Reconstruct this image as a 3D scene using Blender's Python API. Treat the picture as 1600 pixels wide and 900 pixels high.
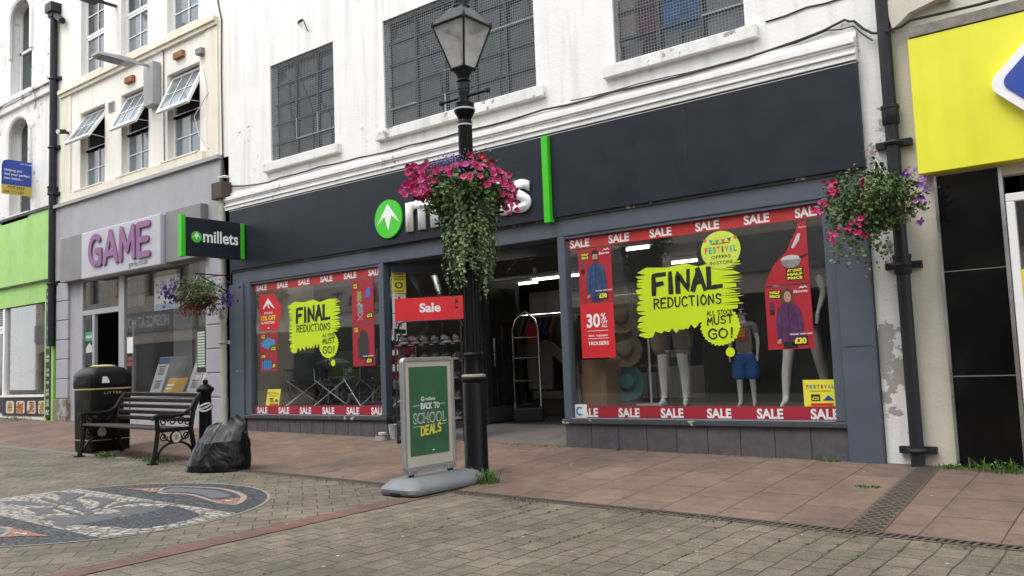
import bpy, bmesh, math, random
from mathutils import Vector, Matrix, noise
random.seed(7)
R = math.radians
for o in list(bpy.data.objects): bpy.data.objects.remove(o)
SC = bpy.context.scene
COL = SC.collection

# ------------------------------------------------------------------ camera
cd = bpy.data.cameras.new("camera"); cam = bpy.data.objects.new("camera", cd); COL.objects.link(cam)
cd.sensor_width = 36; cd.lens = 29.78; cd.clip_start = .05; cd.clip_end = 500
rt = Vector((0.7870442615, 0.6156795728, -0.0387297566)); dn = Vector((-0.0840558554, 0.0448318665, -0.995452016)); fw = Vector((-0.6111431449, 0.7867202599, 0.0870361364))
mw = Matrix(((rt.x, -dn.x, -fw.x, 0), (rt.y, -dn.y, -fw.y, -8.1), (rt.z, -dn.z, -fw.z, 1.0), (0, 0, 0, 1)))
cam.matrix_world = mw
SC.camera = cam

# ------------------------------------------------------------------ light: overcast sky and a weak soft sun
W = bpy.data.worlds.new("World"); SC.world = W; W.use_nodes = True
nt = W.node_tree; bg = nt.nodes["Background"]
sky = nt.nodes.new("ShaderNodeTexSky"); sky.sky_type = 'NISHITA'; sky.sun_disc = False
SUN_EL, SUN_ROT = R(58), R(200)
sky.sun_elevation = SUN_EL; sky.sun_rotation = SUN_ROT
mixw = nt.nodes.new("ShaderNodeMix"); mixw.data_type = 'RGBA'; mixw.inputs[0].default_value = .86
mixw.inputs[7].default_value = (7.6, 7.75, 8.0, 1)          # cloud layer
nt.links.new(sky.outputs[0], mixw.inputs[6]); nt.links.new(mixw.outputs[2], bg.inputs[0])
bg.inputs[1].default_value = .15
sl = bpy.data.lights.new("sun", 'SUN'); sl.energy = .9; sl.angle = R(25); sl.color = (1, .96, .9)
so = bpy.data.objects.new("sun", sl); COL.objects.link(so)
sd = Vector((math.sin(SUN_ROT)*math.cos(SUN_EL), math.cos(SUN_ROT)*math.cos(SUN_EL), math.sin(SUN_EL)))
so.rotation_euler = sd.to_track_quat('Z', 'Y').to_euler(); so.location = sd*40
vs = SC.view_settings; vs.view_transform = 'Standard'; vs.look = 'None'; vs.gamma = 1; vs.use_curve_mapping = False
vs.exposure = 1.0

# ------------------------------------------------------------------ helpers
def lin(h):
    h = h.lstrip('#'); o = []
    for i in (0, 2, 4):
        c = int(h[i:i+2], 16)/255
        o.append(c/12.92 if c <= .04045 else ((c+.055)/1.055)**2.4)
    return tuple(o)
def tag(o, label=None, cat=None, group=None, kind=None):
    if label: o['label'] = label
    if cat: o['category'] = cat
    if group: o['group'] = group
    if kind: o['kind'] = kind
    return o
def thing(name, label, cat, loc=(0, 0, 0), group=None):
    o = bpy.data.objects.new(name, None); COL.objects.link(o); o.location = loc; o.empty_display_size = .1
    return tag(o, label, cat, group)
def origin(p):
    while p.parent: p = p.parent
    return Vector(p.location)
def copy_tree(o, parent=None):
    c = o.copy(); COL.objects.link(c)
    if parent: c.parent = parent
    for ch in list(o.children): copy_tree(ch, c)
    return c
X, Y, Z = Vector((1, 0, 0)), Vector((0, 1, 0)), Vector((0, 0, 1))

class MB:
    def __init__(s): s.bm = bmesh.new()
    def face(s, pts, mi=0):
        f = s.bm.faces.new([s.bm.verts.new(p) for p in pts]); f.material_index = mi; return f
    def box(s, x0, x1, y0, y1, z0, z1, mi=0):
        v = [s.bm.verts.new((x, y, z)) for x in (x0, x1) for y in (y0, y1) for z in (z0, z1)]
        for q in ((0, 1, 3, 2), (4, 6, 7, 5), (0, 4, 5, 1), (2, 3, 7, 6), (0, 2, 6, 4), (1, 5, 7, 3)):
            s.bm.faces.new([v[i] for i in q]).material_index = mi
        return s
    def obox(s, a, b, w, h, up=Z, mi=0):
        "bar from a to b, w wide, h tall"
        a, b = Vector(a), Vector(b); d = (b-a).normalized(); sd = d.cross(Vector(up)).normalized(); u = sd.cross(d).normalized()
        v = [s.bm.verts.new(p + sd*w/2*i + u*h/2*j) for p in (a, b) for i in (-1, 1) for j in (-1, 1)]
        for q in ((0, 1, 3, 2), (4, 6, 7, 5), (0, 4, 5, 1), (2, 3, 7, 6), (0, 2, 6, 4), (1, 5, 7, 3)):
            s.bm.faces.new([v[i] for i in q]).material_index = mi
        return s
    def prism(s, pts, o, u, v, t, mi=0):
        "flat outline pts (2d) in the plane u,v from o; t = thickness towards -normal"
        o, u, v = Vector(o), Vector(u), Vector(v); w = u.cross(v).normalized()
        n = len(pts)
        A = [s.bm.verts.new(o+u*p[0]+v*p[1]) for p in pts]
        f = s.bm.faces.new(A); f.material_index = mi; f.normal_update()
        fl = f.normal.dot(w) < 0
        if t:
            B = [s.bm.verts.new(o+u*p[0]+v*p[1]-w*t) for p in pts]
            for i in range(n):
                g = s.bm.faces.new((A[i], B[i], B[(i+1) % n], A[(i+1) % n])); g.material_index = mi
            g = s.bm.faces.new(B[::-1]); g.material_index = mi
        if n > 4: bmesh.ops.triangulate(s.bm, faces=[f])
        return s
    def tube(s, pts, r, n=8, closed=False):
        pts = [Vector(p) for p in pts]; rs = r if isinstance(r, (list, tuple)) else [r]*len(pts)
        rings = []; m = len(pts); prev = None
        for i, p in enumerate(pts):
            a = pts[i-1] if (i > 0 or closed) else p; b = pts[(i+1) % m] if (i < m-1 or closed) else p
            d = (b-a).normalized() if (b-a).length > 1e-9 else Z.copy()
            if prev is None:
                ref = Z if abs(d.z) < .9 else X
                e = d.cross(ref).normalized()
            else:
                e = (prev-d*prev.dot(d)); e = e.normalized() if e.length > 1e-6 else d.cross(X).normalized()
            prev = e; f = d.cross(e)
            rings.append([s.bm.verts.new(p+(e*math.cos(2*math.pi*k/n)+f*math.sin(2*math.pi*k/n))*rs[i]) for k in range(n)])
        for i in range(m if closed else m-1):
            A, B = rings[i], rings[(i+1) % m]
            for k in range(n): s.bm.faces.new((A[k], A[(k+1) % n], B[(k+1) % n], B[k]))
        if not closed:
            s.bm.faces.new(rings[0][::-1]); s.bm.faces.new(rings[-1])
        return s
    def lathe(s, prof, c=(0, 0, 0), n=24, sx=1, sy=1):
        c = Vector(c); rings = []
        for r, z in prof:
            rings.append([s.bm.verts.new(c+Vector((r*sx*math.cos(2*math.pi*k/n), r*sy*math.sin(2*math.pi*k/n), z))) for k in range(n)])
        for A, B in zip(rings, rings[1:]):
            for k in range(n): s.bm.faces.new((A[k], A[(k+1) % n], B[(k+1) % n], B[k]))
        if prof[0][0] > 1e-5: s.bm.faces.new(rings[0][::-1])
        if prof[-1][0] > 1e-5: s.bm.faces.new(rings[-1])
        return s
    def loft(s, rings, cap=True):
        R_ = [[s.bm.verts.new(p) for p in r] for r in rings]; n = len(R_[0])
        for A, B in zip(R_, R_[1:]):
            for k in range(n): s.bm.faces.new((A[k], A[(k+1) % n], B[(k+1) % n], B[k]))
        if cap: s.bm.faces.new(R_[0][::-1]); s.bm.faces.new(R_[-1])
        return s
    def build(s, name, mat, parent=None, smooth=False, bevel=0, seg=2, weld=True):
        bm = s.bm
        if weld: bmesh.ops.remove_doubles(bm, verts=bm.verts, dist=1e-5)
        if weld: bmesh.ops.recalc_face_normals(bm, faces=bm.faces)
        me = bpy.data.meshes.new(name)
        if parent:
            off = origin(parent)
            if off.length: bmesh.ops.translate(bm, verts=bm.verts, vec=-off)
        bm.to_mesh(me); bm.free()
        for m in (mat if isinstance(mat, (list, tuple)) else [mat]): me.materials.append(m)
        if smooth:
            for p in me.polygons: p.use_smooth = True
            if hasattr(me, 'set_sharp_from_angle'): me.set_sharp_from_angle(angle=R(40))
        o = bpy.data.objects.new(name, me); COL.objects.link(o)
        if parent: o.parent = parent
        if bevel:
            b = o.modifiers.new("bevel", 'BEVEL'); b.width = bevel; b.segments = seg; b.limit_method = 'ANGLE'; b.angle_limit = R(35)
        return o
def bx(name, mat, parent, *a, bevel=0):
    m = MB(); m.box(*a); return m.build(name, mat, parent, bevel=bevel)

def boxes(name, mat, parent, *bs, bevel=0):
    for b in bs: bx(name, mat, parent, *b, bevel=bevel)

# ------------------------------------------------------------------ materials
def M(name, col, rough=.6, metal=0, var=.12, scale=5, bump=0, bscale=60, chips=None, streak=0, islands=None, emit=0, spec=.5, coat=0, sub=0):
    m = bpy.data.materials.new(name); m.use_nodes = True; t = m.node_tree; N, L = t.nodes, t.links
    b = N["Principled BSDF"]; b.inputs['Roughness'].default_value = rough; b.inputs['Metallic'].default_value = metal
    b.inputs['Specular IOR Level'].default_value = spec
    if coat: b.inputs['Coat Weight'].default_value = coat; b.inputs['Coat Roughness'].default_value = .08
    col = tuple(col[:3])
    if emit:
        b.inputs['Emission Color'].default_value = (*col, 1); b.inputs['Emission Strength'].default_value = emit
    tc = N.new('ShaderNodeTexCoord'); last = None
    if islands:
        g = N.new('ShaderNodeNewGeometry'); r = N.new('ShaderNodeValToRGB'); L.new(g.outputs['Random Per Island'], r.inputs[0])
        cr = r.color_ramp
        while len(cr.elements) < len(islands): cr.elements.new(.5)
        for i, c in enumerate(islands):
            cr.elements[i].position = i/(len(islands)-1); cr.elements[i].color = (*c, 1)
        last = r.outputs[0]
    elif var:
        n = N.new('ShaderNodeTexNoise'); n.inputs['Scale'].default_value = scale; n.inputs['Detail'].default_value = 6; n.inputs['Roughness'].default_value = .6
        L.new(tc.outputs['Object'], n.inputs['Vector'])
        mr = N.new('ShaderNodeMapRange'); mr.inputs[1].default_value = .3; mr.inputs[2].default_value = .7; mr.inputs[3].default_value = 1-var; mr.inputs[4].default_value = 1+var*.6
        L.new(n.outputs[0], mr.inputs[0])
        mx = N.new('ShaderNodeVectorMath'); mx.operation = 'SCALE'; mx.inputs[0].default_value = col; L.new(mr.outputs[0], mx.inputs['Scale'])
        last = mx.outputs[0]
    if streak:
        mp = N.new('ShaderNodeMapping'); mp.inputs['Scale'].default_value = (5, 5, .35); L.new(tc.outputs['Object'], mp.inputs[0])
        n = N.new('ShaderNodeTexNoise'); n.inputs['Scale'].default_value = 1.6; n.inputs['Detail'].default_value = 5; L.new(mp.outputs[0], n.inputs['Vector'])
        mr = N.new('ShaderNodeMapRange'); mr.inputs[1].default_value = .5; mr.inputs[2].default_value = .75; mr.inputs[3].default_value = 1; mr.inputs[4].default_value = 1-streak
        L.new(n.outputs[0], mr.inputs[0]); mx = N.new('ShaderNodeVectorMath'); mx.operation = 'SCALE'
        if last is None: mx.inputs[0].default_value = col
        else: L.new(last, mx.inputs[0])
        L.new(mr.outputs[0], mx.inputs['Scale']); last = mx.outputs[0]
    if var and not islands and rough < .62:
        n = N.new('ShaderNodeTexNoise'); n.inputs['Scale'].default_value = 3.1; n.inputs['Detail'].default_value = 6; L.new(tc.outputs['Object'], n.inputs['Vector'])
        mr = N.new('ShaderNodeMapRange'); mr.inputs[1].default_value = .3; mr.inputs[2].default_value = .7; mr.inputs[3].default_value = max(.03, rough-.1); mr.inputs[4].default_value = rough+.14; L.new(n.outputs[0], mr.inputs[0]); L.new(mr.outputs[0], b.inputs['Roughness'])
    hgt = None
    if chips:
        ccol, thr, csc = chips
        n1 = N.new('ShaderNodeTexNoise'); n1.inputs['Scale'].default_value = csc; n1.inputs['Detail'].default_value = 8; n1.inputs['Roughness'].default_value = .65
        n2 = N.new('ShaderNodeTexNoise'); n2.inputs['Scale'].default_value = csc*.16; n2.inputs['Detail'].default_value = 2
        L.new(tc.outputs['Object'], n1.inputs['Vector']); L.new(tc.outputs['Object'], n2.inputs['Vector'])
        a = N.new('ShaderNodeMath'); a.operation = 'MULTIPLY_ADD'; L.new(n2.outputs[0], a.inputs[0]); a.inputs[1].default_value = .55; L.new(n1.outputs[0], a.inputs[2])
        mr = N.new('ShaderNodeMapRange'); mr.inputs[1].default_value = thr; mr.inputs[2].default_value = thr+.02; L.new(a.outputs[0], mr.inputs[0])
        mx = N.new('ShaderNodeMix'); mx.data_type = 'RGBA'; L.new(mr.outputs[0], mx.inputs[0])
        if last is None: mx.inputs[6].default_value = (*col, 1)
        else: L.new(last, mx.inputs[6])
        mx.inputs[7].default_value = (*ccol, 1); last = mx.outputs[2]; hgt = mr.outputs[0]
    if last is None: b.inputs['Base Color'].default_value = (*col, 1)
    else: L.new(last, b.inputs['Base Color'])
    if bump:
        n = N.new('ShaderNodeTexNoise'); n.inputs['Scale'].default_value = bscale; n.inputs['Detail'].default_value = 5; L.new(tc.outputs['Object'], n.inputs['Vector'])
        bp = N.new('ShaderNodeBump'); bp.inputs['Strength'].default_value = bump; bp.inputs['Distance'].default_value = .01
        h = n.outputs[0]
        if hgt:
            s_ = N.new('ShaderNodeMath'); s_.operation = 'SUBTRACT'; L.new(h, s_.inputs[0]); L.new(hgt, s_.inputs[1]); h = s_.outputs[0]
        L.new(h, bp.inputs['Height']); L.new(bp.outputs[0], b.inputs['Normal'])
    return m
def glass(name, tint=(1, 1, 1), f0=.09):
    m = bpy.data.materials.new(name); m.use_nodes = True; t = m.node_tree; N, L = t.nodes, t.links
    N.remove(N["Principled BSDF"]); tr = N.new('ShaderNodeBsdfTransparent'); tr.inputs[0].default_value = (*tint, 1)
    gl = N.new('ShaderNodeBsdfGlossy'); gl.inputs['Roughness'].default_value = .02
    ge = N.new('ShaderNodeNewGeometry'); dt = N.new('ShaderNodeVectorMath'); dt.operation = 'DOT_PRODUCT'; L.new(ge.outputs['Normal'], dt.inputs[0]); L.new(ge.outputs['Incoming'], dt.inputs[1])
    ab = N.new('ShaderNodeMath'); ab.operation = 'ABSOLUTE'; L.new(dt.outputs['Value'], ab.inputs[0])
    om = N.new('ShaderNodeMath'); om.operation = 'SUBTRACT'; om.inputs[0].default_value = 1; L.new(ab.outputs[0], om.inputs[1])
    pw = N.new('ShaderNodeMath'); pw.operation = 'POWER'; L.new(om.outputs[0], pw.inputs[0]); pw.inputs[1].default_value = 5
    fr = N.new('ShaderNodeMath'); fr.operation = 'MULTIPLY_ADD'; L.new(pw.outputs[0], fr.inputs[0]); fr.inputs[1].default_value = 1-f0; fr.inputs[2].default_value = f0   # Schlick, same from both sides
    df = N.new('ShaderNodeBsdfDiffuse'); df.inputs[0].default_value = (.6, .6, .58, 1); tc = N.new('ShaderNodeTexCoord'); dn_ = N.new('ShaderNodeTexNoise'); dn_.inputs['Scale'].default_value = 1.5; dn_.inputs['Detail'].default_value = 5; L.new(tc.outputs['Object'], dn_.inputs['Vector'])
    dm = N.new('ShaderNodeMapRange'); dm.inputs[1].default_value = .3; dm.inputs[2].default_value = .75; dm.inputs[3].default_value = .002; dm.inputs[4].default_value = .017; L.new(dn_.outputs[0], dm.inputs[0])   # dusty film, mixed in as painted haze that greys the dark interior
    dx = N.new('ShaderNodeMixShader'); L.new(dm.outputs[0], dx.inputs[0]); L.new(tr.outputs[0], dx.inputs[1]); L.new(df.outputs[0], dx.inputs[2])
    mx = N.new('ShaderNodeMixShader'); L.new(fr.outputs[0], mx.inputs[0]); L.new(dx.outputs[0], mx.inputs[1]); L.new(gl.outputs[0], mx.inputs[2]); L.new(mx.outputs[0], N["Material Output"].inputs[0])
    return m
def paving(name, c1, c2, mortar, moss, w, h, ms, rot=0, off=.5, speck=.25, mossamt=.5, bump=.5, stain=.2, swap=True, wob_=.055):
    m = bpy.data.materials.new(name); m.use_nodes = True; t = m.node_tree; N, L = t.nodes, t.links; b = N["Principled BSDF"]
    b.inputs['Roughness'].default_value = .85; b.inputs['Specular IOR Level'].default_value = .3
    tc = N.new('ShaderNodeTexCoord')
    wob = N.new('ShaderNodeTexNoise'); wob.inputs['Scale'].default_value = 2.2; L.new(tc.outputs['Object'], wob.inputs['Vector'])
    wv = N.new('ShaderNodeVectorMath'); wv.operation = 'SCALE'; wv.inputs['Scale'].default_value = wob_; L.new(wob.outputs[1], wv.inputs[0])
    av = N.new('ShaderNodeVectorMath'); av.operation = 'ADD'; L.new(tc.outputs['Object'], av.inputs[0]); L.new(wv.outputs[0], av.inputs[1])
    mp = N.new('ShaderNodeMapping'); mp.inputs['Rotation'].default_value = (0, 0, (R(90) if swap else 0)+rot); L.new(av.outputs[0], mp.inputs[0])
    br = N.new('ShaderNodeTexBrick'); br.offset = off; L.new(mp.outputs[0], br.inputs['Vector'])
    br.inputs['Color1'].default_value = (*c1, 1); br.inputs['Color2'].default_value = (*c2, 1); br.inputs['Mortar'].default_value = (*mortar, 1)
    br.inputs['Scale'].default_value = 1; br.inputs['Mortar Size'].default_value = ms; br.inputs['Mortar Smooth'].default_value = .4; br.inputs['Brick Width'].default_value = w; br.inputs['Row Height'].default_value = h; br.inputs['Bias'].default_value = -.1
    def noi(s, d=6, r=.6):
        n = N.new('ShaderNodeTexNoise'); n.inputs['Scale'].default_value = s; n.inputs['Detail'].default_value = d; n.inputs['Roughness'].default_value = r; L.new(tc.outputs['Object'], n.inputs['Vector']); return n.outputs[0]
    def mr(x, a, b_, c, d):
        n = N.new('ShaderNodeMapRange'); L.new(x, n.inputs[0]); n.inputs[1].default_value = a; n.inputs[2].default_value = b_; n.inputs[3].default_value = c; n.inputs[4].default_value = d; return n.outputs[0]
    def mul(a, b_):
        n = N.new('ShaderNodeMath'); n.operation = 'MULTIPLY'; L.new(a, n.inputs[0]); L.new(b_, n.inputs[1]) if not isinstance(b_, float) else None
        if isinstance(b_, float): n.inputs[1].default_value = b_
        return n.outputs[0]
    def scl(c, f):
        n = N.new('ShaderNodeVectorMath'); n.operation = 'SCALE'; L.new(c, n.inputs[0]); L.new(f, n.inputs['Scale']); return n.outputs[0]
    def mix(f, a, c):
        n = N.new('ShaderNodeMix'); n.data_type = 'RGBA'; L.new(f, n.inputs[0]); L.new(a, n.inputs[6]); n.inputs[7].default_value = (*c, 1); return n.outputs[2]
    c = br.outputs[0]
    c = scl(c, mr(noi(110, 3), .3, .75, 1-speck, 1+speck*1.6))       # aggregate speckle
    c = scl(c, mr(noi(1.1), .3, .7, 1-stain, 1+stain*.6))            # broad staining
    c = scl(c, mr(noi(7, 5, .7), .3, .7, 1-stain*.7, 1+stain*.7))    # blotches
    c = mix(mr(noi(230, 1), .68, .74, 0, speck*1.2), c, (.42, .39, .35))   # pale aggregate
    mm = mul(br.outputs[1], mr(noi(1.9, 4), .45, .62, 0, mossamt))   # moss in some of the joints
    c = mix(mm, c, moss)
    c = mix(mr(noi(.9, 8, .7), .6, .72, 0, .22*mossamt), c, moss)    # faint algae film
    vo = N.new('ShaderNodeTexVoronoi'); vo.inputs['Scale'].default_value = 3.2; L.new(tc.outputs['Object'], vo.inputs['Vector'])
    c = mix(mr(vo.outputs[0], .035, .05, .55, 0), c, (.5, .48, .45))     # pale gum spots
    L.new(c, b.inputs['Base Color'])
    bp = N.new('ShaderNodeBump'); bp.inputs['Strength'].default_value = bump; bp.inputs['Distance'].default_value = .012
    hh = N.new('ShaderNodeMath'); hh.operation = 'MULTIPLY_ADD'; L.new(br.outputs[1], hh.inputs[0]); hh.inputs[1].default_value = -1.0; L.new(mr(noi(90, 4), 0, 1, 0, .45), hh.inputs[2])
    L.new(hh.outputs[0], bp.inputs['Height']); L.new(bp.outputs[0], b.inputs['Normal'])
    return m
def pebble(name, cols, scale, joint=(.05, .05, .045), stretch=(1, 1, 1), bump=.8, rough=.7, edge=.12):
    m = bpy.data.materials.new(name); m.use_nodes = True; t = m.node_tree; N, L = t.nodes, t.links; b = N["Principled BSDF"]
    b.inputs['Roughness'].default_value = rough
    tc = N.new('ShaderNodeTexCoord'); mp = N.new('ShaderNodeMapping'); mp.inputs['Scale'].default_value = stretch; L.new(tc.outputs['Object'], mp.inputs[0])
    v = N.new('ShaderNodeTexVoronoi'); v.inputs['Scale'].default_value = scale; v.inputs['Randomness'].default_value = .75; L.new(mp.outputs[0], v.inputs['Vector'])
    e = N.new('ShaderNodeTexVoronoi'); e.feature = 'DISTANCE_TO_EDGE'; e.inputs['Scale'].default_value = scale; e.inputs['Randomness'].default_value = .75; L.new(mp.outputs[0], e.inputs['Vector'])
    sp = N.new('ShaderNodeSeparateColor'); L.new(v.outputs['Color'], sp.inputs[0])
    r = N.new('ShaderNodeValToRGB'); L.new(sp.outputs[0], r.inputs[0]); cr = r.color_ramp
    while len(cr.elements) < len(cols): cr.elements.new(.5)
    for i, c in enumerate(cols): cr.elements[i].position = i/(len(cols)-1); cr.elements[i].color = (*c, 1)
    mr = N.new('ShaderNodeMapRange'); mr.inputs[2].default_value = edge; L.new(e.outputs[0], mr.inputs[0])
    mx = N.new('ShaderNodeMix'); mx.data_type = 'RGBA'; L.new(mr.outputs[0], mx.inputs[0]); mx.inputs[6].default_value = (*joint, 1); L.new(r.outputs[0], mx.inputs[7]); L.new(mx.outputs[2], b.inputs['Base Color'])
    m2 = N.new('ShaderNodeMapRange'); m2.inputs[2].default_value = .35; L.new(e.outputs[0], m2.inputs[0])
    bp = N.new('ShaderNodeBump'); bp.inputs['Strength'].default_value = bump; bp.inputs['Distance'].default_value = .015; L.new(m2.outputs[0], bp.inputs['Height']); L.new(bp.outputs[0], b.inputs['Normal'])
    return m

WHITE = M('white_masonry_paint', (.80, .79, .765), .75, var=.06, scale=2.5, bump=.35, bscale=30, chips=((.42, .38, .34), .965, 6), streak=.2)
WHITE2 = M('white_peeling_paint', (.76, .75, .72), .75, var=.08, scale=3, bump=.5, bscale=26, chips=((.33, .31, .28), .90, 5), streak=.22)
PIERW = M('white_pier_flaking', (.78, .77, .74), .75, var=.08, scale=3, bump=.5, bscale=26, chips=((.36, .34, .31), .86, 4), streak=.18)
TRIM = M('white_gloss_trim', (.80, .79, .77), .5, var=.05, bump=.1, bscale=20, chips=((.40, .36, .32), .95, 7), streak=.15)
CREAM = M('cream_render', (.76, .70, .58), .75, var=.06, scale=2, bump=.15, bscale=50, streak=.14, chips=((.55, .47, .36), 1.08, 6))
CREAMW = M('pale_cream_render', (.80, .77, .70), .75, var=.05, scale=2, bump=.15, bscale=50, streak=.12)
CREAMP = M('cream_pier_render', (.56, .52, .43), .8, var=.1, scale=3, bump=.3, bscale=40, streak=.12, chips=((.45, .38, .3), 1.03, 7))
FASC = M('dark_slate_panel', (.0165, .0215, .0305), .42, var=.1, scale=2, bump=.03, bscale=12, streak=.1, spec=.22)
FRAME = M('blue_grey_paint', (.075, .093, .122), .45, var=.1, scale=4, bump=.06, bscale=30, chips=((.3, .3, .28), 1.12, 12))
FRAMED = M('dark_grey_sill', (.05, .056, .066), .5, var=.15, chips=((.45, .40, .27), .93, 7))
RISER = M('stone_grey_tile', (.085, .08, .088), .7, var=.25, scale=9, bump=.15, bscale=80, streak=.2)
GREYF = M('grey_fascia', (.34, .335, .345), .55, var=.05, scale=2, streak=.08)
GREYD = M('mid_grey_panel', (.20, .195, .20), .5, var=.06, scale=2, streak=.06)
GREYP = M('pale_grey_stone_paint', (.36, .36, .39), .7, var=.08, scale=4, bump=.2, bscale=40, streak=.14, chips=((.33, .28, .2), 1.06, 6))
GREEN = M('lime_green_board', (.33, .60, .155), .55, var=.14, scale=1.2, streak=.10)
YELLOW = M('yellow_board', (.74, .72, .035), .42, var=.05, scale=1.5, streak=.06)
BLUE = M('royal_blue_sign', (.02, .06, .33), .4, var=.04)
BLACKT = M('black_gloss_tile', (.004, .004, .0045), .12, var=.2, scale=3, streak=.3, spec=.2)
BLACK = M('black_gloss_paint', (.006, .006, .007), .30, var=.2, scale=20, bump=.05, bscale=50, spec=.13)
IRON = M('black_cast_iron', (.009, .0085, .008), .4, var=.3, scale=14, bump=.12, bscale=70, spec=.17)
LAMPG = M('dark_green_black_lamp_paint', (.014, .019, .019), .32, var=.2, scale=14, bump=.06, bscale=60, spec=.22)
PIPE = M('dark_pipe_paint', (.022, .024, .028), .42, var=.25, scale=10, bump=.1, bscale=40, spec=.22)
WOODB = M('weathered_brown_slat', (.040, .031, .031), .55, var=.35, scale=30, bump=.15, bscale=60)
PLAST = M('black_bin_plastic', (.0085, .008, .008), .36, var=.15, scale=6, spec=.15)
GOLD = M('gold_band', (.42, .33, .12), .45, var=.15)
STEEL = M('brushed_aluminium', (.55, .56, .58), .32, metal=1, var=.08, scale=10)
CHROME = M('chrome_tube', (.75, .75, .76), .15, metal=1, var=.05)
SILVER = M('silver_trim', (.5, .5, .5), .4, var=.05)
GREYPL = M('grey_moulded_plastic', (.175, .187, .20), .5, var=.08, scale=5, bump=.04, bscale=90)
UPVC = M('white_upvc', (.80, .80, .79), .35, var=.03)
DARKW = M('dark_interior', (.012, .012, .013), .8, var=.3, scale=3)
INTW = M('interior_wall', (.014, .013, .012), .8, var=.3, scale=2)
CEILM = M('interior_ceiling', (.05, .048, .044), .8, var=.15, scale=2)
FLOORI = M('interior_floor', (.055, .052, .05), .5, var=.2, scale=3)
ENTRY = M('entrance_grey_tile', (.17, .155, .145), .55, var=.15, scale=3, bump=.05)
BEIGE = M('beige_panel', (.55, .50, .40), .8, var=.08)
RED = M('red_print', (.38, .018, .030), .4, var=.04)
REDB = M('bright_red_print', (.60, .022, .03), .4, var=.04)
REDS = M('red_strip_print', (.43, .030, .030), .4, var=.08)
REDC = M('red_print_dull', (.33, .016, .032), .45, var=.06)
LIME = M('lime_print', (.52, .70, .012), .45, var=.03)
YEL = M('yellow_print', (.72, .66, .05), .45, var=.03)
PAPER = M('white_paper', (.70, .70, .68), .6, var=.04)
WHT = M('white_print', (.80, .80, .80), .5, var=0)
BLK = M('black_print', (.010, .010, .010), .5, var=0)
GRNP = M('logo_green', (.055, .54, .02), .4, var=.03)
GRNB = M('green_bar', (.05, .50, .012), .35, var=.03)
BOARD = M('chalkboard_green', (.035, .125, .062), .4, var=.18, scale=3, coat=.25)
POSTB = M('poster_border_beige', (.46, .42, .36), .5, var=.08)
PURPLE = M('purple_letters', (.235, .10, .235), .5, var=.18, scale=6)
SIGNW = M('pale_sign_face', (.44, .44, .49), .45, var=.06, scale=2)
ORANGE = M('orange_stone', (.55, .22, .12), .7, var=.3, scale=25)
RUST = M('rusty_iron', (.30, .13, .05), .85, var=.4, scale=30, bump=.3)
GRATE = M('rusty_drain_iron', (.105, .080, .064), .65, var=.35, scale=18, bump=.15, bscale=90)
VOID = M('dark_void', (.004, .004, .004), .9, var=0)
CABLE = M('black_cable', (.02, .02, .02), .6, var=.1)
SKIN = M('mannequin_white', (.60, .59, .56), .35, var=.03)
CURT = M('grey_curtain', (.13, .145, .16), .9, var=.2, scale=4, islands=[(.06, .068, .08), (.13, .145, .16), (.20, .22, .23)])
WGLASS = M('upper_window_glass', (.03, .037, .044), .06, var=.5, scale=1.6, spec=.6)
WGLASS2 = M('pale_window_glass', (.16, .19, .21), .05, var=.3, scale=1.0, spec=.8)
GLASS = glass('shop_glass')
LGLASS = glass('lantern_glass', (.85, .85, .83))
def frost():
    t = LGLASS.node_tree; N, L = t.nodes, t.links; o = N["Material Output"]; old = o.inputs[0].links[0].from_socket
    d = N.new('ShaderNodeBsdfTranslucent'); d.inputs[0].default_value = (.85, .85, .83, 1); d2 = N.new('ShaderNodeBsdfDiffuse'); d2.inputs[0].default_value = (.62, .62, .60, 1); a = N.new('ShaderNodeMixShader'); L.new(d.outputs[0], a.inputs[1]); L.new(d2.outputs[0], a.inputs[2])
    n = N.new('ShaderNodeTexNoise'); n.inputs['Scale'].default_value = 3; r = N.new('ShaderNodeMapRange'); r.inputs[1].default_value = .3; r.inputs[2].default_value = .7; r.inputs[3].default_value = .4; r.inputs[4].default_value = .7; L.new(n.outputs[0], r.inputs[0])
    b = N.new('ShaderNodeMixShader'); L.new(r.outputs[0], b.inputs[0]); L.new(old, b.inputs[1]); L.new(a.outputs[0], b.inputs[2]); L.new(b.outputs[0], o.inputs[0])
frost()
WIRE = M('galvanised_wire', (.17, .18, .19), .5, metal=.3, var=.1)
WHITEBAR = M('flaking_white_bar', (.55, .55, .55), .6, var=.1)
DGREY = M('dark_steel_bar', (.06, .065, .07), .5, var=.1)
TUBEL = M('fluorescent_tube', (1, .97, .88), .5, var=0, emit=3.5)
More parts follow.
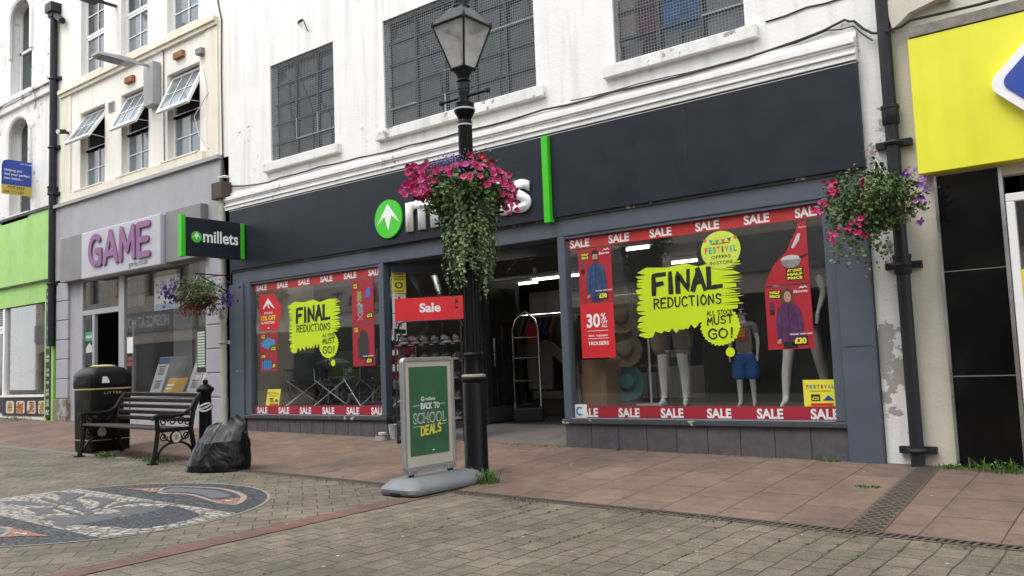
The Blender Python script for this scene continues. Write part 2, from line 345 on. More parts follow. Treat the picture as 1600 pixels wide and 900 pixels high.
# ------------------------------------------------------------------ lettering
def text(s, mat, parent, at, u, v, h=None, w=None, bold=0, t=.002, shear=0, align='L', name='lettering', spacing=1.0, smooth=False):
    "s set in the plane u,v; h = capital height, w = total width"
    c = bpy.data.curves.new("t", 'FONT'); c.body = s; c.size = 1; c.offset = bold; c.shear = shear; c.space_character = spacing; c.resolution_u = 4
    o = bpy.data.objects.new("t", c); me = bpy.data.meshes.new_from_object(o)
    bpy.data.objects.remove(o); bpy.data.curves.remove(c)
    xs = [p.co.x for p in me.vertices]
    if not xs: bpy.data.meshes.remove(me); return None
    x0, x1 = min(xs), max(xs); k = h/.729 if h else w/(x1-x0); kx = w/(x1-x0) if w else k
    u, v = Vector(u).normalized(), Vector(v).normalized(); n = u.cross(v); at = Vector(at)
    off = {'L': 0, 'C': .5, 'R': 1}[align]*(x1-x0)*kx
    m = MB(); m.bm.from_mesh(me); bpy.data.meshes.remove(me)
    for p in m.bm.verts: p.co = at + u*((p.co.x-x0)*kx-off) + v*(p.co.y*k)
    m.bm.normal_update()
    if t and t <= .0021:
        for p in m.bm.verts: p.co += n*t
    elif t:
        fs = m.bm.faces[:]
        r = bmesh.ops.extrude_face_region(m.bm, geom=fs)
        bmesh.ops.translate(m.bm, verts=[e for e in r['geom'] if isinstance(e, bmesh.types.BMVert)], vec=n*t)
    return m.build(name, mat, parent, weld=t > .0021)

STROKES = {'A': [[(0, 0), (.5, 1)], [(.5, 1), (1, 0)], [(.2, .38), (.82, .38)]], 'B': [[(.05, 0), (.05, 1)], [(.05, 1), (.8, .88), (.75, .6), (.05, .52)], [(.05, .52), (.95, .42), (.9, .1), (.05, 0)]],
 'C': [[(.95, .85), (.55, 1), (.1, .75), (.05, .3), (.4, 0), (.95, .12)]], 'D': [[(.05, 0), (.05, 1)], [(.05, 1), (.7, .9), (.98, .5), (.7, .1), (.05, 0)]],
 'E': [[(.95, 1), (.05, 1), (.05, 0), (.95, 0)], [(.05, .52), (.75, .52)]], 'F': [[(.05, 0), (.05, 1), (.98, 1)], [(.05, .5), (.75, .52)]],
 'G': [[(.95, .82), (.55, 1), (.1, .75), (.05, .3), (.45, 0), (.9, .12), (.92, .45), (.55, .45)]], 'H': [[(.05, 0), (.05, 1)], [(.95, 0), (.95, 1)], [(.05, .5), (.95, .5)]],
 'I': [[(.5, 0), (.5, 1)]], 'K': [[(.05, 0), (.05, 1)], [(.95, 1), (.08, .48), (1, 0)]], 'L': [[(.05, 1), (.05, 0), (.95, 0)]], 'M': [[(0, 0), (.12, 1), (.5, .3), (.88, 1), (1, 0)]],
 'N': [[(.05, 0), (.08, 1), (.92, 0), (.95, 1)]], 'O': [[(.5, 1), (.08, .75), (.05, .3), (.45, 0), (.92, .25), (.95, .7), (.5, 1)]], 'R': [[(.05, 0), (.05, 1)], [(.05, 1), (.85, .9), (.85, .6), (.05, .5)], [(.35, .5), (.98, 0)]],
 'S': [[(.92, .86), (.5, 1), (.1, .78), (.3, .55), (.8, .42), (.9, .18), (.5, 0), (.05, .14)]], 'T': [[(0, 1), (1, 1)], [(.5, 1), (.5, 0)]], 'U': [[(.05, 1), (.08, .25), (.45, 0), (.85, .2), (.95, 1)]],
 '!': [[(.6, 1), (.5, .3)], [(.45, .06), (.45, .0)]], ' ': []}
def brush(s, mat, parent, at, u, v, w, h, pen, slope=0, name='lettering', rnd=None, gap=.28, taper=.35):
    rnd = rnd or random.Random(len(s)*7+1); u, v = Vector(u).normalized(), Vector(v).normalized(); n = u.cross(v); at = Vector(at); m = MB()
    adv = [(.45 if c in 'I!' else .5 if c == ' ' else 1) for c in s]; tot = sum(adv)+gap*(len(s)-1); k = w/tot; x = 0; lay = 0
    for c, a in zip(s, adv):
        for st in STROKES[c]:
            pts = [Vector(((x+p[0]*a)*k+rnd.uniform(-1, 1)*.02*h, p[1]*h+slope*(x+p[0]*a)*k+rnd.uniform(-1, 1)*.02*h)) for p in st]
            fine = []                                             # round the bends
            if len(pts) > 2:
                for i in range(len(pts)-1):
                    a0, a1 = pts[max(i-1, 0)], pts[i]; b0, b1 = pts[i+1], pts[min(i+2, len(pts)-1)]
                    sharp = c in 'EFLNMK'
                    for q in range(4):
                        f = q/4
                        fine.append(a1.lerp(b0, f) if sharp else .5*((2*a1)+(b0-a0)*f+(2*a0-5*a1+4*b0-b1)*f*f+(3*a1-a0-3*b0+b1)*f**3))
                fine.append(pts[-1])
            else: fine = [pts[0].lerp(pts[1], q/4) for q in range(5)]
            lay += 1; z = .0004*(lay % 7)+.0006; L_ = []; Rr = []
            for i, p in enumerate(fine):
                d = (fine[min(i+1, len(fine)-1)]-fine[max(i-1, 0)]); d = d.normalized() if d.length > 0 else Vector((1, 0)); q = Vector((-d.y, d.x))
                wd = pen*(1-taper*i/len(fine)+rnd.uniform(-.1, .1))/2
                if i in (0, len(fine)-1): p = p+d*(pen*.35 if i else -pen*.35)
                L_.append(p+q*wd); Rr.append(p-q*wd)
            A = [m.bm.verts.new(at+u*p.x+v*p.y+n*z) for p in L_]; B = [m.bm.verts.new(at+u*p.x+v*p.y+n*z) for p in Rr]
            for i in range(len(A)-1): m.bm.faces.new((A[i], A[i+1], B[i+1], B[i]))
        x += a+gap
    return m.build(name, mat, parent, weld=False)
def ell(cx, cy, rx, ry, n=28, jag=0, rnd=random):
    return [(cx+rx*math.cos(2*math.pi*i/n)*(1+(jag if i % 2 else 0)*rnd.uniform(.4, 1.2)), cy+ry*math.sin(2*math.pi*i/n)*(1+(jag if i % 2 else 0)*rnd.uniform(.4, 1.2))) for i in range(n)]
def flat(name, pts, mat, parent, y, t=.002):
    "outline (x,z) lying on a wall-parallel plane whose front is at y"
    m = MB(); m.prism(pts, (0, y, 0), X, Z, t); return m.build(name, mat, parent)
def rrect(x0, x1, z0, z1, r, n=5):
    o = []
    for cx, cz, a in ((x1-r, z1-r, 0), (x0+r, z1-r, 90), (x0+r, z0+r, 180), (x1-r, z0+r, 270)):
        for i in range(n+1):
            t = R(a+90*i/n); o.append((cx+r*math.cos(t), cz+r*math.sin(t)))
    return o
def rect(x0, x1, z0, z1): return [(x0, z0), (x1, z0), (x1, z1), (x0, z1)]

# ------------------------------------------------------------------ ground
def road_z(x, y=0): return -.185-.012*x
def pav_z(x, y): return -.055-.012*x+.055*y
YD = -2.36
PAVER = paving('block_paving', (.160, .133, .099), (.116, .098, .076), (.045, .039, .030), (.065, .085, .03), .235, .165, .0065, speck=.40, mossamt=.9, bump=.42, stain=.34)
PAVED = paving('block_paving_turned', (.160, .133, .099), (.116, .098, .076), (.045, .039, .030), (.065, .085, .03), .235, .165, .0065, rot=R(38), speck=.40, mossamt=.95, bump=.42, stain=.34)
SLAB = paving('red_brown_slabs', (.185, .124, .095), (.142, .101, .079), (.052, .040, .031), (.07, .08, .032), .60, .45, .006, speck=.12, mossamt=.75, bump=.3, stain=.28, wob_=.012)
BAND = paving('red_brick_band', (.150, .078, .060), (.090, .070, .056), (.06, .048, .04), (.08, .09, .04), .40, .30, .006, speck=.25, mossamt=.3, bump=.4, stain=.2, off=0)
m = MB()
for x0, x1, mi in ((-60, -5.32, 1), (-5.32, 40, 0)):
    ys = (-14, YD-.14)
    m.face([(x0, ys[0], road_z(x0)), (x1, ys[0], road_z(x1)), (x1, ys[1], road_z(x1)), (x0, ys[1], road_z(x0))], mi)
tag(m.build('road', [PAVER, PAVED]), kind='structure')
m = MB(); m.face([(-60, YD, pav_z(-60, YD)), (40, YD, pav_z(40, YD)), (40, .1, pav_z(40, .1)), (-60, .1, pav_z(-60, .1))])
tag(m.build('pavement', SLAB), kind='structure')
m = MB(); m.face([(-200, -200, -1.6), (200, -200, -1.6), (200, 200, -1.6), (-200, 200, -1.6)])
tag(m.build('ground', M('earth', (.12, .11, .1), .9)), kind='structure')
m = MB()
for i in range(12):                                                # brick course across the street
    y1 = YD-.142-i*.4; y0 = y1-.4
    m.face([(-5.33+.012*i, y0, road_z(-5.2)+.005), (-5.13+.012*i, y0, road_z(-5.1)+.005), (-5.13+.012*i, y1, road_z(-5.1)+.005), (-5.33+.012*i, y1, road_z(-5.2)+.005)])
tag(m.build('red_brick_course', BAND), kind='structure')

# slotted drain along the pavement edge
dr = thing('drainage_channel', 'long slotted rusty drain running along the edge of the red-brown pavement', 'drain', (-6, YD-.07, road_z(-6)))
m = MB(); m.face([(-30, YD-.15, road_z(-30)-.05), (8, YD-.15, road_z(8)-.05), (8, YD+.01, road_z(8)-.05), (-30, YD+.01, road_z(-30)-.05)]); m.build('channel', VOID, dr)
m = MB()
for y0, y1 in ((YD-.145, YD-.115), (YD-.025, YD+.004)):
    m.face([(-30, y0, road_z(-30)+.004), (8, y0, road_z(8)+.004), (8, y1, road_z(8)+.004), (-30, y1, road_z(-30)+.004)])
x = -26.0
while x < 2:
    z = road_z(x)
    m.face([(x, YD-.117, z+.002), (x+.022, YD-.117, z+.002), (x+.042, YD-.023, z+.002), (x+.020, YD-.023, z+.002)]); x += .047
m.build('slotted_grate', GRATE, dr, weld=False)
# tread-plate gutter across the pavement below the downpipe
gt = thing('tread_plate_drain', 'ribbed dark metal drain cover crossing the pavement below the downpipe', 'drain cover', (-1.67, -1.2, pav_z(-1.67, -1.2)))
def gz(x, y): return pav_z(x, y)+.006
m = MB(); m.face([(-1.79, YD+.0, gz(-1.79, YD)), (-1.56, YD, gz(-1.56, YD)), (-1.67, -.06, gz(-1.67, -.06)), (-1.87, -.06, gz(-1.87, -.06))]); m.build('plate', GRATE, gt)
m = MB()
for j in range(48):
    y = YD+.03+j*.0475; f = (y-YD)/2.3; xl, xr = -1.79-.08*f, -1.56-.11*f
    for k in range(5):
        a = xl+.02+(xr-xl-.04)*(k+.5*(j % 2)*.6)/5; s = .03 if (j+k) % 2 else -.03
        m.face([(a, y-.006, gz(a, y)+.003), (a+.034, y-.006+s*.5, gz(a, y)+.003), (a+.034, y+.006+s*.5, gz(a, y)+.003), (a, y+.006, gz(a, y)+.003)])
m.build('ribs', M('worn_rib_metal', (.12, .1, .09), .4, metal=.4, var=.3, scale=20), gt, weld=False)

# ------------------------------------------------------------------ pebble mosaic in the road
MC = Vector((-7.28, -4.58, 0))
mo = thing('pebble_mosaic', 'round pebble mosaic of pale band, slate shapes and dark cobbles set in the paving', 'mosaic', (MC.x, MC.y, road_z(MC.x)))
mz = lambda x, d: road_z(MC.x+x)+d
def mpoly(name, pts, mat, d):
    d = .004+(d-.004)*.3
    if name in ('slate_piece', 'slate_crescent', 'pale_outline', 'cobble_infill', 'dark_pebble_panel'):     # rounded outlines
        q = [Vector((a, b)) for a, b in pts]; n = len(q); pts = []
        for i in range(n):
            p0, p1, p2, p3 = q[i-1], q[i], q[(i+1) % n], q[(i+2) % n]
            for k in range(4): f = k/4; v = .5*(2*p1+(p2-p0)*f+(2*p0-5*p1+4*p2-p3)*f*f+(3*p1-p0-3*p2+p3)*f**3); pts.append((v.x, v.y))
    m = MB(); vs_ = [m.bm.verts.new((MC.x+a, MC.y+b, mz(a, d))) for a, b in pts]; f = m.bm.faces.new(vs_); f.normal_update()
    if f.normal.z < 0: f.normal_flip()
    if len(pts) > 4: bmesh.ops.triangulate(m.bm, faces=[f])
    return m.build(name, mat, mo)
WPEB = pebble('white_pebbles', [(.31, .28, .24), (.39, .36, .31), (.27, .245, .21), (.42, .39, .35)], 13, joint=(.045, .04, .034), bump=1, edge=.16)
DPEB = pebble('dark_cobbles', [(.035, .038, .045), (.055, .058, .066), (.045, .047, .052), (.075, .078, .085)], 10, joint=(.012, .012, .012), stretch=(1, 1.8, 1))
DPEB2 = pebble('blue_black_pebbles', [(.035, .04, .055), (.06, .068, .088), (.04, .043, .055)], 22, joint=(.01, .01, .012))
SLATE = M('grey_slate', (.078, .080, .088), .6, var=.12, scale=8, bump=.05)
SLATB = M('blue_grey_slate', (.10, .115, .13), .55, var=.12, scale=8, bump=.05)
OPEB = pebble('orange_pebbles', [(.30, .14, .09), (.36, .19, .13), (.24, .10, .07)], 30, joint=(.12, .05, .03), edge=.08)
CONC = M('cement_edge', (.22, .215, .19), .9, var=.2, scale=12, bump=.2)
circ = lambda r, n=72: [(r*math.cos(2*math.pi*i/n), r*math.sin(2*math.pi*i/n)) for i in range(n)]
mpoly('cement_rim', circ(1.435), CONC, .004)
mpoly('cobble_field', circ(1.405), DPEB, .008)
def chord(lo, hi, r=1.403, n=22):
    a0, a1 = math.asin(lo/r), math.asin(hi/r); o = []
    for i in range(n+1): t = a0+(a1-a0)*i/n; o.append((r*math.cos(t), r*math.sin(t)))
    for i in range(n+1): t = a1+(a0-a1)*i/n; o.append((-r*math.cos(t), r*math.sin(t)))
    return o
mpoly('pale_pebble_band', chord(-.57, .50), WPEB, .012)
mpoly('dark_pebble_panel', [(.62, -.40), (.79, -.38), (.96, -.31), (1.17, -.27), (1.25, -.06), (1.11, .30), (.46, .42), (.55, .30), (.60, .1), (.62, -.1), (.66, -.24)], DPEB2, .016)
S_ = [[(-1.30, .24), (-1.13, .33), (-.86, .34), (-.70, .12), (-.59, .03), (-.75, .04), (-.96, .17)], [(-1.18, -.27), (-1.08, -.16), (-.80, -.11), (-.61, -.08), (-.45, -.10), (-.68, -.18), (-.84, -.26)],
      [(-.72, .24), (-.60, .33), (-.28, .33), (-.13, .17), (.07, .05), (-.08, .08), (-.34, .21)], [(-.50, -.31), (-.51, -.23), (-.36, -.18), (-.21, -.23), (-.07, -.25), (-.10, -.36), (-.09, -.41), (-.34, -.33)],
      [(.13, -.48), (.08, -.35), (.27, -.28), (.26, -.16), (.44, -.04), (.56, -.04), (.65, -.23), (.62, -.39), (.54, -.53), (.40, -.50), (.29, -.44)], [(.14, .08), (.18, .17), (.29, .28), (.45, .33), (.56, .28), (.64, .11), (.54, -.02), (.31, .08)],
      [(.10, .07), (-.09, .25), (.02, .41), (.32, .43), (.10, .36), (.03, .24)], [(-1.0, .05), (-.55, .0), (-.2, .02), (-.2, -.02), (-.55, -.05), (-1.0, 0)], [(-.55, .12), (-.2, .02), (.05, -.08), (.04, -.12), (-.25, -.03), (-.6, .08)], [(-.31, -.21), (-.86, .31), (-.90, .31), (-.35, -.21)], [(.09, -.06), (-.26, .32), (-.29, .32), (.05, -.06)], [(.27, -.16), (.02, -.02), (.0, -.05), (.25, -.19)],
      [(-.3, -.14), (.2, -.20), (.22, -.23), (-.3, -.18)], [(-.15, -.06), (.2, -.10), (.2, -.13), (-.15, -.10)]]
for i, q in enumerate(S_): mpoly('slate_piece', q, SLATE, .0185+.0006*i)
for s in (1, -1):
    F_ = lambda P: [(s*a, s*b) for a, b in P]
    mpoly('pale_outline', F_([(-.60, .97), (-.40, 1.13), (-.02, 1.22), (.34, 1.17), (.68, 1.03), (.95, .76), (.81, .70), (.52, .74), (.05, .83), (-.29, .74)]), M('pale_pink_pebbles', (.30, .22, .18), .8, var=.3, scale=30), .014)
    mpoly('cobble_infill', F_([(-.55, .97), (-.39, 1.09), (-.02, 1.175), (.32, 1.12), (.64, .99), (.86, .77), (.80, .74), (.53, .78), (.05, .87), (-.28, .79)]), DPEB, .0165)
    mpoly('slate_crescent', F_([(-.36, .80), (-.45, .96), (-.29, 1.05), (0, 1.10), (.27, 1.07), (.48, .99), (.50, .87), (.46, .82), (.23, .88), (-.03, .91), (-.22, .84)]), SLATB, .019)
    mpoly('orange_wedge', F_([(-.90, .74), (-.72, .83), (-.60, .95), (-.50, .84), (-.34, .78), (-.40, .73), (-.60, .745)]), OPEB, .021); mpoly('orange_wedge', F_([(.53, .76), (.62, .83), (.66, .96), (.74, .92), (.90, .76), (.80, .71), (.66, .76)]), OPEB, .022)
    mpoly('pale_star', F_([(-.68, .80), (-.58, .86), (-.50, .80), (-.58, .76)]), WPEB, .024); mpoly('pale_star', F_([(.66, .80), (.70, .87), (.80, .82), (.74, .78)]), WPEB, .024)

# ------------------------------------------------------------------ masonry with openings
def wall(mb, x0, x1, z0, z1, ops, y=0, depth=.17, mi=0):
    xs = sorted({x0, x1, *[v for o in ops for v in o[:2] if x0 < v < x1]}); zs = sorted({z0, z1, *[v for o in ops for v in o[2:4] if z0 < v < z1]})
    for a, b in zip(xs, xs[1:]):
        for c, d in zip(zs, zs[1:]):
            cx, cz = (a+b)/2, (c+d)/2
            if any(o[0] < cx < o[1] and o[2] < cz < o[3] for o in ops): continue
            mb.face([(a, y, c), (b, y, c), (b, y, d), (a, y, d)], mi)
    for a, b, c, d in [o[:4] for o in ops]:
        e = y+depth
        mb.face([(a, y, c), (a, y, d), (a, e, d), (a, e, c)], mi); mb.face([(b, y, c), (b, e, c), (b, e, d), (b, y, d)], mi)
        mb.face([(a, y, d), (b, y, d), (b, e, d), (a, e, d)], mi); mb.face([(a, y, c), (a, e, c), (b, e, c), (b, y, c)], mi)
def shell(parent, x0, x1, z0, z1, mat, depth=8):
    "side walls, back and roof behind a front wall"
    m = MB()
    m.face([(x0, .02, z0), (x0, .02, z1), (x0, depth, z1), (x0, depth, z0)]); m.face([(x1, .02, z0), (x1, depth, z0), (x1, depth, z1), (x1, .02, z1)])
    m.face([(x0, depth, z0), (x0, depth, z1), (x1, depth, z1), (x1, depth, z0)]); m.build('rear_walls', mat, parent)
    m = MB(); m.box(x0, x1, -.1, depth+.1, z1, z1+.25); m.build('roof', M('roof_slate', (.07, .07, .075), .7), parent)
# buildings across the street: seen in the shop glass, and they shade the street
def opposite(x0, x1, h, mat, label, sign=None):
    b = thing('terrace_building', label, 'building', ((x0+x1)/2, -13.6, road_z((x0+x1)/2)))
    m = MB(); n = max(2, int((x1-x0)/2.6)); ops = []
    for fl in range(2):
        for i in range(n):
            cx = x0+(x1-x0)*(i+.5)/n; ops.append((cx-.5, cx+.5, 4.9+fl*2.7, 6.5+fl*2.7))
    ops.append((x0+.4, x1-.4, -.4, 2.6))
    wall(m, x0, x1, -1, h, ops, y=-13.6, depth=-.2); m.build('front_wall', mat, b)
    m = MB()
    for a, c, d, e in ops[:-1]: m.box(a, c, -13.83, -13.79, d, e)
    m.build('window', WGLASS, b)
    bx('shop_window', BLACKT, b, x0+.4, x1-.4, -13.85, -13.8, -.4, 2.6)
    bx('fascia', sign[1] if sign else GREYD, b, x0+.1, x1-.1, -13.6, -13.5, 3.15, 4.15)
    m = MB(); m.box(x0, x1, -21, -13.84, -1, h); m.build('rear_body', mat, b)
    if sign: text(sign[0], sign[2], b, (x1-sign[3], -13.49, 3.4), -X, Z, h=.55, w=sign[4], bold=.02)
    return b
OPW = M('opposite_cream_render', (.74, .70, .62), .8, var=.1, streak=.15); OPB = M('opposite_sandstone', (.52, .45, .38), .8, var=.15)
opposite(-52, -35, 9.5, OPB, 'sandstone terrace across the street, reflected in the grey shop window', ('HOSPICE AT HOME WEST', GREYD, WHT, 2.4, 6))
opposite(-35, -18.5, 9, OPW, 'cream terrace across the street reflected in the left shop window', ('Cumbria Travel', M('opposite_pale_fascia', (.5, .47, .42), .6), M('dark_red_letters', (.22, .02, .02), .5), 2.6, 6.6))
opposite(-18.5, -4, 10, OPB, 'sandstone terrace across the street reflected in the right shop window')
opposite(-4, 16, 9, OPW, 'cream terrace across the street behind the viewpoint')
# ================================================================== lime-green takeaway building (far left)
def arch_window(b, x0, x1, zs, zt, n=10, y=0, rev=.28):
    "spandrels that turn the head of a rectangular opening into an arch, with moulded hood, and a sash behind"
    cx, rx = (x0+x1)/2, (x1-x0)/2; m = MB()
    P = [(cx-rx*math.cos(math.pi*i/n), zs+(zt-zs)*math.sin(math.pi*i/n)) for i in range(n+1)]
    for a, c in zip(P, P[1:]):
        m.face([(a[0], y, a[1]), (c[0], y, c[1]), (c[0], y, zt+.001), (a[0], y, zt+.001)])
        m.face([(a[0], y, a[1]), (a[0], y+rev, a[1]), (c[0], y+rev, c[1]), (c[0], y, c[1])])
    m.build('arch_head', WHITE2, b)
    m = MB(); m.tube([(p[0], y-.02, p[1]) for p in [(x0, zs-.9)]+P+[(x1, zs-.9)]], .055, 6); m.build('hood_moulding', WHITE2, b, smooth=True)
    z0 = zs-1.85
    w = bx('sash_window', WGLASS, b, x0+.08, x1-.08, y+rev-.05, y+rev-.02, z0, zt)
    m = MB()
    for a, c, d, e in ((x0, x0+.09, z0, zt), (x1-.09, x1, z0, zt), (x0, x1, z0, z0+.08), (x0, x1, (z0+zt)/2-.03, (z0+zt)/2+.03)): m.box(a, c, y+rev-.09, y+rev-.052, d, e)
    m.build('frame', WHITE2, w)
    bx('sill', WHITE2, b, x0-.12, x1+.12, y-.1, y+.02, z0-.16, z0)
gb = thing('takeaway_building', 'white peeling building with arched windows above the lime green shopfront', 'building', (-21, 0, .12))
m = MB(); wall(m, -25, -18.42, 4.55, 12.5, [(-20.80, -19.67, 4.72, 6.98), (-20.82, -19.69, 7.55, 9.75), (-23.6, -22.4, 4.72, 6.98), (-23.6, -22.4, 7.55, 9.75)], depth=.28); m.build('front_wall', WHITE2, gb)
for x0, x1 in ((-20.80, -19.67), (-23.6, -22.4)):
    arch_window(gb, x0, x1, 6.57, 6.98); arch_window(gb, x0, x1, 9.35, 9.75)
shell(gb, -25, -18.42, .1, 12.5, WHITE2)
m = MB(); m.box(-25, -18.44, -.07, .0, 7.2, 7.38); m.box(-25, -18.44, -.12, .0, 7.38, 7.44); m.build('string_course', WHITE2, gb)
bx('fascia_board', GREEN, gb, -25, -18.44, -.10, 0, 3.10, 4.62); m = MB(); m.box(-25, -18.44, -.13, .0, 4.62, 4.68); m.build('fascia_top_rail', PIPE, gb)
bx('lower_fascia', GREEN, gb, -25, -18.70, -.05, 0, 2.66, 3.096)
bx('fascia_edge', PIPE, gb, -25, -18.44, -.115, -.101, 3.10, 3.125)
boxes('green_post', GREEN, gb, (-18.80, -18.70, -.05, .1, .1, 2.66), (-18.50, -18.40, -.05, .1, .1, 2.9))
bx('stall_riser', PAPER, gb, -20.97, -18.80, -.02, .1, .08, .66)
boxes('window_frame', UPVC, gb, (-20.97, -20.87, -.03, .08, .70, 2.66), (-21.25, -20.97, .0, .08, 2.2, 2.27)); bx('window_ledge', UPVC, gb, -20.97, -18.80, -.07, .08, .655, .70)
bx('window_pane', GLASS, gb, -20.87, -18.80, .03, .036, .70, 2.66)
bx('door', UPVC, gb, -22.0, -20.98, .02, .07, .1, 2.2); bx('door_pane', WGLASS, gb, -21.8, -21.08, .0, .018, .3, 2.1)
m = MB()
for i in range(9): m.obox((-21.6, -.0, 2.30+i*.04), (-20.98, -.0, 2.30+i*.04), .03, .018)
m.build('louvre', SILVER, gb)
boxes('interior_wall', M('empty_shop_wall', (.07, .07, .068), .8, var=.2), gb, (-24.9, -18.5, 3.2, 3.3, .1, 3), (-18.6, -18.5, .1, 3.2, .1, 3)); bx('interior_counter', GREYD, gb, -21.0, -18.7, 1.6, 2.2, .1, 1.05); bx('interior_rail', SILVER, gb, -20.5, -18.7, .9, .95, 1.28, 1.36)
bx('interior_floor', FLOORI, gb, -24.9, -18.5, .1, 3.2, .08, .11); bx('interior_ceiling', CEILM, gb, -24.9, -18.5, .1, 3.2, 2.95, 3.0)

# food board below the window and the vertical menu strip
fb = thing('food_picture_board', 'black board with four food pictures under the green shop window', 'signboard', (-19.8, -.03, .25))
bx('board', BLK, fb, -20.93, -18.81, -.035, -.021, .25, .64)
FOOD = [((.45, .26, .07), (.2, .09, .03)), ((.4, .06, .03), (.5, .2, .05)), ((.42, .10, .05), (.35, .22, .08)), ((.55, .40, .08), (.45, .12, .04))]
for i, (c1, c2) in enumerate(FOOD):
    x = -20.73+i*.54; p = flat('food_picture', rrect(x, min(x+.42, -18.82), .30, .57, .05), M('food_print', (.62, .55, .45), .5), fb, -.037, .001)
    f = MB()
    rr = random.Random(i)
    if i == 0:
        f.prism(ell(x+.21, .49, .13, .045), (0, -.0395, 0), X, Z, 0); f.prism(ell(x+.21, .37, .13, .035), (0, -.0395, 0), X, Z, 0); f.build('bun', M('food_a', c1), p)
        f = MB(); f.prism(rect(x+.09, x+.33, .41, .445), (0, -.0396, 0), X, Z, 0); f.build('filling', M('food_b', c2), p)
    else:
        for k in range(26):
            a, b_ = rr.uniform(x+.05, x+.33), rr.uniform(.33, .53); f.prism([(a+q[0], b_+q[1]) for q in ell(0, 0, .045, .028, 9)], (0, -.0395-.0002*k, 0), X, Z, 0)
        f.build('filling', M('food_c', c1, islands=[c1, c2, tuple(v*.5 for v in c1)]), p, weld=False)
ms = thing('menu_strip', 'tall narrow black menu strip with white words beside the green window', 'sign', (-18.6, -.05, .2))
bx('panel', BLK, ms, -18.70, -18.50, -.07, -.045, .22, 2.92)
for s, z, w in (('PIZZA', 2.78, .13), ('BURGER', 2.64, .15), ('CHICKEN', 2.50, .15), ('STRIPS', 2.43, .13), ('WRAPS', 2.06, .13), ('CHIPS', 1.88, .12), ('ROLLS', 1.66, .12), ('SALAD', 1.47, .14), ('BOX', 1.38, .12), ('HOT', 1.18, .13), ('DOG', 1.08, .13), ('CHIPS', .92, .12), ('HOT', .76, .13), ('DRINKS', .68, .13), ('COLD', .54, .13), ('DRINKS', .46, .13)):
    text(s, WHT, ms, (-18.60, -.0705, z), X, Z, h=.06, w=w, bold=.01, t=0, align='C')
m = MB(); m.tube([(-18.60+.06*math.cos(t*.5), -.072, .33+.05*math.sin(t)+.0) for t in range(0, 13)], .006, 4); m.build('drawn_figure', WHT, ms)

# ================================================================== pale cream building with the grey games shop
ga = thing('games_shop_building', 'cream building with open tilted sash windows above the grey games shopfront', 'building', (-15.3, 0, .1))
LW = [(-17.37, -16.35), (-15.70, -14.70), (-14.05, -13.00)]; UW = [(-17.10, -16.40), (-15.45, -14.74), (-13.78, -13.04)]
UWo = [(-17.37, -16.40), (-15.72, -14.73), (-14.05, -13.03)]
m = MB(); wall(m, -18.42, -12.16, 4.60, 12.5, [(a, b, 4.83, 6.44) for a, b in LW]+[(a, b, 7.16, 8.95) for a, b in UWo], depth=.18); m.build('front_wall', CREAMW, ga)
shell(ga, -18.42, -12.16, 0, 12.5, CREAM)
m = MB(); m.box(-18.2, -12.42, -.06, 0, 6.93, 7.0); m.box(-18.2, -12.42, -.1, 0, 7.0, 7.08); m.build('string_course', CREAM, ga)
m = MB()
m.box(-17.65, -12.80, -.09, 0, 4.64, 4.80)
for a, b in LW: m.box(a-.06, b+.06, -.1, .05, 4.80, 4.83)
m.build('sill_band', CREAM, ga)
boxes('corner_pier', CREAM, ga, (-18.18, -17.75, -.025, 0, 4.62, 6.92), (-12.80, -12.42, -.025, 0, 4.62, 6.92))
def pane_set(root, x0, x1, z0, z1, y, mat, nx, nz, fr=.05, name='window'):
    w = bx(name, mat, root, x0+fr*.5, x1-fr*.5, y, y+.01, z0+fr*.5, z1-fr*.5); m = MB()
    m.box(x0, x0+fr, y-.03, y-.002, z0, z1); m.box(x1-fr, x1, y-.03, y-.002, z0, z1); m.box(x0+fr, x1-fr, y-.03, y-.002, z0, z0+fr); m.box(x0+fr, x1-fr, y-.03, y-.002, z1-fr, z1); m.build('frame', UPVC, w)
    m = MB()
    for i in range(1, nx): xx = x0+(x1-x0)*i/nx; m.box(xx-.009, xx+.009, y-.022, y-.003, z0+fr, z1-fr)
    for i in range(1, nz): zz = z0+(z1-z0)*i/nz; m.box(x0+fr, x1-fr, y-.020, y-.004, zz-.009, zz+.009)
    if nx*nz > 1: m.build('glazing_bar', UPVC, w)
    return w
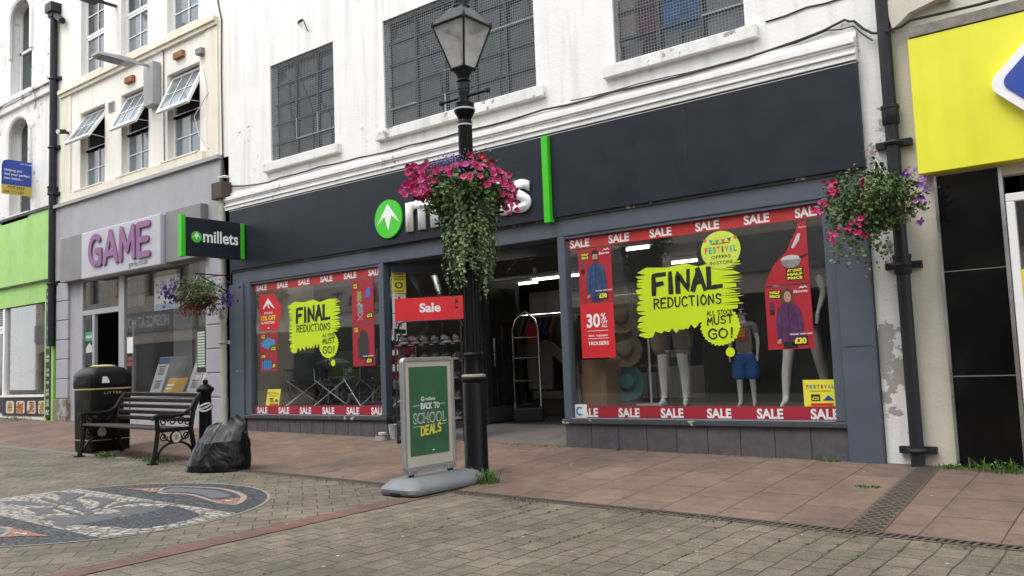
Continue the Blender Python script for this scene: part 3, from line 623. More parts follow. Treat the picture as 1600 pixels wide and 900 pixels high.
for i, (a, b) in enumerate(LW):
    pane_set(ga, a, b, 4.83, 5.68, .15, WGLASS2, 2, 2)
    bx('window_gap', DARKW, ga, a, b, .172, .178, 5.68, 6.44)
    boxes('window_frame', UPVC, ga, (a, a+.05, .12, .17, 5.70, 6.44), (b-.05, b, .12, .17, 5.70, 6.44), (a, b, .12, .17, 5.63, 5.70))
    # top-hung sash swung outwards, hinged at the head
    ang = R((33, 27, 25)[i]); hz, hy, L_ = 6.40, .12, .80
    u, v = X, Vector((0, math.sin(ang), math.cos(ang))); o = Vector((a+.02, hy, hz))-v*L_
    w_ = b-a-.04; nrm = u.cross(v)
    m = MB(); m.prism(rect(.03, w_-.03, .03, L_-.03), o, u, v, .008); sash = m.build('open_sash', WGLASS2, ga)
    m = MB()
    for q in (rect(0, .055, 0, L_), rect(w_-.055, w_, 0, L_), rect(.055, w_-.055, 0, .06), rect(.055, w_-.055, L_-.06, L_)): m.prism(q, o+nrm*.022, u, v, .05)
    m.build('frame', UPVC, sash)
    m = MB()
    for k in (1, 2): m.prism(rect(w_*k/3-.008, w_*k/3+.008, .06, L_-.06), o+nrm*.012, u, v, .008)
    m.prism(rect(.055, w_-.055, L_/2-.008, L_/2+.008), o+nrm*.010, u, v, .006); m.build('glazing_bar', UPVC, sash)
    m = MB(); m.tube([(b-.04, .13, 5.75), (b-.05, o.y+.06, o.z+.05)], .008, 5); m.build('stay', SILVER, sash)
for a, b in UWo:
    pane_set(ga, a+.0, b, 7.16, 8.05, .15, WGLASS2, 2, 2); pane_set(ga, a, b, 8.05, 8.95, .14, WGLASS, 2, 2)
boxes('upper_sill', CREAM, ga, *[(a-.06, b+.06, -.08, .05, 7.1, 7.16) for a, b in UWo])
# grey shopfront
bx('fascia_panel', GREYF, ga, -18.36, -12.33, -.05, .0, 3.05, 4.58); m = MB(); m.box(-18.40, -12.31, -.11, 0, 4.58, 4.645); m.build('fascia_capping', GREYF, ga)
boxes('fascia_box', GREYD, ga, (-17.81, -16.80, -.19, -.052, 2.96, 3.87), (-13.80, -12.70, -.19, -.052, 2.96, 3.87), bevel=.012)
PLINTH = M('damaged_grey_plinth', (.36, .36, .38), .8, var=.15, bump=.6, bscale=22, chips=((.20, .17, .11), .74, 5))
def pier(x0, x1):
    m = MB(); z = .62
    while z < 3.0: m.box(x0, x1, -.05, .06, z, min(z+.385, 3.0)); z += .40
    m.build('rusticated_pier', GREYP, ga, bevel=.012); bx('pier_plinth', PLINTH if x0 < -18 else GREYP, ga, x0-.02, x1+.02, -.09, .06, -.05, .60, bevel=.015)
    bx('pier_core', GREYD, ga, x0+.015, x1-.015, -.035, .05, .55, 3.0)
pier(-18.28, -17.76); pier(-12.78, -12.32)
FRG = M('pale_grey_shop_frame', (.33, .34, .36), .45, var=.06)
bx('side_panel', GREYP, ga, -17.76, -17.27, .0, .06, .05, 3.05)
m = MB()
for a, c, d, e in ((-17.27, -17.19, .1, 3.05), (-16.79, -16.70, .1, 2.27), (-15.76, -15.56, .1, 3.05), (-12.84, -12.785, .1, 3.05), (-17.19, -15.76, 2.25, 2.35), (-17.19, -12.84, 2.93, 3.05), (-15.56, -12.84, .62, .70)): m.box(a, c, -.02, .05, d, e)
m.build('shop_frame', FRG, ga, bevel=.006)
bx('stall_riser', GREYP, ga, -15.56, -12.84, .0, .05, .05, .62); bx('side_light_base', GREYP, ga, -17.19, -16.79, .0, .05, .05, 1.20)
bx('transom_pane', GLASS, ga, -17.19, -15.76, .01, .016, 2.35, 2.93); bx('side_pane', GLASS, ga, -17.19, -16.79, .01, .016, 1.2, 2.25); bx('window_pane', GLASS, ga, -15.56, -12.84, .01, .016, .70, 2.93)
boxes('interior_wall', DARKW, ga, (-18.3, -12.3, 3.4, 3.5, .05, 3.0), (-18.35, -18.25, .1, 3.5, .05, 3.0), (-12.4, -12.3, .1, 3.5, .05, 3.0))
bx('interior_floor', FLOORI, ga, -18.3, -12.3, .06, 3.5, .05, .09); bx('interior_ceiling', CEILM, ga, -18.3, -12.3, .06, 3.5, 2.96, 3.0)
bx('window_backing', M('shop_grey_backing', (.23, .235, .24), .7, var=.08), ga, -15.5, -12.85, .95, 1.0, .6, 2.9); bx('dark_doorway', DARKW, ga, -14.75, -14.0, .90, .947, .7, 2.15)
m = MB()
for i in range(5):
    for j in range(2): m.box(-17.1+i*.27, -16.86+i*.27, .5, .52, 2.38+j*.27+.02*(i % 2), 2.60+j*.27)
m.build('game_case', M('game_case_print', (.2, .2, .2), .4, islands=[(.30, .30, .30), (.06, .06, .07), (.22, .23, .24), (.12, .11, .11)]), ga, weld=False)
dl = bx('inner_door', DARKW, ga, -16.55, -15.9, .75, .79, .1, 2.1); m = MB(); m.box(-16.62, -16.55, .7, .8, .1, 2.15); m.build('door_post', FRG, dl)

# ================================================================== outdoor shop: white upper wall, dark fascia, blue-grey shopfront
mi_ = thing('outdoor_shop_building', 'white painted building with mesh-guarded windows above a blue-grey shopfront', 'building', (-7, 0, 0))
UPW = [(-11.01, -9.48, 4.28, 5.85, 3, 5), (-8.42, -5.80, 4.28, 5.85, 5, 5), (-4.70, -3.17, 4.28, 5.85, 3, 5)]
m = MB(); wall(m, -12.16, -1.81, 3.94, 10, [o[:4] for o in UPW], depth=.15); m.build('front_wall', WHITE, mi_); m = MB(); wall(m, -2.12, -1.81, -.15, 3.938, [], y=.0); m.build('side_pier', PIERW, mi_)
shell(mi_, -12.16, -1.81, -.1, 10, WHITE)
m = MB()
for z0, z1, d in ((3.655, 3.71, .10), (3.71, 3.735, .12), (3.735, 3.79, .085), (3.79, 3.81, .11), (3.81, 3.87, .13), (3.87, 3.885, .09), (3.885, 3.95, .035)): m.box(-12.14, -2.10, -d, .0, z0, z1)
m.build('cornice', TRIM, mi_, bevel=.006)
for a, b, c, d, nx, nz in UPW:
    m = MB(); m.box(a-.13, b+.14, -.075, .03, c-.145, c-.002); m.build('window_sill', WHITE2, mi_, bevel=.012)
    rq = random.Random(int(a*7)); m = MB()
    for i in range(nx):
        for k in range(nz):
            xa, xb = a+(b-a)*i/nx, a+(b-a)*(i+1)/nx; za, zb = c+(d-c)*k/nz, c+(d-c)*(k+1)/nz; tx, tz = rq.uniform(-.003, .003), rq.uniform(-.008, .008)
            m.face([(xa, .148-tx-tz, za), (xb, .148+tx-tz, za), (xb, .148+tx+tz, zb), (xa, .148-tx+tz, zb)])
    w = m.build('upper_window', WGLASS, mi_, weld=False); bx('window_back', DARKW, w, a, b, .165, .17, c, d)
    m = MB()
    for i in range(1, nx): xx = a+(b-a)*i/nx; m.box(xx-.02, xx+.02, .105, .13, c, d)
    for i in range(1, nz): zz = c+(d-c)*i/nz; m.box(a, b, .11, .128, zz-.013, zz+.013)
    m.box(a, b, .10, .13, c, c+.035); m.build('glazing_bar', DGREY, w)
    rr = random.Random(nx+int(a)); m = MB()
    for k in range(nx):
        xx = a+(b-a)*(k+rr.choice((0, 1)))/nx; zz = c+(d-c)*rr.randint(0, nz-2)/nz
        if rr.random() < .9: m.box(max(xx-.012, a), xx+.012, .099, .104, zz, zz+(d-c)/nz); m.box(a+(b-a)*k/nx, a+(b-a)*(k+1)/nx, .098, .102, zz-.008, zz+.008)
    m.build('flaking_bar', WHITEBAR, w)
    m = MB()
    for k in range(nx):
        x0 = a+(b-a)*(k+.1)/nx; m.face([(x0, .1335, c+.02), (x0+(b-a)*rr.uniform(.4, .9)/nx, .1335, c+.02), (x0+(b-a)*rr.uniform(.3, .9)/nx, .1335, c+rr.uniform(.5, 1.5)), (x0, .1335, c+rr.uniform(.5, 1.5))])
    m.build('curtain', CURT, w)
    if a > -5:
        for x0_, x1_, mt in ((a+.25, a+.52, M('dim_red_cloth', (.10, .03, .05), .9, var=.3)), (a+.55, a+1.0, M('dim_blue_cloth', (.03, .11, .26), .9, var=.3)), (a+.02, a+.2, M('dim_cream_blind', (.22, .21, .18), .9, var=.2))): bx('stored_cloth', mt, w, x0_, x1_, .132, .135, c+.25, d)
    else: bx('blind', M('pale_blind', (.16, .17, .17), .9, var=.25, scale=6), w, a+.05, a+.05+(b-a)*.17, .132, .135, c+.05, d-.25)
    g = MB(); p = .036; x = a+p/2
    while x < b: g.obox((x, -.004+.03, c+.005), (x, -.004+.03, d), .0048, .0048, up=Y); x += p
    z = c+p/2
    while z < d: g.obox((a, .0265, z), (b, .0265, z), .0048, .0048); z += p
    g.build('mesh_guard', WIRE, w, weld=False)
bx('fascia_backing', FASC, mi_, -12.08, -2.11, -.05, .0, 2.655, 3.655)
bx('lintel_beam', FRAME, mi_, -12.10, -2.12, -.035, .25, 2.425, 2.655, bevel=.01)
bx('lintel_lip', FRAMED, mi_, -12.06, -2.12, -.055, -.036, 2.625, 2.655)
def pil(x0, x1, z0):
    m = MB(); m.box(x0, x1, -.06, .12, z0, 2.425); m.build('shopfront_pilaster', FRAME, mi_, bevel=.008)
    m = MB(); m.box(x0+.03, x1-.03, -.064, -.059, 1.02, 1.03); m.build('pilaster_joint', FRAMED, mi_)
pil(-12.10, -11.72, -.05); pil(-2.43, -2.125, -.1)
boxes('window_post', FRAME, mi_, *[(a, c, -.035, .09, .33, 2.425) for a, c in ((-11.72, -11.56), (-8.60, -8.50), (-5.575, -5.475), (-2.53, -2.43))], bevel=.008)
boxes('window_head', FRAME, mi_, (-11.56, -8.60, -.02, .09, 2.395, 2.425), (-5.475, -2.53, -.02, .09, 2.395, 2.425))
boxes('window_sill_rail', FRAMED, mi_, (-11.72, -8.48, -.06, .14, .275, .33), (-5.60, -2.42, -.06, .14, .275, .33), bevel=.01)
bx('sill_trim', M('pale_sill_trim', (.2, .22, .26), .5), mi_, -5.475, -2.53, -.063, -.03, .332, .345); bx('sill_trim', M('pale_sill_trim2', (.2, .22, .26), .5), mi_, -11.56, -8.6, -.063, -.03, .332, .345)
def riser(x0, x1, n):
    m = MB(); w = (x1-x0)/n
    for i in range(n): m.box(x0+i*w+.004, x0+(i+1)*w-.004, -.022, .1, -.12, .274)
    m.build('stall_riser', RISER, mi_, bevel=.004); bx('riser_core', FRAMED, mi_, x0, x1, -.014, .1, -.12, .27)
riser(-11.70, -8.50, 12); riser(-5.58, -2.43, 9)
bx('window_pane', GLASS, mi_, -11.56, -8.60, .02, .026, .33, 2.395); bx('window_pane', GLASS, mi_, -5.475, -2.53, .02, .026, .33, 2.395)
# entrance: ramped tiled floor, glazed returns, open door leaves
m = MB(); m.face([(-8.5, -.03, .03), (-5.58, -.03, .0), (-5.58, 1.4, .13), (-8.1, 1.4, .13)]); m.face([(-8.5, -.03, .03), (-8.5, -.03, -.15), (-5.58, -.03, -.15), (-5.58, -.03, 0)]); m.build('entrance_floor', ENTRY, mi_)
def slant(name, mat, a, b, z0, z1, t, par=mi_):
    m = MB(); m.obox((a[0], a[1], (z0+z1)/2), (b[0], b[1], (z0+z1)/2), t, z1-z0); return m.build(name, mat, par)
RA, RB = (-8.54, .06), (-7.92, 1.38)
slant('return_riser', RISER, (-8.47, .05), RB, -.1, .275, .06); slant('return_sill', FRAMED, (-8.47, .03), RB, .276, .33, .12); slant('return_head', FRAME, (-8.50, .12), RB, 2.30, 2.42, .08)
slant('return_pane', GLASS, (-8.50, .10), (-7.95, 1.32), .33, 2.30, .006)
bx('return_pane', GLASS, mi_, -5.53, -5.524, .1, 1.35, .33, 2.40); bx('return_riser', RISER, mi_, -5.56, -5.49, .1, 1.35, -.1, .33)
bx('door_frame', FRAME, mi_, -7.97, -7.87, 1.20, 1.30, .1, 2.42); bx('door_head', FRAMED, mi_, -7.9, -5.5, 1.33, 1.42, 2.22, 2.42)
dl = bx('door', M('dark_door_frame', (.03, .033, .037), .4), mi_, -7.86, -7.81, 1.30, 2.12, .13, 2.2); bx('pane', M('dark_door_glass', (.02, .02, .021), .06, var=.1), dl, -7.808, -7.802, 1.40, 2.02, .38, 2.1); bx('kick_plate', M('kick_plate_grey', (.06, .062, .066), .4), dl, -7.808, -7.80, 1.32, 2.10, .15, .36); m = MB(); m.tube([(-7.77, 1.43, .95), (-7.77, 1.43, 1.35)], .014, 6); m.build('handle', STEEL, dl)
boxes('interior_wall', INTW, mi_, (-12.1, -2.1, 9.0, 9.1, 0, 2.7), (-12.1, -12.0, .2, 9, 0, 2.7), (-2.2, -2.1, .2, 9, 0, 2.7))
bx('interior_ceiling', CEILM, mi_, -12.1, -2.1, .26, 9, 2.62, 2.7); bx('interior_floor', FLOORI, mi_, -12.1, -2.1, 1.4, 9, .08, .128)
boxes('display_platform', M('display_platform_grey', (.10, .10, .10), .6), mi_, (-11.9, -8.55, .13, 1.3, .10, .44), (-5.45, -2.25, .13, 1.3, .10, .44))
bx('side_lining', BEIGE, mi_, -11.75, -11.70, .12, 1.35, .44, 2.6); 
bx('display_backing', DARKW, mi_, -11.7, -8.1, 1.36, 1.40, .1, 2.6); bx('display_backing', DARKW, mi_, -4.55, -2.3, 1.5, 1.55, .1, 2.62)
bx('side_lining', M('dark_side_lining', (.03, .03, .03), .8), mi_, -2.3, -2.25, .1, 1.5, .4, 2.6)
for x, y in ((-9.7, 3.0), (-8.5, 2.6), (-7.3, 3.4), (-8.9, 4.8), (-6.3, 2.4), (-5.9, 4.6), (-10.3, 5.2), (-10.9, .62), (-9.3, .62), (-4.9, .62), (-3.3, .62)):  # the ones nearest the glass are unseen, added to brighten the window displays
    l = bx('ceiling_batten', UPVC, mi_, x-.65, x+.65, y-.06, y+.06, 2.56, 2.615); m = MB(); m.tube([(x-.6, y, 2.535), (x+.6, y, 2.535)], .02, 8); m.build('tube', TUBEL, l)

# ================================================================== yellow shop (right)
yb = thing('yellow_shop_building', 'cream rendered pier and wall carrying the yellow fascia at the right edge', 'building', (1, 0, -.1))
m = MB(); wall(m, -1.81, 8, 3.70, 10, [(.0, 1.2, 4.6, 6.2), (3.0, 4.2, 4.6, 6.2)]); wall(m, -1.81, -1.53, -.3, 3.70, [], y=-.01); m.build('front_wall', CREAMP, yb)
shell(yb, -1.81, 8, -.2, 10, CREAMP)
for a in (.0, 3.0): pane_set(yb, a, a+1.2, 4.6, 6.2, .15, WGLASS, 2, 2)
m = MB()
P = [(0, 0), (.0, .10), (.5, .10), (.5, -.02), (.42, .0), (.3, -.03), (.18, -.06), (.09, -.13), (.03, -.17)]
m.prism(P, (-1.80, -.10, 4.02), X, Z, .11); m.build('broken_corbel', CREAMP, yb)
bx('fascia_ledge', M('stained_ledge', (.22, .20, .17), .9, var=.4, scale=12), yb, -1.63, 8, -.17, 0, 3.71, 3.80)
bx('shopfront_head', CREAMP, yb, -1.53, 8, -.02, .1, 2.40, 2.5)
for z0, z1 in ((-.3, .728), (.737, 1.628), (1.637, 2.47)): bx('tile_panel', BLACKT, yb, -1.525, -1.055, -.03, .05, z0, z1)
bx('tile_joint', SILVER, yb, -1.525, -1.055, -.024, .04, -.2, 2.46)
boxes('metal_edge', STEEL, yb, (-1.55, -1.526, -.04, .05, -.3, 2.47), (-1.055, -1.025, -.04, .05, -.3, 2.47))
boxes('door_frame', UPVC, yb, (-1.02, -.955, -.03, .05, -.3, 2.17), (-1.02, 1, -.03, .05, 2.17, 2.24), (.2, .28, -.03, .05, -.3, 2.17), (-.95, .2, -.02, .05, -.3, .1), bevel=.008)
bx('door_pane', GLASS, yb, -.955, .2, .0, .006, .1, 2.17); bx('shop_window', BLACKT, yb, .28, 8, .0, .05, -.3, 2.4); bx('interior_wall', M('red_brown_interior', (.10, .05, .04), .8), yb, -1.5, 1, 1.5, 1.55, -.2, 2.4); bx('door_sticker', YEL, yb, -.955, -.6, -.008, -.004, 1.0, 1.6)
bx('door_lobby_floor', FLOORI, yb, -1.5, 1, .05, 1.5, -.2, -.1)
# ================================================================== signs
def arrow_logo(parent, at, u, v, r, t, disc=GRNP, arrow=WHT):
    u, v = Vector(u), Vector(v); n = u.cross(v).normalized(); at = Vector(at)
    m = MB(); m.prism(ell(0, 0, r, r, 40), at, u, v, t); d = m.build('logo_disc', disc, parent)
    k = r
    P = [(0, .78*k), (.86*k, -.30*k), (.20*k, .12*k), (.02*k, -.62*k), (-.02*k, -.62*k), (-.20*k, .12*k), (-.86*k, -.30*k)]
    P = [(0, .78*k), (.84*k, -.26*k), (.26*k, .14*k), (.0, -.62*k), (-.26*k, .14*k), (-.84*k, -.26*k)]
    m = MB(); m.prism(P, at+n*.002, u, v, .0015); m.build('arrow', arrow, d)
ss = thing('shop_fascia_sign', 'long dark slate fascia sign with green arrow disc and white lettering over the entrance', 'sign', (-7, -.1, 2.65))
bx('side_panel', FASC, ss, -12.03, -8.78, -.085, -.052, 2.655, 3.645); bx('side_panel', FASC, ss, -5.58, -2.10, -.085, -.052, 2.655, 3.645); bx('centre_panel', FASC, ss, -8.775, -5.60, -.105, -.052, 2.645, 3.625, bevel=.004)
m = MB(); m.box(-5.67, -5.585, -.14, -.05, 2.60, 3.62); m.build('green_bar', GRNB, ss)
m = MB(); m.box(-12.03, -2.10, -.088, -.0855, 3.632, 3.640); m.build('edge_trim', SILVER, ss)
boxes('panel_joint', BLK, ss, (-3.87, -3.862, -.0865, -.084, 2.66, 3.63), (-10.42, -10.412, -.0865, -.084, 2.66, 3.63))
arrow_logo(ss, (-8.27, -.135, 3.00), X, Z, .262, .028)
text('millets', WHT, ss, (-7.93, -.112, 2.80), X, Z, h=.55, w=2.07, bold=.033, t=.03)

ps = thing('projecting_sign', 'dark projecting sign with green end bars and white lettering hung from the shopfront', 'sign', (-11.64, -.6, 3.1))
bx('panel', FASC, ps, -11.68, -11.60, -1.13, -.17, 2.79, 3.38, bevel=.01)
boxes('green_bar', GRNB, ps, (-11.685, -11.592, -1.20, -1.13, 2.77, 3.41), (-11.685, -11.592, -.17, -.10, 2.80, 3.37), bevel=.004)
arrow_logo(ps, (-11.596, -.945, 3.085), Y, Z, .088, .004); text('millets', WHT, ps, (-11.5995, -.835, 3.02), Y, Z, h=.19, w=.62, bold=.024, t=.002)
bx('mounting', PIPE, ps, -11.66, -11.62, -.1, -.085, 2.9, 3.3)

gs = thing('games_shop_sign', 'pale box sign with purple capital lettering on the grey shop fascia', 'sign', (-15.2, -.2, 3.4))
bx('sign_box', SIGNW, gs, -16.73, -13.83, -.27, -.052, 2.93, 3.84, bevel=.02)
def block(strokes, pen, at, w, h, mat, parent, t):
    m = MB(); lay = 0
    for st in strokes:
        for (ax, az), (bx_, bz) in zip(st, st[1:]):
            a, b = Vector((ax*w, az*h)), Vector((bx_*w, bz*h)); d = (b-a).normalized(); q = Vector((-d.y, d.x)); g = math.atan2(d.y, d.x); P = []
            for c_, s0 in ((b, -90), (a, 90)):
                for i in range(7): th = g+R(s0+30*i); P.append((c_.x+pen/2*math.cos(th), c_.y+pen/2*math.sin(th)))
            m.prism(P, (at[0], at[1]-.0006*(lay % 12), at[2]), X, Z, t); lay += 1
    return m.build('lettering', mat, parent, weld=False)
arc = lambda cx, cz, rx, rz, a0, a1, n=10: [(cx+rx*math.cos(R(a0+(a1-a0)*i/n)), cz+rz*math.sin(R(a0+(a1-a0)*i/n))) for i in range(n+1)]
LP = -.275-.03
for strokes, x, w in (([arc(.5, .5, .42, .44, 48, 270, 12)+[(.88, .06)], [(.88, .06), (.88, .46)], [(.88, .46), (.56, .46)]], -16.36, .50), ([[(.06, .04), (.5, .96), (.94, .04)], [(.24, .30), (.76, .30)]], -15.79, .52), ([[(.08, .04), (.12, .96), (.5, .28), (.88, .96), (.92, .04)]], -15.20, .56), ([[(.1, .05), (.1, .95)], [(.1, .95), (.92, .95)], [(.1, .5), (.82, .5)], [(.1, .05), (.92, .05)]], -14.56, .42)):
    block(strokes, .115, (x, LP, 3.14), w, .60, PURPLE, gs, .03); text('game.co.uk', GREYD, gs, (-14.90, -.2705, 2.99), X, Z, w=.66, t=.001)

ys = thing('yellow_fascia_sign', 'plain bright yellow fascia board with a blue diamond at the right edge', 'sign', (1, -.1, 3))
bx('board', YELLOW, ys, -1.64, 8, -.16, -.02, 2.49, 3.70, bevel=.006)
def rdiam(cx, cz, r, c, n=6):
    o = []
    for a in (0, 90, 180, 270):
        px, pz = cx+(r-c*1.414)*math.cos(R(a)), cz+(r-c*1.414)*math.sin(R(a))
        for i in range(n+1): t = R(a-45+90*i/n); o.append((px+c*math.cos(t), pz+c*math.sin(t)))
    return o
m = MB(); m.prism(rdiam(-.36, 3.12, .70, .11), (0, -.24, 0), X, Z, .08); dm = m.build('diamond_edge', WHT, ys)
m = MB(); m.prism(rdiam(-.36, 3.12, .60, .08), (0, -.25, 0), X, Z, .012); m.build('diamond_face', BLUE, dm)

fs = thing('estate_agent_board', 'blue and yellow for sale board fixed to the white wall with arched windows', 'sign', (-19.6, -.3, 5.1))
m = MB(); m.prism([(-.62, .17), (.06, .17), (.06, .72), (-.50, .72), (-.585, .69), (-.62, .60)], (-19.6, 0, 5.08), Y, Z, .02); m.build('panel', BLUE, fs)
m = MB(); m.prism(rect(-.62, .06, -.04, .168), (-19.6, 0, 5.08), Y, Z, .02); m.build('lower_panel', M('board_gold', (.55, .40, .06), .5), fs)
for s, y, z, h, mt in (('Helping you', -.57, 5.55, .055, WHT), ('find your perfect', -.57, 5.46, .055, WHT), ('new home...', -.57, 5.37, .055, WHT), ('FOR SALE', -.50, 5.17, .06, BLK), ('OR TO LET', -.57, 5.07, .06, BLK), ('your local agent', -.25, 5.73, .03, WHT)):
    text(s, mt, fs, (-19.598, y, z), Y, Z, h=h, bold=.012, t=.001)
m = MB(); m.tube([(-19.61, .0, 5.0), (-19.61, .0, 5.9)], .02, 6); m.build('post', WHITEBAR, fs)

# ================================================================== window vinyls and posters
GY = .018     # front of the shop glass is at y = .02
def strip(x0, x1, z0, z1, xs, z, h, label, w):
    t = thing('sale_strip', label, 'window sticker', ((x0+x1)/2, GY, z0), 'red sale strips on the windows')
    flat('vinyl', rect(x0, x1, z0, z1), REDC if z0 < 1 else REDS, t, GY, .001)
    for x in xs:
        if x+w > x1: text('SALE'[:3 if x+w > x1+.03 else 4], PAPER, t, (x, GY-.001, z), X, Z, h=h, w=min(w, x1-x-.005), bold=.035, t=.0006, name='sale_word')
        else: text('SALE', PAPER, t, (x, GY-.001, z), X, Z, h=h, w=w, bold=.035, t=.0006, name='sale_word')
strip(-11.52, -8.605, 2.265, 2.392, (-11.46, -10.93, -10.41, -9.89, -9.37, -8.85), 2.285, .085, 'red SALE strip along the top of the left shop window', .27)
strip(-11.545, -8.605, .345, .47, (-11.48, -10.94, -10.42, -9.90, -9.37, -8.86), .355, .095, 'red SALE strip along the bottom of the left shop window', .265)
strip(-5.46, -2.55, 2.265, 2.392, (-5.43, -4.91, -4.39, -3.85, -3.32, -2.80), 2.285, .09, 'red SALE strip along the top of the right shop window', .265)
strip(-5.47, -2.50, .345, .47, (-5.42, -4.89, -4.37, -3.84, -3.31, -2.78), .355, .095, 'red SALE strip along the bottom of the right shop window', .265)

def splash(x0, x1, z0, z1, label, seed, cx, cz, cr):
    rr = random.Random(seed); t = thing('sale_splash_sticker', label, 'window sticker', ((x0+x1)/2, GY, z0), 'lime paint splash stickers')
    w, h = x1-x0, z1-z0; P = []
    top = [(.0, .93), (.1, .99), (.3, .96), (.5, .99), (.62, .93), (.8, .97), (.93, .96)]
    P += [(x0+w*a, z0+h*b) for a, b in top]
    zz = .95
    while zz > .34:                                             # ragged right end
        d = rr.choice((.008, .012, .02, .045)); P += [(x0+w*rr.uniform(.93, 1.04), z0+h*zz), (x0+w*rr.uniform(.93, 1.03), z0+h*(zz-d)), (x0+w*rr.uniform(.80, .93), z0+h*(zz-d*1.3))]; zz -= d*1.3+rr.uniform(.006, .02)
    P += [(x0+w*.78, z0+h*.34), (x0+w*.70, z0+h*.28), (x0+w*.78, z0+h*.24), (x0+w*.60, z0+h*.17)]
    for a in (.58, .52, .47, .40, .33, .25, .16): P += [(x0+w*a, z0+h*(rr.uniform(.06, .12)+(a-.2)*.16)), (x0+w*(a-.03), z0+h*(rr.uniform(.0, .05)+(a-.2)*.16))]
    P += [(x0+w*.06, z0)]
    zz = .04
    while zz < .90: d = rr.choice((.008, .015, .03, .06)); P += [(x0+w*rr.uniform(-.03, .02), z0+h*zz), (x0+w*rr.uniform(-.03, .01), z0+h*(zz+d)), (x0+w*rr.uniform(.03, .10), z0+h*(zz+d*1.3))]; zz += d*1.3+rr.uniform(.006, .02)
    flat('paint_splash', P, LIME, t, GY, .001)
    flat('paint_blob', ell(cx, cz, cr, cr*.93, 64, .10, rr), LIME, t, GY-.0022, .001); flat('paint_drop', ell(cx+cr*.45, cz-cr*1.32, cr*.24, cr*.24, 14), LIME, t, GY, .001)
    return t
def splash_words(t, f, r, a, mst, go):
    y = GY-.0046
    brush('FINAL', BLK, t, (f[0], y+.003, f[1]), X, Z, f[2], f[3], f[3]*.30, slope=.03); brush('REDUCTIONS', BLK, t, (r[0], y+.003, r[1]), X, Z, r[2], r[3], r[3]*.19, slope=.0, gap=.36)
    brush('ALL STOCK', BLK, t, (a[0], y, a[1]), X, Z, a[2], a[3], a[3]*.17); brush('MUST', BLK, t, (mst[0], y, mst[1]), X, Z, mst[2], mst[3], mst[3]*.2, slope=.05); brush('GO!', BLK, t, (go[0], y, go[1]), X, Z, go[2], go[3], go[3]*.2, slope=.02)
t = splash(-10.63, -9.49, 1.26, 2.05, 'lime FINAL REDUCTIONS paint splash on the left shop window', 3, -9.735, 1.36, .205)
splash_words(t, (-10.46, 1.72, .76, .20), (-10.46, 1.575, .77, .10), (-9.86, 1.475, .27, .045), (-9.86, 1.37, .27, .075), (-9.86, 1.235, .26, .095))
t = splash(-4.57, -3.40, 1.20, 1.97, 'lime FINAL REDUCTIONS paint splash on the right shop window', 5, -3.64, 1.285, .205)
splash_words(t, (-4.38, 1.665, .78, .20), (-4.38, 1.515, .77, .10), (-3.775, 1.40, .275, .045), (-3.775, 1.30, .275, .078), (-3.77, 1.16, .27, .095))

def poster(name, label, pts, mat, group=None, cat='poster', y=None):
    xs = [p[0] for p in pts]; zs = [p[1] for p in pts]
    t = thing(name, label, cat, ((min(xs)+max(xs))/2, GY, min(zs)), group); flat('sheet', pts, mat, t, GY if y is None else y, .001); return t
PY = GY-.0022
def price(t, s, x0, x1, z0, z1): flat('price_patch', rect(x0, x1, z0, z1), BLK, t, PY, .001); text(s, YEL, t, ((x0+x1)/2, PY-.001, z0+(z1-z0)*.2), X, Z, h=(z1-z0)*.6, bold=.05, align='C', t=.0005)
def half(t, x0, x1, z0, z1, words=('HALF', 'PRICE')):
    flat('half_price_patch', rect(x0, x1, z0, z1), BLK, t, PY, .001); n = len(words)
    for i, s in enumerate(words): text(s, YEL, t, ((x0+x1)/2, PY-.001, z1-(i+1)*(z1-z0)/(n+.1)+.004), X, Z, h=(z1-z0)/n*.66, w=(x1-x0)*.86, bold=.05, align='C', t=.0005)
HAIR = M('print_brown_hair', (.10, .05, .025), .5); FLESH = M('print_skin', (.42, .26, .19), .5)
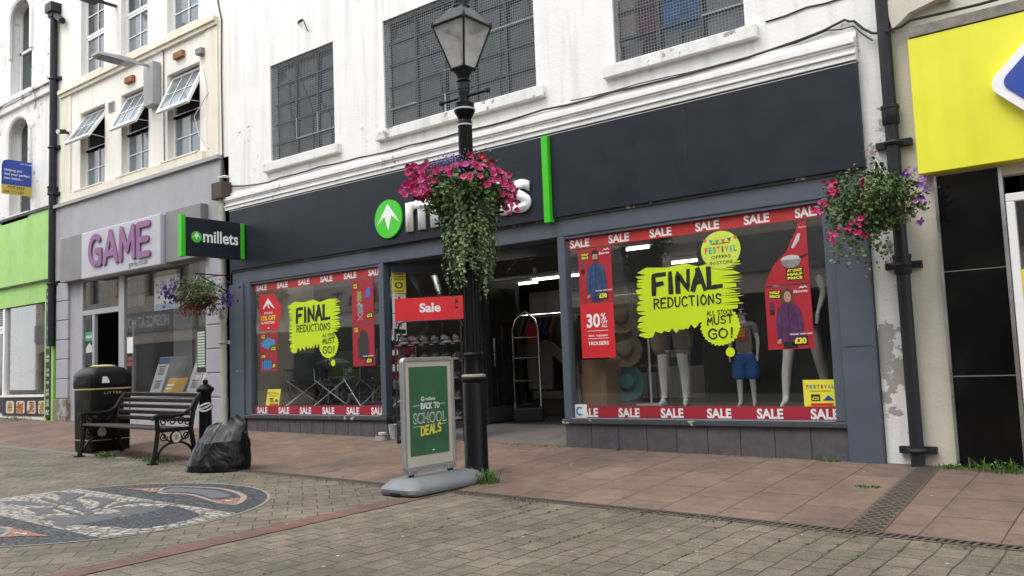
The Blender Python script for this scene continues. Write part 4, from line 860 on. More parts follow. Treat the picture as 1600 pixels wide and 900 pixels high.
def model_print(t, cx, z0, s, coat, hair_long, y=PY):
    "printed figure in a jacket; s = overall height"
    f = lambda P: [(cx+a*s, z0+b*s) for a, b in P]
    flat('legs_print', f([(-.11, 0), (.12, 0), (.13, .22), (-.13, .22)]), BLK if hair_long else M('print_navy', (.02, .03, .07), .5), t, y, .0008)
    if hair_long: flat('hair_print', f([(-.10, .66), (-.12, .80), (-.08, .95), (0, 1.0), (.08, .96), (.11, .82), (.11, .66)]), HAIR, t, y, .0008)
    b = flat('jacket_print', f([(-.20, .14), (-.14, .16), (-.12, .10), (.14, .10), (.15, .16), (.22, .12), (.24, .40), (.20, .64), (.09, .74), (-.07, .74), (-.17, .66), (-.22, .42)]), coat, t, y-.001, .0008)
    dk = M('print_fold', (.012, .014, .03), .6)
    flat('zip_print', f([(-.005, .1), (.008, .1), (.012, .70), (-.002, .70)]), dk, b, y-.002, .0006); flat('sleeve_line', f([(-.14, .16), (-.13, .16), (-.115, .56), (-.125, .56)]), dk, b, y-.002, .0006); flat('sleeve_line', f([(.145, .16), (.155, .16), (.135, .56), (.125, .56)]), dk, b, y-.002, .0006)
    flat('hand_print', f([(-.21, .08), (-.15, .08), (-.14, .16), (-.20, .15)]), FLESH, t, y-.001, .0008); flat('hand_print', f([(.16, .08), (.21, .07), (.22, .14), (.16, .16)]), FLESH, t, y-.001, .0008)
    h = flat('face_print', f(ell(.005, .85, .062, .098, 18)), FLESH, t, y-.002, .0008)
    if not hair_long: flat('hair_print', f([(-.065, .86), (-.07, .95), (-.03, 1.0), (.04, 1.0), (.075, .94), (.07, .87), (.05, .92), (-.04, .92)]), BLK, h, y-.003, .0006); flat('beard_print', f([(-.055, .82), (.065, .82), (.045, .77), (.005, .745), (-.035, .77)]), HAIR, h, y-.003, .0006)
    else: flat('fringe_print', f([(-.065, .84), (-.07, .95), (0, .985), (.075, .94), (.07, .84), (.045, .92), (-.01, .94), (-.045, .9)]), HAIR, h, y-.003, .0006)
    for a in (-.022, .030): flat('eye_print', f(ell(a, .865, .010, .006, 8)), BLK, h, y-.003, .0005)
    flat('mouth_print', f(rect(-.015, .025, .795, .803)), RED, h, y-.003, .0005)
t = poster('sale_poster', 'red half price poster of a man in a navy jacket', rect(-5.325, -4.885, 1.63, 2.25), RED, 'red offer posters')
half(t, -5.285, -5.18, 2.13, 2.21); model_print(t, -5.10, 1.64, .59, M('print_navy_jacket', (.03, .06, .16), .5, var=.6, scale=14), False); price(t, '£30', -5.08, -4.95, 1.665, 1.745)
text('Storm', PAPER, t, (-5.05, PY, 2.17), X, Z, h=.028, w=.14, bold=.02, shear=.2, t=.0005); flat('mountain_mark', [(-5.0, 2.205), (-4.97, 2.235), (-4.955, 2.22), (-4.93, 2.24), (-4.90, 2.205), (-4.93, 2.225), (-4.955, 2.208), (-4.97, 2.22)], PAPER, t, PY, .0005)
text('WAS £60  NOW ONLY', PAPER, t, (-5.11, PY-.002, 1.755), X, Z, h=.016, bold=.04, t=.0005)
for z in (2.05, 1.97): flat('swatch', rect(-5.29, -5.245, z, z+.055), M('swatch_grey', (.08, .07, .09), .5) if z > 2 else BLK, t, PY, .0006)
t = poster('sale_poster', 'plain bright red poster reading 30% off all trousers', rect(-5.33, -4.89, 1.01, 1.622), REDB, 'red offer posters')
text('30', WHT, t, (-5.25, PY+.001, 1.36), X, Z, h=.15, w=.18, bold=.03, t=.0006); text('%', WHT, t, (-5.06, PY+.001, 1.435), X, Z, h=.075, bold=.02, t=.0006); text('OFF', WHT, t, (-5.055, PY+.001, 1.392), X, Z, h=.034, bold=.02, t=.0006); text('ALL', WHT, t, (-5.055, PY+.001, 1.350), X, Z, h=.034, bold=.02, t=.0006)
for z in (1.312, 1.225): flat('rule', rect(-5.24, -4.97, z, z+.005), WHT, t, PY+.001, .0006)
text('Storm   craghoppers', WHT, t, (-5.105, PY+.001, 1.25), X, Z, h=.025, w=.25, bold=.02, t=.0006, align='C'); text('TROUSERS', WHT, t, (-5.105, PY+.001, 1.155), X, Z, h=.04, w=.27, bold=.025, t=.0006, align='C')
t = poster('sale_poster', 'red half price poster of a woman in a purple jacket in the right window', rect(-3.15, -2.70, 1.02, 1.632), RED, 'red offer posters')
half(t, -3.11, -2.99, 1.52, 1.60); model_print(t, -2.93, 1.03, .59, M('print_purple_jacket', (.085, .02, .09), .5, var=.6, scale=14), True); price(t, '£30', -2.90, -2.755, 1.055, 1.145)
text('Storm', PAPER, t, (-2.87, PY, 1.56), X, Z, h=.028, w=.14, bold=.02, shear=.2, t=.0005); text('WAS £60  NOW ONLY', PAPER, t, (-2.93, PY-.002, 1.155), X, Z, h=.016, bold=.04, t=.0005); flat('mountain_mark', [(-2.82, 1.595), (-2.79, 1.622), (-2.775, 1.61), (-2.75, 1.625), (-2.72, 1.595), (-2.75, 1.612), (-2.775, 1.598), (-2.79, 1.608)], PAPER, t, PY, .0005)
for z in (1.43, 1.36): flat('swatch', rect(-3.11, -3.065, z, z+.055), BLK if z < 1.4 else M('swatch_plum', (.06, .03, .08), .5), t, PY, .0006)
t = poster('sale_poster', 'red wedge-shaped poster with a cooking pan, above the woman poster', [(-3.15, 1.648), (-2.70, 1.648), (-2.70, 2.245), (-2.775, 2.245), (-2.80, 2.17), (-2.9, 1.98), (-3.05, 1.84)], RED, 'red offer posters')
flat('pan_print', ell(-2.87, 1.885, .10, .045, 20), SILVER, t, PY, .0006); flat('pan_body', [(-2.97, 1.885), (-2.77, 1.885), (-2.79, 1.83), (-2.84, 1.805), (-2.90, 1.805), (-2.95, 1.83)], STEEL, t, PY-.001, .0006); flat('pan_handle', [(-2.78, 1.885), (-2.71, 1.915), (-2.71, 1.93), (-2.79, 1.905)], BLK, t, PY-.001, .0006)
half(t, -2.925, -2.755, 1.685, 1.80, ('AT LEAST', 'HALF', 'PRICE')); flat('fork_print', [(-2.86, 2.0), (-2.79, 2.13), (-2.76, 2.13), (-2.78, 2.06), (-2.84, 1.99)], SILVER, t, PY, .0006)
text('Storm', PAPER, t, (-2.775, PY, 2.18), X, Z, h=.02, w=.07, t=.0005)
t = poster('festival_roundel', 'round lime festival offers sticker with bunting on the right window', ell(-3.585, 2.06, .215, .195, 40), M('pale_lime_print', (.58, .70, .08), .45), cat='window sticker', y=GY-.004)
FC = [(.6, .12, .05), (.05, .3, .5), (.1, .35, .1), (.55, .1, .2), (.1, .1, .1)]
def festival(t, cx, z, w, h, y):
    for i, c in enumerate('FESTIVAL'): text(c, M('festival_letter', FC[i % 5], .5), t, (cx-w/2+w*(i+.5)/8, y, z), X, Z, h=h, w=w/8*(.4 if c == 'I' else .72), bold=.04, align='C', t=.0005)
yy = GY-.0056
festival(t, -3.585, 2.035, .36, .062, yy); text('OFFERS', BLK, t, (-3.585, yy, 1.975), X, Z, h=.034, w=.21, align='C', t=.0005); text('IN-STORE', BLK, t, (-3.585, yy, 1.915), X, Z, h=.034, w=.25, align='C', t=.0005); text('millets presents', BLK, t, (-3.585, yy, 2.122), X, Z, h=.018, w=.2, bold=.02, align='C', t=.0005)
for i in range(6): a = -3.75+i*.066; flat('bunting', [(a-.024, 2.185-.02*math.sin(i/5*3.14)), (a+.024, 2.185-.02*math.sin(i/5*3.14)), (a, 2.145-.02*math.sin(i/5*3.14))], M('bunting', FC[i % 5], .5), t, yy, .0005)
def fest_card(x0, x1, z0, z1, label, lean=0):
    t = poster('festival_card', label, [(x0, z0), (x1, z0), (x1+lean, z1), (x0+lean, z1)], YEL, 'yellow festival cards', 'card'); w, h = x1-x0, z1-z0; cx = (x0+x1)/2+lean*.6
    festival(t, cx, z0+h*.68, w*.86, h*.14, PY); text('HEADLINERS', BLK, t, (cx, PY, z0+h*.55), X, Z, h=h*.05, w=w*.6, align='C', t=.0005); flat('patch', rect(cx-w*.28, cx-w*.02, z0+h*.2, z0+h*.45), BLK, t, PY, .0005); text('£25', YEL, t, (cx-w*.15, PY-.001, z0+h*.25), X, Z, h=h*.12, align='C', bold=.03, t=.0005); flat('tent_print', [(cx+.02, z0+h*.22), (cx+w*.4, z0+h*.22), (cx+w*.22, z0+h*.42)], BLUE, t, PY, .0005); flat('red_flash', rect(cx-w*.3, cx+w*.35, z0+.005, z0+h*.12), REDB, t, PY, .0005)
fest_card(-2.835, -2.515, .472, .722, 'small yellow festival card at the lower right corner of the right window'); fest_card(-11.26, -10.93, .475, .725, 'small yellow festival card leaning at the lower left of the left window', .06)
t = poster('council_sticker', 'small white sticker with a blue C at the lower left of the right window', rect(-5.462, -5.30, .342, .492), PAPER, cat='window sticker', y=GY-.003)
m = MB()
for i in range(10): a0, a1 = R(45+27*i), R(45+27*(i+1)); m.prism([(-5.395+r*math.cos(a), .415+r*math.sin(a)) for r, a in ((.032, a0), (.052, a0), (.052, a1), (.032, a1))], (0, GY-.0052-.0001*i, 0), X, Z, 0)
m.build('lettering', M('sticker_blue', (.02, .25, .45), .5), t)
# left window posters
t = poster('tent_poster', 'curling red poster with a white tent and 15% off on the left window', [(-11.39, 1.635), (-10.94, 1.635), (-10.86, 1.85), (-10.83, 2.0), (-10.93, 2.09), (-11.02, 2.20), (-11.39, 2.215)], REDB, 'red offer posters')
flat('tent_print', [(-11.31, 1.985), (-11.27, 1.985), (-11.18, 2.06), (-11.16, 1.985), (-11.13, 1.985), (-11.15, 2.07), (-11.04, 1.985), (-11.0, 1.985), (-11.13, 2.11), (-11.17, 2.15), (-11.20, 2.11)], WHT, t, PY, .0006)
text('15% OFF', YEL, t, (-11.35, PY, 1.80), X, Z, h=.075, w=.38, bold=.03, t=.0006); text('ALL TENTS TODAY', WHT, t, (-11.35, PY, 1.745), X, Z, h=.035, w=.36, bold=.03, t=.0006); text('OUR CUSTOM', WHT, t, (-11.27, PY, 1.90), X, Z, h=.03, w=.22, bold=.03, t=.0006); flat('mountain_mark', [(-11.19, 1.67), (-11.16, 1.70), (-11.13, 1.67)], WHT, t, PY, .0006)
t = poster('camping_poster', 'red poster with blue camping gear below the tent poster', rect(-11.395, -10.94, 1.0, 1.60), REDC, 'red offer posters')
half(t, -11.35, -11.24, 1.51, 1.58); price(t, '£12', -11.11, -10.97, 1.31, 1.40); price(t, '£10', -11.36, -11.24, 1.20, 1.28); price(t, '£8', -11.09, -10.98, 1.05, 1.13)
flat('stove_print', [(-11.34, 1.40), (-11.2, 1.35), (-11.0, 1.42), (-11.0, 1.48), (-11.15, 1.53), (-11.34, 1.47)], M('print_sky', (.05, .26, .48), .5), t, PY, .0006); flat('bag_print', rrect(-11.33, -11.1, 1.03, 1.17, .02), M('print_sky2', (.06, .30, .55), .5), t, PY, .0006)
for i in range(4): flat('stripe', rect(-11.31+i*.055, -11.285+i*.055, 1.03, 1.19), BLUE, t, PY-.001, .0005)
t = poster('chair_poster', 'red translucent-looking poster with small chairs above the rucksack poster', rect(-9.21, -8.76, 1.64, 2.245), REDC, 'red offer posters')
half(t, -9.17, -9.08, 2.12, 2.20); price(t, '£13', -8.90, -8.79, 1.69, 1.77); flat('chair_print', [(-9.10, 1.95), (-9.0, 1.95), (-9.01, 2.08), (-9.09, 2.08)], M('print_olive', (.25, .28, .05), .5), t, PY, .0006); flat('chair_print', [(-8.93, 1.97), (-8.82, 2.0), (-8.84, 2.14), (-8.90, 2.10)], M('print_blue', (.05, .15, .45), .5), t, PY, .0006); flat('chair_print', [(-9.09, 1.76), (-8.98, 1.76), (-8.97, 1.90), (-9.1, 1.90)], GREYD, t, PY, .0006)
for a, b, c, d in ((-9.12, 1.88, -9.0, 1.95), (-9.0, 1.86, -9.1, 1.95), (-9.1, 1.67, -8.98, 1.76), (-8.98, 1.67, -9.1, 1.76)): flat('leg_print', [(a, b), (a+.008, b), (c+.008, d), (c, d)], PAPER, t, PY-.0007, .0005)
t = poster('rucksack_poster', 'red poster with a dark rucksack low on the right of the left window', rect(-9.21, -8.76, 1.025, 1.628), REDC, 'red offer posters')
half(t, -9.17, -9.08, 1.50, 1.58); flat('rucksack_print', [(-9.09, 1.13), (-8.89, 1.13), (-8.87, 1.35), (-8.91, 1.50), (-8.97, 1.54), (-9.04, 1.52), (-9.1, 1.38)], M('print_dark_grey', (.03, .028, .032), .5), t, PY, .0006); price(t, '£20', -8.96, -8.79, 1.06, 1.14); text('WAS £40  NOW ONLY', PAPER, t, (-9.0, PY, 1.155), X, Z, h=.016, bold=.04, t=.0005)
# posters on the glazed return beside the entrance
u_ = Vector((.55, 1.22, 0)).normalized()
def rposter(label, d0, d1, z0, z1, mat, fn, name='notice', cat='notice'):
    o = Vector((-8.493, .10, 0))+Vector((u_.y, -u_.x, 0))*.006
    t = thing(name, label, cat, (o.x, o.y, z0)); m = MB(); m.prism(rect(d0, d1, z0, z1), o, u_, Z, .001); m.build('sheet', mat, t); fn(t, o+Vector((u_.y, -u_.x, 0))*.0015); return t
def f1(t, o):
    for s, z, h in (('MANAGERS', 2.27, .022), ('EXCLUSION', 2.235, .022), ('ZONE', 2.20, .022), ('EXCLUSIVE OFFER', 2.035, .018)): text(s, BLK, t, o+u_*.115+Z*z, u_, Z, h=h, w=.14, bold=.03, align='C', t=.0005)
    m = MB(); m.prism(ell(.115, 2.125, .06, .045, 20), o, u_, Z, .0005); e = m.build('eye_mark', BLK, t); m = MB(); m.prism(ell(.115, 2.125, .035, .03, 16), o+Vector((u_.y, -u_.x, 0))*.001, u_, Z, .0005); m.build('eye_white', YEL, e)
rposter('yellow notice with a black eye emblem at the top of the entrance glass', .01, .22, 2.01, 2.33, YEL, f1)
def f2(t, o):
    m = MB(); m.prism([(.10, 1.84), (.13, 1.84), (.135, 1.93), (.095, 1.93)], o, u_, Z, .0005); m.build('figure', BLK, t); m = MB(); m.prism(ell(.115, 1.95, .014, .018, 10), o, u_, Z, .0005); m.build('head_mark', BLK, t)
    for z in (1.97, 1.82, 1.80, 1.785): m = MB(); m.prism(rect(.05, .18, z, z+.008), o, u_, Z, .0005); m.build('line', GREYD, t)
rposter('white notice with a small black figure below the yellow notice', .01, .21, 1.74, 2.0, PAPER, f2)
def f3(t, o):
    text('DB', BLK, t, o+u_*.10+Z*1.55, u_, Z, h=.06, w=.09, bold=.03, align='C', t=.0005); m = MB(); m.prism(rect(.03, .2, 1.45, 1.51), o, u_, Z, .0005); m.build('patch', BLK, t)
rposter('white notice with large black letters beside the red sale topper', .01, .21, 1.43, 1.73, PAPER, f3)
# dark fashion poster inside the entrance return
o_ = Vector((-8.05, 1.40, 0)); t = thing('jacket_poster', 'dim dark poster of two people in packable jackets inside the entrance', 'poster', (-8.2, 1.4, 1.5))
flat('sheet', rect(-8.95, -8.05, 1.45, 2.4), M('dark_magenta_print', (.10, .015, .035), .5), t, 1.40, .004); flat('teal_panel', rect(-8.62, -8.36, 1.9, 2.4), M('dark_teal_print', (.02, .08, .09), .5), t, 1.396, .002)
for a in (-8.72, -8.42):
    flat('figure_print', [(a-.19, 1.45), (a+.19, 1.45), (a+.2, 1.9), (a+.08, 2.03), (a-.08, 2.03), (a-.2, 1.9)], BLK, t, 1.392-.002*(a > -8.5), .002); flat('head_print', ell(a, 2.13, .065, .095, 14), M('dim_skin_print', (.10, .06, .045), .5), t, 1.388, .002); flat('hair_print', [(a-.07, 2.15), (a-.06, 2.24), (a+.06, 2.24), (a+.07, 2.15)], BLK, t, 1.386, .002)
text('PACKABLE', PAPER, t, (-8.9, 1.385, 1.56), X, Z, h=.06, w=.4, bold=.02, t=.001); flat('roundel', ell(-8.32, 1.72, .09, .09, 20), M('dim_pink', (.30, .03, .09), .5), t, 1.388, .002); flat('white_roundel', ell(-8.17, 1.58, .14, .13, 20), M('dim_white', (.3, .3, .3), .5), t, 1.390, .002)
# games shop window contents
def gposter(name, label, pts, mat, cat='poster', y=.005): return poster(name, label, pts, mat, None, cat, y)
t = gposter('offer_poster', 'white 25% extra poster hanging in the grey games shop window', rect(-14.62, -13.77, 2.18, 2.79), M('grey_white_print', (.42, .43, .45), .5), y=.06); text('25%', M('print_grey_purple', (.10, .07, .11), .5), t, (-14.55, .058, 2.50), X, Z, h=.17, w=.38, bold=.03, t=.001); text('EXTRA', GREYD, t, (-14.12, .058, 2.60), X, Z, h=.10, w=.30, bold=.03, t=.001); flat('blue_foot', rect(-14.6, -13.8, 2.19, 2.30), M('print_pale_blue', (.12, .25, .36), .5), t, .058, .001)
t = gposter('notice', 'small white paper notice on the games shop glass beside the door', rect(-15.49, -15.27, 1.44, 1.74), PAPER, 'notice')
t = gposter('notice', 'small dull red and orange sticker low beside the games shop door', rect(-15.51, -15.29, 1.20, 1.38), M('orange_red_print', (.20, .045, .03), .5), 'notice'); flat('band', rect(-15.5, -15.3, 1.28, 1.31), BLK, t, .003, .001)
t = gposter('door_poster', 'dark poster with a green heading on the narrow games shop side pane', rect(-17.13, -16.80, 1.25, 1.92), BLK); flat('heading', rect(-17.13, -16.80, 1.74, 1.92), M('green_head', (.04, .25, .12), .5), t, .003, .001); flat('car_print', [(-17.1, 1.5), (-16.83, 1.52), (-16.85, 1.64), (-16.95, 1.7), (-17.08, 1.62)], SILVER, t, .003, .001); text('XBOX', WHT, t, (-16.965, .003, 1.80), X, Z, h=.05, w=.25, align='C', bold=.02, t=.001)
def standee(name, label, x0, x1, z0, z1, y, lean, mat, head, depth=.25):
    t = thing(name, label, 'display stand', ((x0+x1)/2, y, z0)); m = MB()
    A = [(x0, y, z0), (x1, y, z0), (x1+lean, y+.12, z1), (x0+lean, y+.12, z1)]; B = [(a+.16, b+depth, c) for a, b, c in A]
    m.loft([A, B]); m.build('body', mat, t)
    def on(a, b, c, d, mt, nm):
        mm = MB(); f = lambda p, q: (x0+(x1-x0)*p+lean*q, y+.12*q-.003, z0+(z1-z0)*q); mm.face([f(a, c), f(b, c), f(b, d), f(a, d)]); return mm.build(nm, mt, t)
    on(.02, .98, .80, .99, head, 'header'); return t, on
PG = M('pale_board', (.42, .45, .46), .5); DKB = M('standee_blue', (.02, .06, .18), .5)
t, on = standee('leaning_display_board', 'pale leaning display with a blue header in the games shop window', -15.13, -14.74, .70, 1.34, .25, .17, PG, DKB)
for a, b in ((.10, .28), (.48, .70)): on(.25, .75, a, b, GREYD, 'picture'); on(.2, .8, b+.02, b+.05, BLK, 'line')
t, on = standee('leaning_display_board', 'pale leaning display with a grey header beside the purple display', -13.89, -13.50, .70, 1.32, .25, .16, PG, M('standee_head', (.16, .14, .15), .5))
for a, b in ((.10, .28), (.48, .70)): on(.25, .75, a, b, GREYD, 'picture'); on(.2, .8, b+.02, b+.05, BLK, 'line')
t, on = standee('leaning_display_board', 'purple leaning display with white cards at the right of the games window', -13.48, -12.86, .70, 1.55, .22, .2, M('standee_purple', (.22, .05, .16), .5), M('standee_purple2', (.24, .06, .18), .5), .15)
for a, b, c, d in ((.08, .45, .1, .38), (.52, .92, .1, .38), (.08, .45, .48, .75), (.52, .92, .48, .75)): on(a, b, c, d, PAPER, 'card'); on(a+.08, b-.1, c+.06, d-.1, GREYD, 'picture')
t, on = standee('display_box', 'small mustard yellow box low in the games shop window', -14.57, -14.30, .70, .95, .2, .02, M('mustard_box', (.42, .24, .02), .5), M('mustard_box2', (.45, .27, .02), .5), .12); on(.1, .8, .2, .3, PAPER, 'line'); on(.1, .9, .45, .55, PAPER, 'line')
t = gposter('price_list', 'tall dark-framed board of green and white lines at the right of the games window', rect(-13.10, -12.84, 1.03, 1.78), BLK, 'notice', -.025)
for i in range(13): flat('line', rect(-13.08, -12.86, 1.12+i*.047, 1.152+i*.047), M('pale_green_paper', (.45, .58, .48), .6), t, -.027, .001)
# ================================================================== lamp post
LX, LY = -5.46, -1.74; LZ = pav_z(LX, LY)
lp = thing('lamp_post', 'black fluted street lamp post with a glazed four-sided lantern', 'lamp post', (LX, LY, LZ)); L0 = (LX, LY, 0)
m = MB(); m.lathe([(.126, LZ-.02), (.126, LZ+.03), (.115, LZ+.05), (.113, .80), (.107, .815)], L0, 28); m.build('base', BLACK, lp, smooth=True)
m = MB(); m.lathe([(.107, .815), (.119, .83), (.121, .85), (.107, .865)], L0, 28); m.build('base_ring', BLACK, lp, smooth=True)
m = MB(); m.lathe([(.106, .862), (.118, .872), (.118, .888), (.103, .897)], L0, 28); m.build('pale_ring', M('worn_silver_band', (.34, .31, .26), .5, var=.3, scale=20), lp, smooth=True)
m = MB(); m.lathe([(.101, .895), (.095, .93), (.089, 1.02), (.095, 1.07), (.10, 1.09), (.085, 1.11)], L0, 28); m.build('bell', BLACK, lp, smooth=True)
m = MB(); n = 40; rings = []
for z, r in ((1.10, .082), (2.2, .077), (3.39, .070)):
    rings.append([Vector((LX+(r-(.009 if k % 4 in (2, 3) else 0))*math.cos(2*math.pi*k/n), LY+(r-(.009 if k % 4 in (2, 3) else 0))*math.sin(2*math.pi*k/n), z)) for k in range(n)])
m.loft(rings); m.build('fluted_shaft', BLACK, lp)
m = MB(); m.lathe([(.074, 3.385), (.074, 3.43), (.062, 3.45), (.08, 3.49), (.104, 3.53), (.107, 3.56), (.098, 3.59), (.102, 3.615), (.06, 3.63)], L0, 24); m.build('collar', BLACK, lp, smooth=True)
SILP = M('silver_paint', (.45, .46, .46), .45)
for z, r in ((3.395, .0765), (3.555, .109)): m = MB(); m.lathe([(r-.01, z-.012), (r, z-.008), (r, z+.008), (r-.01, z+.012)], L0, 24); m.build('white_band', SILP, lp, smooth=True)
m = MB(); m.lathe([(.055, 3.62), (.055, 3.70), (.062, 3.715), (.062, 3.76), (.068, 3.765), (.068, 3.82), (.05, 3.83), (.05, 3.84), (.075, 3.85), (.058, 3.87), (.075, 3.92), (.11, 3.958)], L0, 20); m.build('neck', LAMPG, lp, smooth=True)
ld = X.copy(); m = MB(); c = Vector((LX, LY, 3.69))
m.tube([c-ld*.30, c+ld*.30], .017, 8)
for s in (-1, 1): m.lathe([(.0, -.03), (.028, -.015), (.03, 0), (.028, .015), (0, .03)], c+ld*.31*s, 10)
m.build('ladder_bar', LAMPG, lp, smooth=True)
def sq(h, z): return [Vector((LX+a*h, LY+b*h, z)) for a, b in ((-1, -1), (1, -1), (1, 1), (-1, 1))]
z0, z1, h0, h1 = 3.975, 4.425, .085, .212
m = MB(); A, B = sq(h0, z0), sq(h1, z1)
for k in range(4): m.tube([A[k], B[k]], .012, 6); m.tube([A[k], A[(k+1) % 4]], .016, 6); m.tube([B[k], B[(k+1) % 4]], .017, 6); m.lathe([(.0, .05), (.014, .03), (.018, 0), (.012, -.03)], B[k]+Vector((0, 0, .01)), 8)
lan = m.build('lantern_frame', LAMPG, lp, smooth=True)
for k in range(4):
    m = MB(); i = (k+1) % 4; m.face([A[k], A[i], B[i], B[k]]); m.build('glass_pane', LGLASS, lan)
m = MB(); m.loft([sq(h1+.015, z1+.005), sq(.13, z1+.13), sq(.085, z1+.19)]); m.build('lantern_roof', LAMPG, lan)
m = MB(); m.lathe([(.095, z1+.185), (.10, z1+.20), (.085, z1+.22), (.088, z1+.25), (.075, z1+.26), (.078, z1+.30), (.055, z1+.32), (.06, z1+.36), (.03, z1+.39), (.035, z1+.42), (.0, z1+.47)], L0, 18); m.build('finial', LAMPG, lan, smooth=True)
m = MB(); m.lathe([(.0, z1+.06), (.07, z1+.05), (.09, z1-.0), (.06, z1-.05), (.035, z1-.09), (.0, z1-.12)], L0, 16); m.build('bulb_unit', M('lamp_reflector', (.45, .42, .36), .4), lan, smooth=True)
bx('lantern_floor', LAMPG, lan, LX-.085, LX+.085, LY-.085, LY+.085, 3.955, 3.974)

# ================================================================== bench
be = thing('park_bench', 'black cast iron bench with brown slats beside the litter bin', 'bench', (0, 0, 0))
def spiral(c, r, turns, start, sgn=1, n=14):
    return [Vector((c[0], c[1]+r*(1-.78*i/n)*math.cos(start+sgn*2*math.pi*turns*i/n), c[2]+r*(1-.78*i/n)*math.sin(start+sgn*2*math.pi*turns*i/n))) for i in range(n+1)]
for s in (-.95, .95):
    e = MB()
    e.tube([(s, -.30, 0), (s, -.27, .12), (s, -.235, .38), (s, -.25, .56)], [.034, .028, .027, .03], 8)
    e.tube([(s, .30, 0), (s, .25, .14), (s, .20, .40), (s, .24, .62), (s, .33, .82)], [.034, .03, .032, .028, .024], 8)
    e.tube([(s, -.31, .53), (s, -.29, .565), (s, -.22, .575), (s, -.05, .565), (s, .10, .58), (s, .20, .64), (s, .27, .76), (s, .335, .83)], [.018, .024, .026, .024, .024, .024, .024, .02], 8)
    e.tube([(s, -.24, .40), (s, .20, .40)], .026, 8)
    e.tube([(s, -.28, .06)]+[(s, -.24*math.cos(math.pi*i/8), .06+.19*math.sin(math.pi*i/8)) for i in range(9)]+[(s, .27, .06)], .016, 6)
    fr = e.build('end_frame', IRON, be, smooth=True)
    e = MB()
    for cy, cz, st, sg in ((-.16, .50, 0, 1), (-.05, .50, math.pi, -1), (.07, .50, 0, 1), (.15, .48, math.pi, -1), (-.16, .32, 0, -1), (.13, .32, math.pi, 1)): e.tube(spiral((s, cy, cz), .055, 1.4, st, sg), .009, 5)
    e.tube([(s, .07*math.cos(t*math.pi/8), .305+.07*math.sin(t*math.pi/8)) for t in range(16)], .012, 6, closed=True)
    e.tube([(s, -.2, .40), (s, -.12, .28), (s, -.06, .255)], .010, 5); e.tube([(s, .19, .38), (s, .12, .28), (s, .06, .255)], .010, 5); e.build('scrollwork', IRON, fr, smooth=True)
    e = MB(); sg = 1 if s > 0 else -1
    e.prism(ell(0, 0, .058, .068, 24), (s+sg*.018, 0, .305), Y*sg, Z, .03); md = e.build('medallion', M('medallion_white', (.52, .52, .50), .5), fr)
    e = MB(); e.prism([(-.022, -.03), (.022, -.03), (.026, .02), (0, .04), (-.026, .02)], (s+sg*.020, 0, .305), Y*sg, Z, .001); e.build('crest', M('crest_mustard', (.32, .27, .08), .5), md)
    for y in (-.30, .30): bx('foot_plate', IRON, fr, s-.05, s+.05, y-.05, y+.05, 0, .018)
for i in range(5):
    y, z = .215+i*.026, .50+i*.077; m = MB(); m.obox((-.96, y, z), (.96, y, z), .024, .056, up=(0, -.32, .95)); m.build('back_slat', WOODB, be, bevel=.008)
for i in range(4):
    y, z = -.215+i*.112, .425-.008*i; m = MB(); m.obox((-.96, y, z), (.96, y, z), .098, .032); m.build('seat_slat', WOODB, be, bevel=.008)
m = MB(); m.tube([(-.95, .0, .385), (.95, 0, .385)], .014, 6); m.build('tie_bar', IRON, be)
be.location = (-10.78, -2.33, road_z(-10.78)); be.rotation_euler = (0, .012, R(-.5))

# ================================================================== litter bin
bn = thing('litter_bin', 'black square litter bin with gold bands and a domed top behind the bench', 'litter bin', (0, 0, 0))
def rsq(h, r, z, n=5):
    o = []
    for cx, cy, a in ((h-r, h-r, 0), (-h+r, h-r, 90), (-h+r, -h+r, 180), (h-r, -h+r, 270)):
        for i in range(n+1): t = R(a+90*i/n); o.append(Vector((cx+r*math.cos(t), cy+r*math.sin(t), z)))
    return o
m = MB(); m.loft([rsq(.27, .05, 0), rsq(.275, .05, .04), rsq(.285, .05, .86)]); m.build('body', PLAST, bn, smooth=True)
m = MB()
for x, y, s in ((.287, 0, 1), (0, -.287, 0)):
    if s: m.box(.268, .2835, -.20, -.02, .10, .74); m.box(.268, .2835, .02, .20, .10, .74)
    else: m.box(-.20, -.02, -.2835, -.268, .10, .74); m.box(.02, .20, -.2835, -.268, .10, .74)
m.build('raised_panel', PLAST, bn, bevel=.008)
m = MB(); m.loft([rsq(.291, .05, .865), rsq(.291, .05, .885)]); m.build('gold_band', GOLD, bn, smooth=True)
m = MB(); m.loft([rsq(.2835, .05, .16), rsq(.284, .05, .172)]); m.build('gold_band', GOLD, bn, smooth=True)
m = MB(); m.loft([rsq(.285, .05, .88), rsq(.298, .06, .90), rsq(.298, .06, 1.06), rsq(.285, .07, 1.10), rsq(.23, .08, 1.16), rsq(.17, .09, 1.185)]); hd = m.build('hood', PLAST, bn, smooth=True)
m = MB(); m.prism(rrect(-.19, .19, .94, 1.06, .05), (.3005, 0, 0), Y, Z, .004); op = m.build('opening', VOID, hd); m = MB(); m.prism([(-.16, .955), (-.05, .955), (-.06, 1.0), (-.09, 1.045), (-.15, 1.045)], (.302, 0, 0), Y, Z, .001); m.build('symbol', PAPER, op)
m = MB(); m.prism(rrect(-.15, .15, .94, 1.05, .05), (0, -.3005, 0), X, Z, .004); m.build('opening', VOID, hd)
m = MB(); m.lathe([(.17, 1.18), (.175, 1.195), (.12, 1.21), (0, 1.215)], (0, 0, 0), 24); m.build('ash_plate', M('gold_plate', (.60, .48, .20), .4), hd, smooth=True)
text('LITTER', GOLD, bn, (.289, -.12, .80), Y, Z, h=.035, w=.26, t=.001); bx('label_plate', PAPER, bn, .285, .288, .16, .24, .52, .72)
